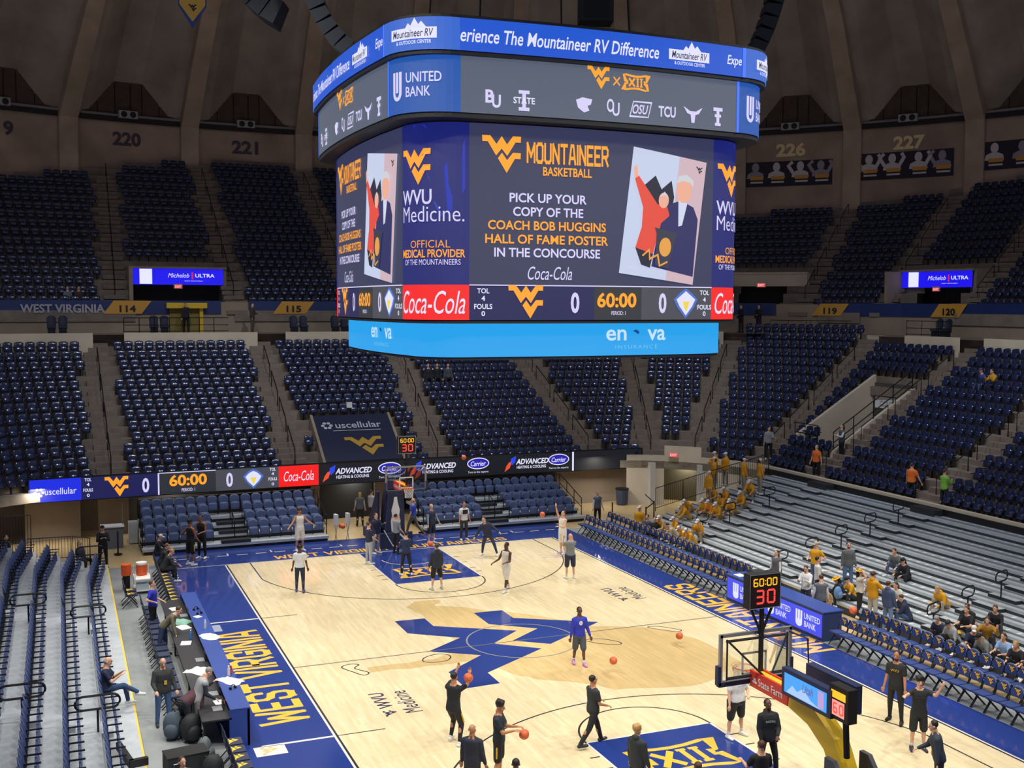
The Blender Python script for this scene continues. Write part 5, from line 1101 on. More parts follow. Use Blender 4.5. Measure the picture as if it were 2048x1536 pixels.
    clock(g, (0.06, Y(0.16), 4.93), 0.8, 0.76, (0.0, math.pi))
    if sgn < 0:
        for s in (-1, 1):
            bx = MB().box((s*0.3, Y(2.3), 3.42), (0.16, 1.55, 0.56)).build('ad_screen', M_NAVY, g)
        fn = lambda u, v: (-0.39, Y(2.3)-u, 3.42+v)
        put(rect2d(1.35, 0.4), fn, 'screen', scr('ad_sky', (70, 165, 250), 1.0, True), bx); fn2 = lambda u, v: (-0.395, Y(2.3)-u, 3.42+v)
        put(poly2d([(-0.6, -0.19), (-0.4, 0.0), (-0.25, -0.08), (-0.05, 0.04), (0.2, -0.12), (0.5, -0.19)]), fn2, 'screen_picture', scr('ad_pale', (170, 205, 250), 1.0), bx); put(shift(textfit('Utah', 0.34, 0.17, 0.0, 0.3), 0.1, 0.06), lambda u, v: (-0.4, Y(2.3)-u, 3.42+v), 'lettering', scr('ad_red', (120, 70, 130), 1.0), bx)
        put(shift(rect2d(0.18, 0.34), 0.5, 0), fn2, 'screen_block', scr('ad_block', (190, 160, 220), 1.0), bx)
        c2 = MB().box((-0.22, Y(3.25), 3.5), (0.22, 0.55, 0.66)).build('rear_clock', M_BLACK, g)
        put(shift(rect2d(0.42, 0.15), 0, 0.16), lambda u, v: (-0.34, Y(3.25)-u, 3.5+v), 'clock_digits', S_AMB, c2); put(shift(rect2d(0.36, 0.3), 0, -0.1), lambda u, v: (-0.34, Y(3.25)-u, 3.5+v), 'clock_digits', scr('clock_pink', (255, 160, 150), 1.1), c2)
        put(join2d(shift(seg7('6', 0.1, 0.18, 0.035), -0.08, -0.1), shift(seg7('0', 0.1, 0.18, 0.035), 0.1, -0.1)), lambda u, v: (-0.345, Y(3.25)-u, 3.5+v), 'digit', S_RED, c2)
        MB().tube([(-0.1, Y(3.25), 2.4), (-0.15, Y(3.25), 3.2)], 0.06, 8).build('clock_bracket', M_BLACK, g)
    else:
        cp = MB().prism([(-0.5, 0.0), (0.5, 0.0), (0.42, 2.4), (-0.28, 2.55)], -0.08, 0.08).xf(Matrix.Translation((0.05, 15.15, 0)) @ Matrix.Rotation(R(90), 4, 'X')).build('front_pad', M_PADN, g)
        put(poly2d([(-0.19, 0), (0.19, 0), (0.23, 0.5), (0.17, 0.75), (0.2, 1.0), (0.1, 1.35), (0.07, 1.6), (-0.07, 1.6), (-0.1, 1.35), (-0.2, 1.0), (-0.17, 0.75), (-0.23, 0.5)]), lambda u, v: (u+0.08, 15.05, v+0.72), 'bottle_print', M_WHITE, cp); put(textfit('Coca-Cola', 0.34, 0.12, 0, 0.3), lambda u, v: (u+0.08, 15.04, v+1.42), 'lettering', M_REDP, cp)
        lp = MB().box((0.05, 14.85, 0.36), (1.5, 0.12, 0.72)).build('lower_pad', M_PADN, g)
        put(stroke2d([(0, -0.24), (0.24, 0), (0, 0.24), (-0.24, 0)], 0.07, True), lambda u, v: (u+0.2, 14.78, v+0.42), 'diamond_emblem', M_WHITE, lp); put(textfit('GATORADE', 0.36, 0.07, 0.02), lambda u, v: (u+0.2, 14.78, v+0.1), 'lettering', M_WHITE, lp); put(stroke2d([(-0.45, 0.5), (0.0, -0.3)], 0.04), lambda u, v: (u-0.1, 14.78, v+0.38), 'white_stripe', M_WHITE, lp)
    return g
goal(1, 'far basketball goal with white net and bottle print on its pad'); goal(-1, 'near basketball goal seen from behind with yellow support arm')

# ------------------------------------------------------------------ courtside folding chairs
def chair_c(name, label, grp, emblem=True, pad=None):
    e = empty(name, (0,0,0), 0, label, 'chair', grp); pad = pad or M_PAD
    mb = MB(); V = []; F = []
    mb.box((0, -0.02, 0.455), (0.43, 0.42, 0.05)); mb.build('seat', pad, e)
    mb = MB(); shell(mb, 0.44, 0.62, 0.90, 0.2, 0.12, 0.03, 0.04, 8, 3, 0.10); b = mb.build('backrest', pad, e, smooth=False)
    if emblem:
        put(wv2d(0.2), lambda u, v: (u, 0.2+0.12*(v+0.14)-0.03*(u/0.22)**2-0.012, 0.765+v), 'emblem', M_GOLDP, b)
        mb = MB(); mb.tube([(0.225*math.cos(R(a)), 0.26, 0.78+0.14*math.sin(R(a))) for a in range(0, 181, 30)], 0.012, 4); mb.build('back_piping', mat('piping_grey', '7a8196', 0.5), b)
    for s in (-1, 1):
        mb = MB(); mb.tube([(s*0.215, -0.24, 0.0), (s*0.215, 0.12, 0.46), (s*0.215, 0.25, 0.88)], 0.017, 5); mb.tube([(s*0.205, 0.3, 0.0), (s*0.205, -0.15, 0.44)], 0.016, 5); mb.build('leg_frame', M_FRAME, e)
    return e
cc_ = chair_c('courtside_chair', 'x', 'courtside chairs with gold emblems'); uc = [False]
def crow(x, y0, y1, rz, fmt, step=0.472, proto=cc_, flag=uc, grp=None, skip=()):
    n = int(round(abs(y1-y0)/step)); s = 1 if y1 > y0 else -1
    for k in range(n+1):
        if k in skip: continue
        place(proto, flag, (x, y0+s*step*k, 0.0), rz, fmt % nth(k), grp)
CF = R(-90)
crow(9.42, 14.6, 2.5, CF, 'navy emblem chair, %s from the far end, front row before the bank table', grp='courtside chairs with gold emblems')
crow(10.78, 14.9, 2.9, CF, 'navy emblem chair, %s from the far end, second row before the bank table')
crow(9.42, -4.35, -14.7, CF, 'navy emblem chair, %s after the bank table in the front row')
crow(10.78, -3.8, -14.2, CF, 'navy emblem chair, %s after the bank table in the second row')
# bench chairs on the press side: dark backs, gold printed seats
bc = chair_c('bench_chair', 'x', 'team bench chairs by the press table', False, mat('bench_dark', '272c47', 0.5)); ub = [False]
put(wv2d(0.3), lambda u, v: (u, v-0.02, 0.486), 'seat_emblem', mat('bench_gold', 'e3c433', 0.5), [c for c in bc.children if c.name.startswith('seat')][0])
crow(-10.35, 13.6, 7.5, R(90), 'dark team bench chair with gold seat, %s from the far end', 0.5, bc, ub)
crow(-10.3, -6.3, -8.8, R(90), 'dark team bench chair with gold seat, %s past the near table end', 0.5, bc, ub)
crow(-11.75, 9.6, 8.8, R(90), 'dark gold-seated chair standing alone behind the bench, %s of the pair', 0.6, bc, ub)
pc = chair_c('folding_chair', 'x', 'folding chairs behind the press table', False, mat('folding_navy', '2b3550', 0.5)); up_ = [False]
crow(-11.3, 6.9, -2.6, R(90), 'dark folding chair behind the press table, %s from its far end', 0.62, pc, up_)
# ------------------------------------------------------------------ press table
pt = empty('press_table', (-10.2, 0.5, 0), 0, 'long navy courtside press table with black desk', 'table')
M_TN = mat('table_navy', '2d4690', 0.45); M_TB = mat('desk_black', '2a2a2e', 0.5)
MB().box((0.42, 0.0, 0.47), (0.06, 12.0, 0.94)).build('front_panel', M_TN, pt); MB().box((0.22, 0, 0.955), (0.5, 12.0, 0.04)).build('top_shelf', M_TN, pt); MB().box((-0.35, 0, 0.74), (0.72, 12.0, 0.04)).build('desk_top', M_TB, pt)
for y in (-5.97, 5.97): MB().box((0.2, y, 0.47), (0.5, 0.06, 0.94)).build('end_panel', M_TN, pt)
MB().box((-0.05, 5.0, 0.37), (0.5, 0.9, 0.7)).build('cabinet', mat('cabinet_grey', '3b4046', 0.6), pt)
for y in (-5.5, -2, 2, 5.4): MB().box((-0.6, y, 0.36), (0.05, 0.05, 0.72)).build('leg', M_TB, pt)
# ------------------------------------------------------------------ bank table with LED front
bt = empty('scorer_table', (9.55, -1.0, 0), 0, 'navy scorer table with blue LED front reading UNITED BANK', 'table')
MB().box((0, 0, 0.48), (0.75, 5.7, 0.96)).build('table_body', mat('table_body_navy', '2a3a66', 0.5), bt); MB().box((0.02, 0, 0.975), (0.85, 5.75, 0.04)).build('table_top', M_TN, bt)
fn = lambda u, v: (-0.385, -u, v+0.5)
put(rect2d(5.6, 0.78), fn, 'screen', scr('table_blue', (64, 78, 235), 1.0, True), bt); fn2 = lambda u, v: (-0.395, -u, v+0.5)
for u0 in (-1.6, 0.6, 2.2):
    put(shift(join2d(shift(rect2d(0.1, 0.42), -0.13, 0.06), shift(rect2d(0.1, 0.42), 0.0, 0.06), shift(rect2d(0.1, 0.42), 0.13, 0.06), shift(disc2d(0.18, 0.13), 0, -0.17)), u0-0.62, 0), fn2, 'bank_emblem', scr('white', (226, 226, 250), 1.0), bt)
    put(shift(textfit('UNITED', 0.85, 0.2, 0.012), u0+0.08, 0.13), fn2, 'lettering', scr('white', (226, 226, 250), 1.0), bt); put(shift(textfit('BANK', 0.62, 0.2, 0.012), u0-0.02, -0.14), fn2, 'lettering', scr('white', (226, 226, 250), 1.0), bt)
# ------------------------------------------------------------------ small equipment
def thing1(name, mb, m_, label, cat, loc=(0,0,0), rz=0.0, smooth=False, grp=None): return tag(mb.build(name, m_, None, smooth, loc, rz), label, cat, grp)
M_PAPER = mat('paper', 'f0f0ec', 0.7)
def paper(x, y, z, rz, label, s=(0.22, 0.3), n=1):
    thing1('paper_sheet', MB().box((0, 0, 0.006*n), (s[0], s[1], 0.012*n)), M_PAPER, label, 'paper', (x, y, z), rz)
paper(-10.5, 2.9, 0.765, 0.3, 'loose white papers on the desk behind the olive sweater man', (0.35, 0.5), 2); paper(-10.6, 1.2, 0.765, -0.2, 'white paper beside the blue bottle on the press desk', (0.3, 0.4)); paper(-10.35, -4.3, 0.765, 0.1, 'white card at the near end of the black press desk', (0.24, 0.34)); paper(-10.55, 5.2, 0.765, 0.2, 'cream papers at the far end of the press desk', (0.3, 0.4), 2)
paper(-10.02, 3.25, 0.975, 0.5, 'sheet under the outstretched hand on the navy shelf', (0.2, 0.24))
def bottle(x, y, z, col, label, k=1.0):
    e = empty('water_bottle', (x, y, z), 0, label, 'bottle'); MB().cyl((0, 0, 0), 0.035*k, 0.16*k, 10, 0).cyl((0, 0, 0.16*k), 0.035*k, 0.05*k, 10, 0, 0.014*k).build('bottle_body', col, e); MB().cyl((0, 0, 0.21*k), 0.016*k, 0.025*k, 8).build('cap', M_WHITE, e)
M_CLEAR = mat('clear_plastic', 'cfdcea', 0.15, alpha=0.7); M_BBL = mat('bottle_blue', '3f6fb0', 0.25)
bottle(-10.42, 1.55, 0.765, M_BBL, 'blue bottle on the press desk beside white paper', 1.3); bottle(-9.95, 1.85, 0.975, M_CLEAR, 'clear bottle on the navy shelf near the white cloth', 1.2); bottle(-9.9, -2.9, 0.975, M_CLEAR, 'clear bottle on the navy shelf by the red bottle', 1.2); bottle(-9.82, -2.75, 0.975, mat('bottle_red', 'b5323a', 0.3), 'red capped bottle on the navy shelf near the table end', 1.1)
def laptop(x, y, z, rz, label):
    e = empty('laptop', (x, y, z), rz, label, 'laptop'); MB().box((0, 0, 0.01), (0.34, 0.24, 0.02)).build('keyboard_base', mat('laptop_grey', '9da1a6', 0.4, metal=0.4), e)
    MB().box((0, 0.14, 0.12), (0.34, 0.015, 0.22)).build('display_lid', M_BLACK, e)
laptop(-10.45, -4.75, 0.765, R(-90), 'grey laptop near the headset at the near desk end'); laptop(-10.4, -3.6, 0.765, R(-90), 'open laptop in front of the grey vest man'); laptop(-10.4, -0.6, 0.765, R(-90), 'open laptop on the desk beside white rags'); laptop(-10.35, 4.3, 0.765, R(-90), 'dark laptop near the far desk end')
def headset(x, y, z, label, col):
    mb = MB(); mb.tube([(0.08*math.cos(R(a)), 0, 0.02+0.1*math.sin(R(a))) for a in range(0, 181, 20)], 0.012, 6); mb.box((-0.08, 0, 0.03), (0.04, 0.07, 0.07)); mb.box((0.08, 0, 0.03), (0.04, 0.07, 0.07)); mb.tube([(0.08, 0, 0.03), (0.1, -0.12, 0.02)], 0.006, 4)
    thing1('headset', mb, col, label, 'headset', (x, y, z), 0.6)
headset(-10.2, -4.5, 0.765, 'red and silver headset on the near press desk', mat('headset_red', 'b34a3a', 0.4)); headset(-9.95, -4.0, 0.975, 'black headset on the navy shelf near its end', M_BLACK); headset(-9.98, 4.1, 0.975, 'black headset on the far part of the navy shelf', M_BLACK); headset(-9.93, 3.55, 0.975, 'small black microphone unit by the outstretched hand', M_BLACK)
def cloth(x, y, z, s, col, label, seed=1, name='towel', h=0.06):
    rr = random.Random(seed); n = 9; V = []; F = []
    for j in range(n):
        for i in range(n):
            u, v = i/(n-1)-.5, j/(n-1)-.5; e_ = max(0, 1-4*max(u*u, v*v)); V.append((u*s[0]*(1+0.15*math.sin(7*v+seed)), v*s[1]*(1+0.15*math.sin(6*u+seed)), 0.006+h*e_**0.5*(0.55+0.45*rr.random())))
    for j in range(n-1):
        for i in range(n-1): F.append((j*n+i, j*n+i+1, (j+1)*n+i+1, (j+1)*n+i))
    m = MB().add(V, F); k = len(m.v); m.add([(p[0], p[1], 0.0) for p in V], [tuple(reversed(q)) for q in F]); thing1(name, m, col, label, name.replace('_', ' '), (x, y, z), 0.2*seed, True)
M_TOW = mat('towel_white', 'e6e8ea', 0.9)
cloth(-9.93, 0.9, 0.975, (0.45, 0.7), M_TOW, 'white towel over the navy shelf at its middle', 2); cloth(-9.92, -3.35, 0.975, (0.42, 0.75), M_TOW, 'white towel on the navy shelf near the bottles', 3); cloth(-10.55, -1.6, 0.765, (0.5, 0.6), M_TOW, 'white rags on the press desk behind the grey vest', 4, h=0.12); cloth(-10.6, 3.5, 0.765, (0.5, 0.8), mat('cloth_green', '7fae9c', 0.8), 'green and white cloth on the desk under the leaning man', 5, h=0.14)
cloth(-11.0, -7.2, 0.0, (0.5, 0.5), M_TOW, 'crumpled white towel on the floor behind the near bench', 6, h=0.2); cloth(11.9, 2.9, 0.0, (0.9, 0.6), mat('cloth_tan', 'a98f45', 0.8), 'tan cloth bundle behind the last chair before the scorer table', 7, h=0.35); cloth(12.6, -5.9, 0.6, (0.8, 0.45), mat('cloth_yellow', 'e0a91c', 0.8), 'yellow jacket lying on the bleacher beside the blue hooded man', 8, h=0.16)
# cooler cart
ck = empty('cooler_cart', (-11.2, 11.2, 0), 0, 'white cart with orange and white drink coolers by the bench', 'cart')
for z_ in (0.12, 0.55): MB().box((0, 0, z_), (0.6, 1.0, 0.04)).build('shelf', M_WHITE, ck)
for x, y in ((-.28, -.48), (.28, -.48), (-.28, .48), (.28, .48)): MB().tube([(x, y, 0), (x, y, 0.9)], 0.018, 6).build('post', M_WHITE, ck)
MB().cyl((0, 0.25, 0.57), 0.2, 0.42, 14).build('orange_cooler', mat('cooler_orange', 'e8602a', 0.4), ck); MB().cyl((0, 0.25, 0.99), 0.21, 0.08, 14).build('cooler_lid', M_WHITE, ck); MB().box((0, -0.25, 0.25), (0.45, 0.4, 0.22)).build('ice_tray', mat('tray_clear', 'c8d6dc', 0.4), ck)
e = empty('drink_cooler', (-11.75, 11.7, 0), 0, 'orange drink cooler standing behind the white cart', 'cooler'); MB().cyl((0, 0, 0.55), 0.19, 0.42, 14).build('cooler_body', MATS['cooler_orange'], e); MB().cyl((0, 0, 0), 0.14, 0.55, 10).build('stand', M_BLACK, e)
def backpack(x, y, z, rz, col, label, k=1.0):
    e = empty('backpack', (x, y, z), rz, label, 'bag'); mb = MB(); mb.sphere((0, 0, 0.24*k), 0.25*k, 14, sc=(0.75, 0.55, 1.0)); mb.build('bag_body', col, e, True); mb = MB(); mb.sphere((0, -0.12*k, 0.17*k), 0.16*k, 12, sc=(0.85, 0.5, 0.85)); mb.build('front_pocket', col, e, True); MB().tube([(-0.05*k, 0.02, 0.46*k), (0, 0.02, 0.52*k), (0.05*k, 0.02, 0.46*k)], 0.012, 5).build('grab_handle', M_BLACK, e)
    for s in (-1, 1): MB().tube([(s*0.1*k, 0.11*k, 0.42*k), (s*0.12*k, 0.18*k, 0.25*k), (s*0.1*k, 0.12*k, 0.06*k)], 0.014*k, 5).build('strap', M_BLACK, e)
M_BAGK = mat('bag_black', '23262a', 0.7, noise=0.2, nscale=9); M_BAGG = mat('bag_grey', '5d666a', 0.7, noise=0.2, nscale=9)
backpack(-11.1, -4.7, 0, 0.4, M_BAGK, 'black backpack on the floor behind the maroon sweater', 1.5); backpack(-10.95, -6.15, 0, 1.1, M_BAGG, 'grey backpack heaped at the near table end', 1.3); backpack(-11.5, -4.35, 0, -0.4, mat('jacket_slate', '4a5866', 0.8), 'slate jacket draped on a chair behind the maroon sweater', 1.45); backpack(-10.9, -7.4, 0, 0.0, M_BAGK, 'black bag with grey trim at the bottom by the bench', 1.4)
backpack(12.05, -1.0, 0.45, 0.3, mat('bag_blue', '5f86b8', 0.8), 'light blue bag on a seat behind the scorer table', 0.95); backpack(11.6, 8.4, 0, 0.2, M_BAGK, 'black backpack on the floor among the far courtside chairs', 1.0)
e = empty('equipment_case', (-11.45, -6.9, 0), R(8), 'black wheeled equipment case at the bottom of the grey floor', 'case'); MB().box((0, 0, 0.32), (0.95, 0.55, 0.6)).build('case_body', mat('case_black', '26292c', 0.6), e); MB().box((0, 0, 0.635), (0.97, 0.57, 0.03)).build('case_lid', M_BLACK, e); MB().tube([(-0.35, -0.285, 0.4), (-0.35, -0.31, 0.5), (-0.2, -0.31, 0.5), (-0.2, -0.285, 0.4)], 0.012, 5).build('case_handle', M_STEEL, e)
# black trapezoid monitor wedge on the bleacher front
e = empty('floor_monitor', (-12.75, -5.9, 0.28), R(10), 'black folding step rail lying on the front deck by the seats', 'step rail'); MB().box((0, 0.0, 0.09), (0.12, 1.3, 0.18)).build('long_piece', M_BLACK, e); MB().box((0.17, -0.62, 0.09), (0.42, 0.12, 0.18)).build('short_piece', M_BLACK, e)
# ball racks, bins, stools, belt posts
def ball(x, y, z, label, r=0.12):
    e = empty('basketball', (x, y, z), 0, label, 'basketball'); MB().sphere((0, 0, 0), r, 20).build('ball_shell', mat('ball_orange', 'd9683f', 0.55, bump=0.1, nscale=60), e, True)
    mb = MB()
    for ax in range(3):
        P = []
        for k in range(24):
            a = 2*math.pi*k/24; p = (math.cos(a)*r*1.002, math.sin(a)*r*1.002); P.append({0: (p[0], p[1], 0), 1: (p[0], 0, p[1]), 2: (0, p[0], p[1])}[ax])
        mb.tube(P, r*0.022, 4, closed=True)
    o = mb.build('ball_seams', mat('ball_seam', '5a3226', 0.6), e); e.rotation_euler = (0.5, 0.4, 0.3)
ball(-4.65, -7.55, 1.74, 'orange basketball held up at the face of the black-clad shooter'); ball(-4.25, -10.2, 1.2, 'orange basketball bouncing beside the tattooed player'); ball(1.26, -4.1, 0.41, 'orange basketball in the air above the stained floor'); ball(4.6, -2.35, 0.3, 'orange basketball in the air near the glass backboard'); ball(8.6, -6.0, 1.69, 'orange basketball in front of the chairs beside the bank table'); ball(4.45, -13.95, 0.86, 'orange basketball at the hip of the dark jacket man'); ball(5.74, 11.3, 1.79, 'orange basketball released by the far shooter'); ball(3.73, 16.0, 3.82, 'orange basketball in front of the black ribbon board'); ball(0.42, 11.0, 0.95, 'orange basketball above the far lane')
def rackc(x, y, label):
    e = empty('ball_rack', (x, y, 0), 0.2, label, 'rack')
    for s in (-0.3, 0.3): MB().box((s, 0, 1.05), (0.12, 0.3, 0.5)).build('rack_panel', mat('rack_white', 'd8dadd', 0.5), e); MB().tube([(s, -0.15, 0), (s, 0.15, 0.8)], 0.015, 5).build('leg', M_STEEL, e); MB().tube([(s, 0.15, 0), (s, -0.15, 0.8)], 0.015, 5).build('leg', M_STEEL, e)
    for k in range(2): MB().sphere((0, -0.1+0.2*k, 0.72), 0.12, 12).build('stored_ball', MATS['ball_orange'], e, True)
rackc(-1.9, 17.2, 'small wheeled rack with white panels and orange balls by the far tunnel')
def post(x, y, label, belt=None):
    e = empty('belt_post', (x, y, 0), 0, label, 'post'); MB().cyl((0, 0, 0), 0.18, 0.03, 14).build('base', M_BLACK, e); MB().cyl((0, 0, 0.03), 0.035, 1.0, 8).build('pole', M_BLACK, e)
    if belt: MB().quad((0, 0, 0.98), (belt[0]-x, belt[1]-y, 0.98), (belt[0]-x, belt[1]-y, 0.91), (0, 0, 0.91)).build('belt', M_BLACK, e)
post(-11.75, 18.1, 'black belt post beside the police officer'); post(12.0, 16.6, 'black belt post beside the far usher'); post(14.2, 16.2, 'black belt post with a stretched belt near the white column', (15.0, 18.6)); post(13.0, 14.9, 'black belt post behind the capped man in yellow', (14.2, 16.2))
e = empty('waste_bin', (14.9, 21.0, 0), 0, 'blue-grey waste bin against the far corner wall', 'bin'); MB().cyl((0, 0, 0), 0.3, 0.85, 16, 0, 0.36).build('bin_body', mat('bin_blue', '44506a', 0.6), e); MB().cyl((0, 0, 0.85), 0.38, 0.05, 16).build('bin_rim', M_BLACK, e)
e = empty('equipment_cart', (-11.9, 19.8, 0), 0, 'white topped cart behind the police officer', 'cart'); MB().box((0, 0, 0.46), (0.9, 0.6, 0.98)).build('cart_body', mat('cart_grey', '6b7076', 0.6), e); MB().box((0, 0, 0.97), (1.0, 0.7, 0.05)).build('cart_top', M_WHITE, e); MB().tube([(0.45, 0, 1.0), (0.45, 0, 2.0)], 0.02, 6).build('upright_pole', M_STEEL, e)
e = empty('white_locker', (-10.95, 20.4, 0), 0, 'slim white cabinet beside the far stand end', 'cabinet'); MB().box((0, 0, 0.5), (0.45, 0.5, 1.0)).build('cabinet_body', mat('locker_white', 'b9bbb6', 0.6), e); MB().box((0, -0.26, 0.5), (0.4, 0.02, 0.92)).build('cabinet_door', mat('locker_white2', 'c4c6c1', 0.6), e)
# tan wooden chair and dark speaker box at the scorer table
e = empty('wooden_chair', (10.7, -1.9, 0), R(-90), 'tan wooden chair behind the scorer table', 'chair'); M_TAN = mat('chair_tan', 'c9a66e', 0.5)
MB().box((0, 0, 0.46), (0.44, 0.42, 0.05)).build('seat', M_TAN, e); mb = MB(); shell(mb, 0.44, 0.55, 0.98, 0.2, 0.1, 0.03, 0.03, 6, 3, 0.08); mb.build('backrest', M_TAN, e)
for x, y in ((-.19, -.18), (.19, -.18), (-.19, .2), (.19, .2)): MB().tube([(x, y, 0), (x, y, 0.46)], 0.02, 6).build('leg', M_TAN, e)
e = empty('stage_speaker', (9.75, 0.6, 0.99), R(-90), 'dark wedge speaker with a white lamp on the scorer table', 'speaker'); MB().box((0, 0, 0.16), (0.7, 0.42, 0.32)).build('speaker_case', M_SPKD, e); put(disc2d(0.06, 0.06, 12), lambda u, v: (u+0.2, -0.215, v+0.18), 'round_lamp', M_WHITE, e)
paper(9.45, 1.4, 0.995, 0.0, 'white sheet on the far corner of the scorer table', (0.3, 0.4))
# ------------------------------------------------------------------ people
def _cap(p0, p1, r0, r1, n=10):
    p0, p1 = Vector(p0), Vector(p1); t = p1-p0
    t = t.normalized() if t.length > 1e-6 else Vector((0, 0, 1)); up = Vector((0, 0, 1)) if abs(t.z) < 0.9 else Vector((1, 0, 0)); x = t.cross(up).normalized(); y = x.cross(t)
    rings = []
    for a in (-80, -40): rings.append((p0+t*r0*math.sin(R(a)), r0*math.cos(R(a))))
    rings += [(p0, r0), (p1, r1)]
    for a in (40, 80): rings.append((p1+t*r1*math.sin(R(a)), r1*math.cos(R(a))))
    V = []; F = []
    for c, r in rings:
        for k in range(n): an = 2*math.pi*k/n; V.append(c+x*r*math.cos(an)+y*r*math.sin(an))
    m = len(rings)
    for i in range(m-1):
        for k in range(n): F.append((i*n+k, i*n+(k+1) % n, (i+1)*n+(k+1) % n, (i+1)*n+k))
    F += [tuple(range(n-1, -1, -1)), tuple((m-1)*n+k for k in range(n))]
    return V, F
def _ell(c, r, M=None, n=12):
    m = MB().sphere((0, 0, 0), 1.0, n); V = [Vector((p[0]*r[0], p[1]*r[1], p[2]*r[2])) for p in m.v]
    if M is not None: V = [M @ v for v in V]
    return [v+Vector(c) for v in V], m.f
def _loft(rings, n=14):
    """rings: (centre, x axis, y axis, rx, ry)"""
    V = []; F = []
    for c, x, y, rx, ry in rings:
        for k in range(n):
            a = 2*math.pi*k/n; ca, sa = math.cos(a), math.sin(a); e = 0.8
            V.append(Vector(c)+x*rx*math.copysign(abs(ca)**e, ca)+y*ry*math.copysign(abs(sa)**e, sa))
    m = len(rings)
    for i in range(m-1):
        for k in range(n): F.append((i*n+k, i*n+(k+1) % n, (i+1)*n+(k+1) % n, (i+1)*n+k))
    F += [tuple(range(n-1, -1, -1)), tuple((m-1)*n+k for k in range(n))]
    return V, F
def lump(name, prims, vox, m_, parent, smooth=2, fac=0.5):
    mb = MB()
    for V, F in prims: mb.add(V, F)
    o = mb.build(name, m_, parent, True)
    r = o.modifiers.new('skin_union', 'REMESH'); r.mode = 'VOXEL'; r.voxel_size = vox; r.use_smooth_shade = True
    if smooth: s = o.modifiers.new('soften', 'SMOOTH'); s.iterations = smooth; s.factor = fac
    return o
SKIN = {'light': mat('skin_light', 'd9a88c', 0.55), 'tan': mat('skin_tan', 'b98261', 0.55), 'brown': mat('skin_brown', '8a5a40', 0.5), 'dark': mat('skin_dark', '5f3d2c', 0.5)}
HAIR = {'black': mat('hair_black', '1d1816', 0.6), 'brown': mat('hair_brown', '4a3324', 0.6), 'blond': mat('hair_blond', 'b48d55', 0.6), 'grey': mat('hair_grey', '8d8a86', 0.6), 'red': mat('hair_red', '8a4a2c', 0.6)}
CM = {}
def cl(h):
    if h not in CM: CM[h] = mat('fabric_'+h, h, 0.8, noise=0.12, nscale=14)
    return CM[h]
def adir(f, a, s): f, a = R(f), R(a); return Vector((s*math.sin(a), -math.sin(f)*math.cos(a), -math.cos(f)*math.cos(a)))
ARM0 = (5, 10, 12, 0)
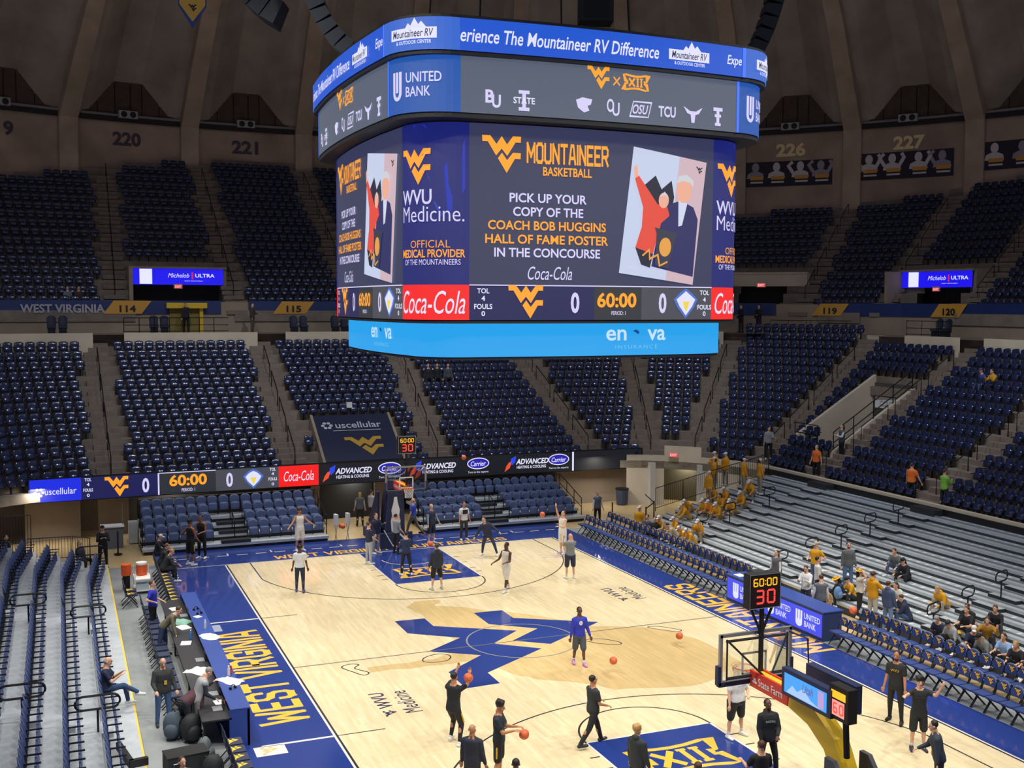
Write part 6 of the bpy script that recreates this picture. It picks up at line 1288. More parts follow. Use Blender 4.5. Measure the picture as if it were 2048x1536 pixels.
def person(label, x, y, rz=0.0, H=1.8, z=0.0, top=('tee', '202020'), bot=('pants', '20242c'), shoe='e8e8e8', skin='light', hair=('short', 'brown'), armL=ARM0, armR=ARM0, legL=(0, 4, 3), legR=(0, 4, 3), lean=0.0, side=0.0, turn=0.0, nod=0.0, fat=1.0, vox=0.016, seat=None, cap=None, extra=None, stripe=None, chest=None, lift=0.0, group=None):
    """local frame: forward is -y; arm = (flex, abduct, elbow, inward); leg = (flex, abduct, knee)"""
    k = H/1.8; root = empty('person', (x, y, z), R(rz), label, 'person', group)
    L = lambda v: Vector(v)*k
    hipz = 0.93; legs = {}; low = 9
    for s, lg in ((1, legL), (-1, legR)):
        hip = Vector((s*0.095*min(1.25, fat), 0, hipz)); td = adir(lg[0], lg[1], s); kn = hip+td*0.44; sd = adir(lg[0]-lg[2], lg[1]*0.6, s); an = kn+sd*0.42
        legs[s] = [hip, kn, an]; low = min(low, an.z)
    dz = (0.085-low+lift) if seat is None else (seat/k+0.10-hipz)
    for s in legs: legs[s] = [p+Vector((0, 0, dz)) for p in legs[s]]
    pel = Vector((0, 0, 0.95+dz)); T = Matrix.Rotation(R(turn), 3, 'Z') @ Matrix.Rotation(R(side), 3, 'Y') @ Matrix.Rotation(R(lean), 3, 'X')
    tp_ = lambda x_, y_, z_: pel+T @ Vector((x_, y_, z_-0.95))
    ax, ay = T @ Vector((1, 0, 0)), T @ Vector((0, 1, 0))
    def torso(gr=0.0, z0=0.86, z1=1.6, neck=True):
        R_ = [(0.86, .155, .11), (0.95, .168, .118), (1.04, .158, .112), (1.14, .145, .102), (1.26, .158, .112), (1.36, .168, .115), (1.425, .15, .1), (1.47, .105, .08), (1.51, .068, .066), (1.60, .056, .06)]
        out = []
        for zz, rx, ry in R_:
            if zz < z0-1e-6 or zz > z1+1e-6: continue
            ff = fat if zz < 1.45 else 1+(fat-1)*0.3
            yo = 0.0 if zz < 1.4 else 0.012
            out.append((L(tp_(0, yo-(0.03*(fat-1) if zz < 1.3 else 0), zz)), ax, ay, (rx*ff+gr)*k, (ry*ff+gr)*k))
        return _loft(out)
    arms = {}
    for s, a in ((1, armL), (-1, armR)):
        sh = tp_(s*0.178*(1+(fat-1)*0.5), 0.005, 1.405); ud = T @ adir(a[0], a[1], s); el = sh+ud*0.285
        fd = T @ adir(a[0]+a[2], a[1]-a[3], s); wr = el+fd*0.25; arms[s] = [sh, el, wr, fd]
    # ---- body
    P = [torso()]
    for s in (1, -1):
        hip, kn, an = legs[s]
        P += [_cap(L(hip), L(kn), .085*k*fat, .056*k), _cap(L(kn), L(an), .054*k, .036*k), _ell(L(kn*0.62+an*0.38+Vector((0, 0.018, 0))), (.05*k, .052*k, .11*k))]
        P.append(_cap(L(an+Vector((0, 0.02, -0.03))), L(an+Vector((s*0.015, -0.13, -0.05))), .035*k, .03*k))
        sh, el, wr, fd = arms[s]; P += [_ell(L(sh), (.062*k,)*3), _cap(L(sh), L(el), .05*k*(1+(fat-1)*.6), .041*k), _cap(L(el), L(wr), .042*k, .027*k)]
        q = Vector((0, 0, 1)) if abs(fd.z) < 0.8 else Vector((0, -1, 0)); wx = fd.cross(q).normalized(); wn = wx.cross(fd).normalized()
        pc_ = wr+fd*0.055; Mh = Matrix((wx, wn, fd)).transposed(); P.append(_ell(L(pc_), (.041*k, .019*k, .052*k), Mh, 10))
        for j, ln in enumerate((.066, .078, .074, .056)):
            b = wr+fd*0.09+wx*(-0.029+0.0195*j); m1 = b+(fd*0.85-wn*0.35)*ln*0.6; e1 = m1+(fd*0.5-wn*0.85)*ln*0.5; P += [_cap(L(b), L(m1), .0095*k, .009*k, 6), _cap(L(m1), L(e1), .009*k, .008*k, 6)]
        tb = wr+fd*0.035-wx*0.034*s; P += [_cap(L(tb), L(tb-wx*0.02*s+fd*0.035-wn*0.012), .012*k, .0105*k, 6), _cap(L(tb-wx*0.02*s+fd*0.035-wn*0.012), L(tb-wx*0.018*s+fd*0.065-wn*0.03), .0105*k, .009*k, 6)]
    for s in (1, -1): P.append(_cap(L(tp_(s*0.03, 0.01, 1.50)), L(arms[s][0]), .04*k, .05*k))
    TH = T @ Matrix.Rotation(R(nod), 3, 'X'); nb = tp_(0, 0.0, 1.545); hd = lambda v: L(nb+TH @ (Vector(v)*1.06))
    Mq = TH.to_4x4()
    P += [_cap(L(tp_(0, 0.01, 1.50)), hd((0, -0.005, 0.05)), .056*k, .053*k), _ell(hd((0, 0.012, 0.135)), (.074*k, .092*k, .092*k), TH, 14), _ell(hd((0, -0.022, 0.085)), (.06*k, .068*k, .085*k), TH, 14), _cap(hd((0, -0.092, 0.115)), hd((0, -0.106, 0.085)), .011*k, .016*k, 6), _ell(hd((0, -0.06, 0.02)), (.032*k, .03*k, .022*k), TH, 8)]
    for s in (1, -1): P.append(_ell(hd((s*0.078, 0.012, 0.1)), (.011*k, .02*k, .032*k), TH, 8))
    lump('body', P, vox, SKIN[skin], root, 1, 0.35)
    if vox < 0.02:
        for s in (1, -1): o = MB(); V, F = _ell(hd((s*0.03, -0.083, 0.118)), (.013*k, .007*k, .007*k), TH, 8); o.add(V, F).build('eye', M_BLACK, root); V, F = _cap(hd((s*0.046, -0.083, 0.138)), hd((s*0.016, -0.091, 0.141)), .005*k, .005*k, 6); MB().add(V, F).build('eyebrow', HAIR['black'], root)
        V, F = _cap(hd((-0.02, -0.086, 0.052)), hd((0.02, -0.086, 0.052)), .006*k, .006*k, 6); MB().add(V, F).build('mouth', mat('lips', '8a4d44', 0.5), root)
    # ---- clothes
    tt, tc = top[0], top[1]; gv = max(0.018, vox*1.25); G = []; gr = {'tank': .012, 'tee': .016, 'polo': .016, 'long': .018, 'hoodie': .03, 'jacket': .026, 'vest': .026}[tt]
    G.append(torso(gr*k/k, 0.86, 1.475))
    if tt != 'tank':
        for s in (1, -1):
            sh, el, wr, fd = arms[s]; G.append(_ell(L(sh), ((.06+gr*.7)*k,)*3)); G.append(_cap(L(tp_(s*0.05, 0.008, 1.475)), L(sh+Vector((0,0,0.005))), (.04+gr*.5)*k, (.055+gr*.6)*k))
            if tt in ('tee', 'polo'): m_ = sh+(el-sh)*0.62; G.append(_cap(L(sh), L(m_), (.052+gr)*k, (.05+gr)*k))
            elif tt == 'vest': G.append(_cap(L(sh), L(sh+(el-sh)*0.06), (.05+gr)*k, (.05+gr)*k))
            else: G += [_cap(L(sh), L(el), (.05+gr)*k, (.043+gr*.8)*k), _cap(L(el), L(wr-fd*0.015), (.043+gr*.8)*k, (.031+gr*.5)*k)]
    else:
        for s in (1, -1): G.append(_ell(L(arms[s][0]+ax*(-s*0.055)+Vector((0, 0, 0.015))), (.05*k, .07*k, .05*k)))
    if tt == 'hoodie': G.append(_ell(hd((0, 0.075, -0.02)), (.1*k, .065*k, .065*k), TH, 12))
    if tt in ('jacket', 'polo', 'hoodie'): G.append(_cap(L(tp_(0, 0.012, 1.5)), L(tp_(0, 0.012, 1.545)), .07*k, .068*k))
    sh_ = lump('shirt', G, gv, cl(tc), root, 5)
    if tt == 'vest':
        W_ = []
        for s in (1, -1): sh, el, wr, fd = arms[s]; W_ += [_ell(L(sh), (.075*k,)*3), _cap(L(sh), L(el), .064*k, .055*k), _cap(L(el), L(wr), .055*k, .038*k)]
        lump('shirt_sleeves', W_+[_cap(L(tp_(0, 0.01, 1.48)), L(tp_(0, 0.01, 1.54)), .078*k, .07*k)], gv, cl(top[2]), root, 2)
    bt_, bc_ = bot; B_ = [torso(0.018, 0.86, 0.96 if tt != 'tank' else 1.04), _loft([(L(pel+Vector((0, 0, -0.13))), Vector((1, 0, 0)), Vector((0, 1, 0)), .12*k*fat, .095*k*fat), (L(pel+Vector((0, 0, 0.0))), Vector((1, 0, 0)), Vector((0, 1, 0)), .175*k*fat, .125*k*fat)])]
    for s in (1, -1):
        hip, kn, an = legs[s]
        if bt_ == 'shorts': B_.append(_cap(L(hip), L(hip+(kn-hip)*0.93), .108*k*fat, .098*k))
        else: B_ += [_cap(L(hip), L(kn), .1*k*fat, .073*k), _cap(L(kn), L(an+(kn-an)*0.03), .072*k, .055*k if bt_ == 'pants' else .046*k)]
    lump(bt_, B_, gv, cl(bc_), root, 3)
    for s in (1, -1):
        hip, kn, an = legs[s]; o = MB()
        toe = Vector((s*0.03, -0.17, -0.055)); V, F = _cap(L(an+Vector((0, 0.045, -0.045))), L(an+toe), .046*k, .038*k, 10); o.add(V, F); V, F = _cap(L(an+Vector((0, 0.01, 0.0))), L(an+Vector((0, -0.03, -0.03))), .048*k, .046*k, 8); o.add(V, F)
        o.build('shoe', cl(shoe), root, True)
        if bt_ == 'shorts': V, F = _cap(L(an+Vector((0, 0, 0.03))), L(an+(kn-an)*0.2), .041*k, .044*k, 10); MB().add(V, F).build('sock', cl('d8d8d8' if skin != 'x' else '202020'), root, True)
        if stripe: 
            q_ = (hip+kn)/2+Vector((s*0.11, 0, 0)); V, F = _cap(L(hip*0.7+kn*0.3+Vector((s*0.1, 0, 0))), L(hip*0.2+kn*0.8+Vector((s*0.098, 0, 0))), .018*k, .018*k, 8); MB().add(V, F).build('side_stripe', cl(stripe), root, True)
    # ---- hair or cap
    hs, hc = hair
    if hs != 'bald' :
        Hh = [_ell(hd((0, 0.03, 0.15)), (.084*k, .092*k, .09*k), TH, 14)]
        if hs == 'curly': Hh = [_ell(hd((0, 0.02, 0.175)), (.105*k, .108*k, .095*k), TH, 12)]+[_ell(hd((0.06*math.cos(j), 0.02+0.06*math.sin(j), 0.2+0.02*(j % 2))), (.045*k,)*3, None, 8) for j in range(7)]
        if hs == 'long': Hh += [_cap(hd((0, 0.075, 0.1)), hd((0, 0.085, -0.1)), .07*k, .055*k), _cap(hd((0.055, 0.04, 0.08)), hd((0.065, 0.03, -0.06)), .035*k, .03*k), _cap(hd((-0.055, 0.04, 0.08)), hd((-0.065, 0.03, -0.06)), .035*k, .03*k)]
        if hs == 'beard': Hh.append(_ell(hd((0, -0.035, 0.03)), (.058*k, .06*k, .045*k), TH, 10))
        if hs == 'fringe': Hh = [_ell(hd((0, 0.05, 0.1)), (.08*k, .07*k, .06*k), TH, 12)]
        lump('hair', Hh, max(0.014, vox), HAIR[hc], root, 2)
    if cap:
        o = MB(); V, F = _ell(hd((0, 0.012, 0.165)), (.09*k, .1*k, .075*k), TH, 14); o.add(V, F)
        if cap[0] == 'cap': V, F = _ell(hd((0, -0.115, 0.15)), (.07*k, .075*k, .012*k), TH, 12); o.add(V, F)
        if cap[0] == 'hat': V, F = _ell(hd((0, 0.0, 0.15)), (.17*k, .18*k, .018*k), TH, 16); o.add(V, F)
        if cap[0] == 'headphones': o = MB(); o.tube([hd((0.09*math.cos(R(a)), 0.01, 0.11+0.13*math.sin(R(a)))) for a in range(0, 181, 20)], .012*k, 6)
        o.build('headwear', cl(cap[1]), root, True)
    if chest:
        cx, cz = 0, 1.33; put(chest[0], lambda u, v: L(tp_(u, -(0.115*fat+gr+0.012), cz+v)), 'chest_print', cl(chest[1]), root)
    if extra == 'badge':
        MB().box(L(tp_(0.03, -0.16*fat, 1.16)), (0.07, 0.012, 0.11)).build('lanyard_badge', cl('e2b13a'), root)
    if extra == 'belt': V, F = torso(0.03, 0.95, 1.04); MB().add(V, F).build('belt', cl('101012'), root)
    return root
UP = (165, 12, 12, 5)
SIT = dict(legL=(88, 8, 88), legR=(88, 10, 85)); LOW = dict(legL=(112, 14, 112), legR=(116, 10, 108)); WALK = dict(legL=(24, 3, 12), legR=(-22, 3, 14)); HIPS = (-25, 38, 95, 60)
TXT = lambda s, w_, h: textfit(s, w_, h, 0.01)
nearv = 0.0125
# on and around the court
person('player in white jersey with arms spread wide in front of the slate seats', -4.15, 15.84, 12, 1.96, top=('tank', 'e8e6e2'), bot=('shorts', 'e8e6e2'), skin='tan', hair=('curly', 'brown'), armL=(20, 38, 22, -8), armR=(20, 38, 22, -8), vox=.015)
person('player in white tee and dark joggers walking away near the red floor reflection', -5.58, 8.79, 165, 1.86, top=('tee', 'dfe4ea'), bot=('jogger', '26314a'), shoe='5b4a9a', skin='dark', hair=('short', 'black'), cap=('headphones', '15161a'), vox=.015, legL=(6, 3, 6), legR=(-6, 3, 6))
person('tall player in black kit with gold stripe standing hands on hips by the bench', -9.0, 14.8, 125, 1.98, top=('tank', '17181b'), bot=('shorts', '17181b'), skin='brown', hair=('curly', 'black'), armL=HIPS, armR=(10, 12, 30, 10), stripe='e0b32e', vox=.015)
person('player in black kit with leggings clasping hands beside his taller team-mate', -8.4, 15.95, -35, 1.93, top=('tank', '17181b'), bot=('jogger', '17181b'), skin='brown', hair=('short', 'black'), armL=(20, 10, 70, 35), armR=(20, 10, 70, 35), vox=.015, lean=6)
person('man in navy tee and pale grey sweatpants at the lane edge', -1.91, 12.3, 110, 1.83, top=('tee', '27304e'), bot=('pants', 'b3b7bf'), hair=('short', 'brown'), armL=(20, 6, 60, 20), armR=(15, 6, 40, 10), vox=.016)
person('man in navy hooded top and grey pants behind the lane edge', -1.1, 14.1, 30, 1.83, top=('hoodie', '232a45'), bot=('pants', '8f8f95'), skin='light', hair=('short', 'brown'), armL=(35, 12, 95, 30), armR=(10, 8, 25, 5), vox=.017)
person('coach in grey tee with hand at chin in front of the goal pad', -0.26, 13.79, 110, 1.8, top=('tee', '8b939b'), bot=('pants', '1d2129'), shoe='22252c', hair=('short', 'black'), armL=(45, 8, 120, 20), armR=(10, 8, 30, 5), vox=.017)
person('older man in royal blue polo and khaki trousers striding behind the goal', 1.6, 17.3, -125, 1.85, top=('polo', '3a55b4'), bot=('pants', '7d7765'), shoe='4a3c30', hair=('fringe', 'grey'), fat=1.15, vox=.017, **WALK)
person('coach in navy vest over grey sleeves under the far net', 1.84, 15.18, 20, 1.85, top=('vest', '2a3350', '8b97a0'), bot=('shorts', '232a45'), hair=('short', 'blond'), armL=(12, 14, 25, 5), armR=(8, 12, 15, 0), vox=.017)
person('man in two-tone white and black tee standing before the slate seats', 3.5, 15.35, 5, 1.83, top=('tee', 'd5dae0'), bot=('pants', '35353a'), skin='tan', hair=('short', 'black'), vox=.017, chest=(rect2d(.26, .2), '20242f'))
person('coach in navy tracksuit shuffling sideways on the far court', 3.4, 11.94, -30, 1.85, top=('hoodie', '252d48'), bot=('jogger', '2b3656'), hair=('short', 'brown'), side=-14, lean=14, legL=(12, 26, 20), legR=(10, 14, 32), armL=(15, 40, 20, 0), armR=(20, 40, 20, 0), vox=.016)
person('coach in navy long sleeves and black trousers with back turned in the lane', -1.0, 9.88, 178, 1.82, top=('long', '28355a'), bot=('pants', '1e222b'), hair=('short', 'black'), armL=(25, 12, 85, 30), armR=(25, 10, 80, 30), vox=.016, legL=(0, 8, 4), legR=(-6, 8, 6))
person('man in dark hooded top and black shorts with back turned at the free throw arc', -0.57, 7.22, 186, 1.82, top=('hoodie', '2a3142'), bot=('shorts', '1b1d22'), shoe='b9bcb8', hair=('short', 'brown'), vox=.015, legL=(0, 8, 3), legR=(0, 10, 3))
person('player in white kit walking with hand out on the far court', 1.87, 6.02, -62, 1.95, top=('tank', 'e6e4e0'), bot=('shorts', 'e6e4e0'), skin='dark', hair=('short', 'black'), armL=(15, 10, 75, 10), armR=(25, 14, 45, 5), vox=.0145, legL=(18, 3, 8), legR=(-16, 3, 8))
person('player in white kit following through a jump shot with one arm high', 6.47, 10.74, -70, 1.95, lift=0.06, top=('tank', 'e6e4e0'), bot=('shorts', 'e6e4e0'), shoe='cdb7d8', skin='light', hair=('short', 'brown'), armL=(30, 12, 70, 30), armR=(160, 8, 10, 0), vox=.0145, nod=-15, legL=(4, 4, 6), legR=(-2, 4, 6))
person('bald coach in grey tee and navy shorts with back turned', 5.02, 6.89, 172, 1.86, top=('tee', '7d8589'), bot=('shorts', '27304c'), hair=('bald', 'grey'), armL=(60, 8, 105, 18), armR=(60, 8, 105, 18), vox=.0145, fat=1.1)
person('usher in grey vest and white sleeves by the far corner belt posts', 11.0, 16.3, -5, 1.72, top=('vest', '5a6170', 'd9dbe0'), bot=('pants', '16181c'), shoe='16181c', hair=('short', 'grey'), vox=.019)
person('long-haired usher in grey vest facing away in the far tunnel', -0.19, 20.46, 170, 1.7, top=('vest', '565d6b', 'b9bdc4'), bot=('pants', '16181c'), shoe='16181c', hair=('long', 'blond'), vox=.019)
person('person in pale sweater half hidden behind the far goal pad', 0.45, 20.6, 120, 1.75, top=('long', 'b5babf'), bot=('pants', '3d4048'), hair=('short', 'brown'), vox=.019)
person('player in bright blue long sleeves and pink shoes walking across midcourt', 0.66, -2.98, -8, 1.83, top=('long', '2a35b0'), bot=('shorts', '4b545e'), shoe='c98bc4', skin='dark', hair=('short', 'black'), vox=nearv, chest=(disc2d(.06, .07), 'cfd0d8'), legL=(10, 2, 4), legR=(-8, 2, 10), armL=(6, 14, 15, 0), armR=(2, 12, 12, 0))
person('shooter in black kit holding a ball up beside his face', -5.0, -7.4, 128, 1.92, top=('tee', '1c2026'), bot=('jogger', '1c2026'), shoe='e6e6e4', skin='tan', hair=('short', 'black'), vox=nearv, armL=(115, 2, 40, 10), armR=(100, 4, 50, 10), legL=(34, 6, 46), legR=(18, 6, 36), lean=4, stripe='d9ad2c')
person('tattooed player in black tee and gold-striped shorts bouncing a ball', -4.71, -9.79, 55, 1.92, top=('tee', '1e2832'), bot=('shorts', '1a1c20'), skin='tan', hair=('curly', 'black'), vox=nearv, armL=(25, 8, 70, 15), armR=(30, 10, 75, 15), stripe='d9ad2c', nod=12, chest=(TXT('WEST', .16, .05), '3d5a70'))
person('bald coach in dark navy jacket with back turned at the lower frame', -5.71, -10.7, 140, 1.84, top=('jacket', '252b3b'), bot=('pants', '1d2028'), shoe='1d2028', skin='tan', hair=('bald', 'black'), vox=nearv)
person('coach in black polo striding across the free throw circle', -1.73, -8.71, 98, 1.88, top=('polo', '2a3136'), bot=('pants', '1d2022'), shoe='2a3034', skin='tan', hair=('short', 'black'), vox=nearv, armL=(18, 8, 55, 15), armR=(10, 8, 60, 12), legL=(26, 2, 8), legR=(-24, 2, 14))
person('blond man in charcoal hooded jacket standing over the near lane', -2.31, -12.06, 110, 1.82, top=('hoodie', '2b3238'), bot=('pants', '23272c'), shoe='23272c', skin='light', hair=('curly', 'blond'), vox=nearv)
person('heavy man in white tee and black shorts beneath the glass backboard', 1.93, -9.6, 12, 1.88, top=('tee', 'dfe2e6'), bot=('shorts', '26282d'), skin='light', hair=('short', 'brown'), fat=1.4, vox=nearv, armL=(25, 12, 55, 55), armR=(8, 14, 12, 0), legL=(0, 9, 3), legR=(0, 9, 3), chest=(TXT('BASKETBALL', .26, .035), '8a9fd0'))
person('man in black hooded top with white chest lettering at the near lane', 1.28, -11.89, -12, 1.86, top=('hoodie', '1f2427'), bot=('pants', '191b1d'), shoe='191b1d', skin='dark', hair=('beard', 'black'), vox=nearv, chest=(TXT('BASKETBALL', .24, .05), 'cfd3d6'), armL=(20, 8, 45, 35), armR=(8, 10, 25, 10), nod=-14, legL=(6, 10, 8), legR=(-8, 4, 8))
person('short-haired man in black tee seen from behind at the bottom frame', -0.28, -13.82, 170, 1.84, top=('tee', '1d1f22'), bot=('pants', '1d2028'), skin='light', hair=('short', 'brown'), vox=nearv, armL=(30, 12, 70, 10))
person('dark-haired man with only his head showing at the bottom left of centre', -5.5, -12.71, 160, 1.82, top=('tee', '23262b'), bot=('pants', '1d2028'), skin='brown', hair=('short', 'black'), vox=.015)
person('man whose dark hair just shows over the gold lane emblem', -2.12, -14.24, 170, 1.82, top=('tee', '23262b'), bot=('pants', '1d2028'), skin='light', hair=('short', 'brown'), vox=.015)
person('player in dark sleeveless kit seen through the glass backboard', 5.1, -7.2, 175, 1.93, top=('tank', '2c3440'), bot=('shorts', '2a3038'), skin='brown', hair=('short', 'black'), vox=.014)
person('curly-haired shooter in black tee with both arms raised before the chairs', 5.7, -12.02, -28, 1.88, top=('tee', '212427'), bot=('shorts', '22262c'), shoe='39384a', skin='light', hair=('curly', 'black'), vox=nearv, armL=(95, 30, 62, 10), armR=(92, 34, 12, 10), chest=(TXT('BASKETBALL', .24, .03), '3a3f46'))
person('bearded man in black tee with gold lettering watching the shooter', 6.45, -10.35, -58, 1.96, top=('tee', '212426'), bot=('jogger', '1c1e20'), shoe='1c1e20', skin='tan', hair=('beard', 'black'), vox=nearv, chest=(TXT('WVU', .2, .06), 'dfa93a'), armL=(8, 8, 12, 0), armR=(8, 8, 12, 0), legL=(4, 6, 4), legR=(-6, 6, 6))
person('man in slate jacket with back turned holding a ball at his hip', 4.15, -14.35, -125, 1.82, top=('jacket', '323d47'), bot=('pants', '22262b'), shoe='22262b', skin='light', hair=('short', 'black'), vox=nearv, armR=(35, 10, 40, 10), lean=12)
# press side
person('police officer in black uniform and cap holding something at chest height', -12.45, 15.7, 5, 1.8, top=('long', '15171c'), bot=('pants', '15171c'), shoe='101114', hair=('short', 'black'), cap=('cap', '15171c'), armL=(30, 10, 95, 40), armR=(30, 10, 95, 40), vox=.017, extra='belt')
person('photographer in black with a white cap on the bench end', -10.35, 15.2, 70, 1.75, top=('long', '22252b'), bot=('pants', '1b1d22'), seat=0.46, cap=('cap', 'd8d8d4'), armL=(45, 10, 60, 20), armR=(45, 10, 60, 20), vox=.018, lean=15, **SIT)
person('man in dark top seated on the bench, farther of two', -10.35, 13.1, 85, 1.8, top=('hoodie', '2b3034'), bot=('pants', '23262c'), seat=0.48, hair=('beard', 'red'), skin='light', lean=22, armL=(40, 10, 55, 20), armR=(40, 10, 55, 20), vox=.017, **SIT)
person('fair-haired man in dark jacket hunched on the bench, nearer of two', -10.35, 12.1, 95, 1.82, top=('jacket', '2c3134'), bot=('pants', '26292f'), seat=0.48, hair=('short', 'blond'), skin='light', lean=30, armL=(55, 8, 50, 20), armR=(55, 8, 50, 20), vox=.017, **SIT)
person('man in royal blue polo standing behind the press table', -11.25, 5.3, 72, 1.8, top=('polo', '2430b4'), bot=('pants', '17191d'), shoe='17191d', hair=('short', 'brown'), armL=(10, 12, 60, 25), armR=HIPS, fat=1.12, vox=.015)
person('man in olive sweater leaning across the desk with one arm outstretched', -11.15, 2.6, 70, 1.82, top=('long', '67624f'), bot=('pants', '2c3a5c'), shoe='3a2f28', hair=('short', 'brown'), lean=48, armL=(35, 10, 20, 0), armR=(62, 18, 8, 0), nod=-20, vox=.014, legL=(4, 6, 6), legR=(-8, 8, 8))
person('man in charcoal zip jacket and jeans with gold badge behind the table', -11.65, -3.3, 8, 1.82, top=('jacket', '36393b'), bot=('pants', '4a6a98'), shoe='2c3440', skin='light', hair=('fringe', 'grey'), armL=(8, 14, 25, 5), armR=(12, 16, 45, 25), extra='badge', nod=22, fat=1.1, vox=nearv)
person('man in maroon sweater bent double over the equipment', -11.25, -4.5, 120, 1.8, top=('long', '4c2c35'), bot=('pants', '23262e'), shoe='23262e', skin='light', hair=('short', 'brown'), lean=72, armL=(60, 8, 20, 5), armR=(60, 8, 20, 5), vox=nearv, fat=1.1, legL=(14, 6, 18), legR=(8, 6, 14))
person('man in pale grey vest with navy sleeves leaning over the desk', -10.92, -4.35, 95, 1.82, top=('vest', 'a4a7aa', '2b3144'), bot=('pants', '7c7e80'), shoe='2a2c30', skin='light', hair=('short', 'grey'), lean=24, armL=(40, 8, 110, 20), armR=(30, 8, 50, 10), nod=18, vox=nearv, fat=1.1)
person('man in navy tee and jeans sitting cross-legged in the front stand row', -13.0, -2.35, 78, 1.82, z=0.28, top=('tee', '222c49'), bot=('pants', '2c4a72'), shoe='e4e6e8', skin='light', hair=('fringe', 'grey'), seat=0.46, legL=(88, 10, 80), legR=(98, -14, 40), armL=(35, 8, 90, 25), armR=(35, 8, 90, 25), nod=20, vox=nearv)
person('brown-haired person at the very bottom by the black case', -11.72, -8.9, 20, 1.7, top=('long', '3a3f48'), bot=('pants', '23262e'), seat=0.42, skin='light', hair=('long', 'brown'), vox=.014, **SIT)
person('dark-clad person sitting behind the far railing by the stand', -16.2, 17.3, 60, 1.75, top=('jacket', '24262c'), bot=('pants', '1d2028'), seat=0.45, hair=('short', 'black'), vox=.022, **SIT)
person('blond person in dark top sitting beyond the far end of the stand', -13.35, 15.2, 50, 1.7, top=('long', '3d4148'), bot=('pants', '24272d'), seat=0.45, hair=('long', 'blond'), vox=.02, **SIT)
# ------------------------------------------------------------------ people on the right side and in the bowl
def bz(x): return BZ+BR*math.floor((x-BX)/BT) if x >= BX else 0.0
GOLD, KHA = 'd99a1c', '9c9484'
WCAP = ('cap', 'e6e6e4')
def bsit(label, x, y, rz=-90, top=('hoodie', GOLD), bot=('pants', KHA), H=1.76, hair=('short', 'brown'), cap=WCAP, lean=24, vox=.02, arms=(50, 10, 60, 25), **k):
    kk = dict(LOW); kk.update(k)
    return person(label, x+0.12, y, rz, H, z=bz(x+0.12), seat=0.02, top=top, bot=bot, hair=hair, cap=cap, lean=lean, vox=vox, armL=arms, armR=arms, **kk)
def bstand(label, x, y, rz, top, bot, H=1.78, z=None, **k):
    return person(label, x, y, rz, H, z=bz(x) if z is None else z, top=top, bot=bot, vox=k.pop('vox', .02), **k)
bsit('band member in gold top perched highest beside the doorway railing', 15.9, 13.4, -60)
bsit('band member in gold top bowed over his knees at the bleacher end', 14.5, 13.3, -70, lean=48)
bsit('band member in gold top leaning forward with arms stretched out', 13.9, 12.5, -100, lean=35, arms=(75, 10, 15, 5))
bsit('band member in gold top beside the one with a red scarf', 14.7, 12.2, -80); bsit('band member with red scarf over a gold top', 14.75, 11.75, -85, top=('hoodie', 'd9801c'))
bsit('band member in gold top next to the curved grab rail', 14.75, 11.15, -75, arms=(40, 12, 80, 20)); bsit('band member with dark ponytail and gold top two rows up', 15.6, 12.1, -80, hair=('long', 'black'), cap=None)
bsit('band member in gold top in the topmost seated trio', 16.2, 12.6, -90); bsit('band member in gold top with head tipped down on khaki knees', 15.45, 11.0, -70, lean=32)
bsit('band member in gold top sitting just below the standing pair', 16.3, 11.4, -80); bsit('band member in gold top seated alone near the picket railing', 17.2, 12.1, -60, arms=(60, 10, 40, 10))
bsit('band member in gold top with arms folded low on the second row', 12.6, 11.3, -95); bsit('band member in gold vest and white cap at the chair ends', 12.1, 11.9, -70, top=('vest', GOLD, 'c9b98a')); bsit('person in beige hooded top crouched behind the far chairs', 12.1, 10.5, -120, top=('hoodie', 'b9ab98'), bot=('pants', '8d8578'), cap=None, lean=45)
bsit('band member in gold top shading eyes on the lowest row', 12.8, 9.7, -60, arms=(60, 10, 125, 20)); bsit('band member in gold top bent over papers behind the chairs, farther', 12.15, 9.7, -100, lean=40); bsit('band member in gold top bent over papers behind the chairs, nearer', 12.1, 9.1, -95, lean=36)
bstand('band member in gold top standing at the back with hands together', 17.4, 15.6, -75, ('hoodie', GOLD), ('pants', KHA), cap=WCAP, z=1.75, armL=(25, 10, 80, 35), armR=(25, 10, 80, 35)); bstand('band member in gold top partly hidden at the back', 17.75, 15.1, -80, ('hoodie', GOLD), ('pants', KHA), cap=WCAP, z=1.75); bstand('band member with long black hair standing at the back in gold', 16.8, 14.7, -100, ('hoodie', GOLD), ('pants', KHA), hair=('long', 'black'), cap=WCAP, z=1.6)
bstand('band member in gold top standing straight in front of the back group', 15.7, 13.4, -80, ('hoodie', GOLD), ('pants', KHA), cap=WCAP); bstand('broad band member in gold top facing away toward the cream wall', 17.4, 12.9, 70, ('hoodie', GOLD), ('pants', KHA), cap=WCAP, fat=1.15, z=1.75); bstand('band member with dark hair facing away at the railing', 17.85, 12.2, 80, ('hoodie', GOLD), ('pants', KHA), hair=('long', 'black'), cap=WCAP, z=1.8)
bstand('large capped man in yellow seated behind the far chair row', 11.75, 13.3, -60, ('tee', 'd99e12'), ('pants', KHA), cap=WCAP, fat=1.3, z=0, seat=0.5, **SIT)
bstand('person in purple-grey top sitting low behind the far chairs', 11.75, 12.55, -70, ('tee', '4c4a68'), ('pants', 'a5a9b5'), z=0, seat=0.2, **LOW); bstand('person in black top sitting low beside the purple-grey top', 11.8, 11.9, -60, ('jacket', '1d1f24'), ('pants', '1d2026'), z=0, seat=0.2, **LOW)
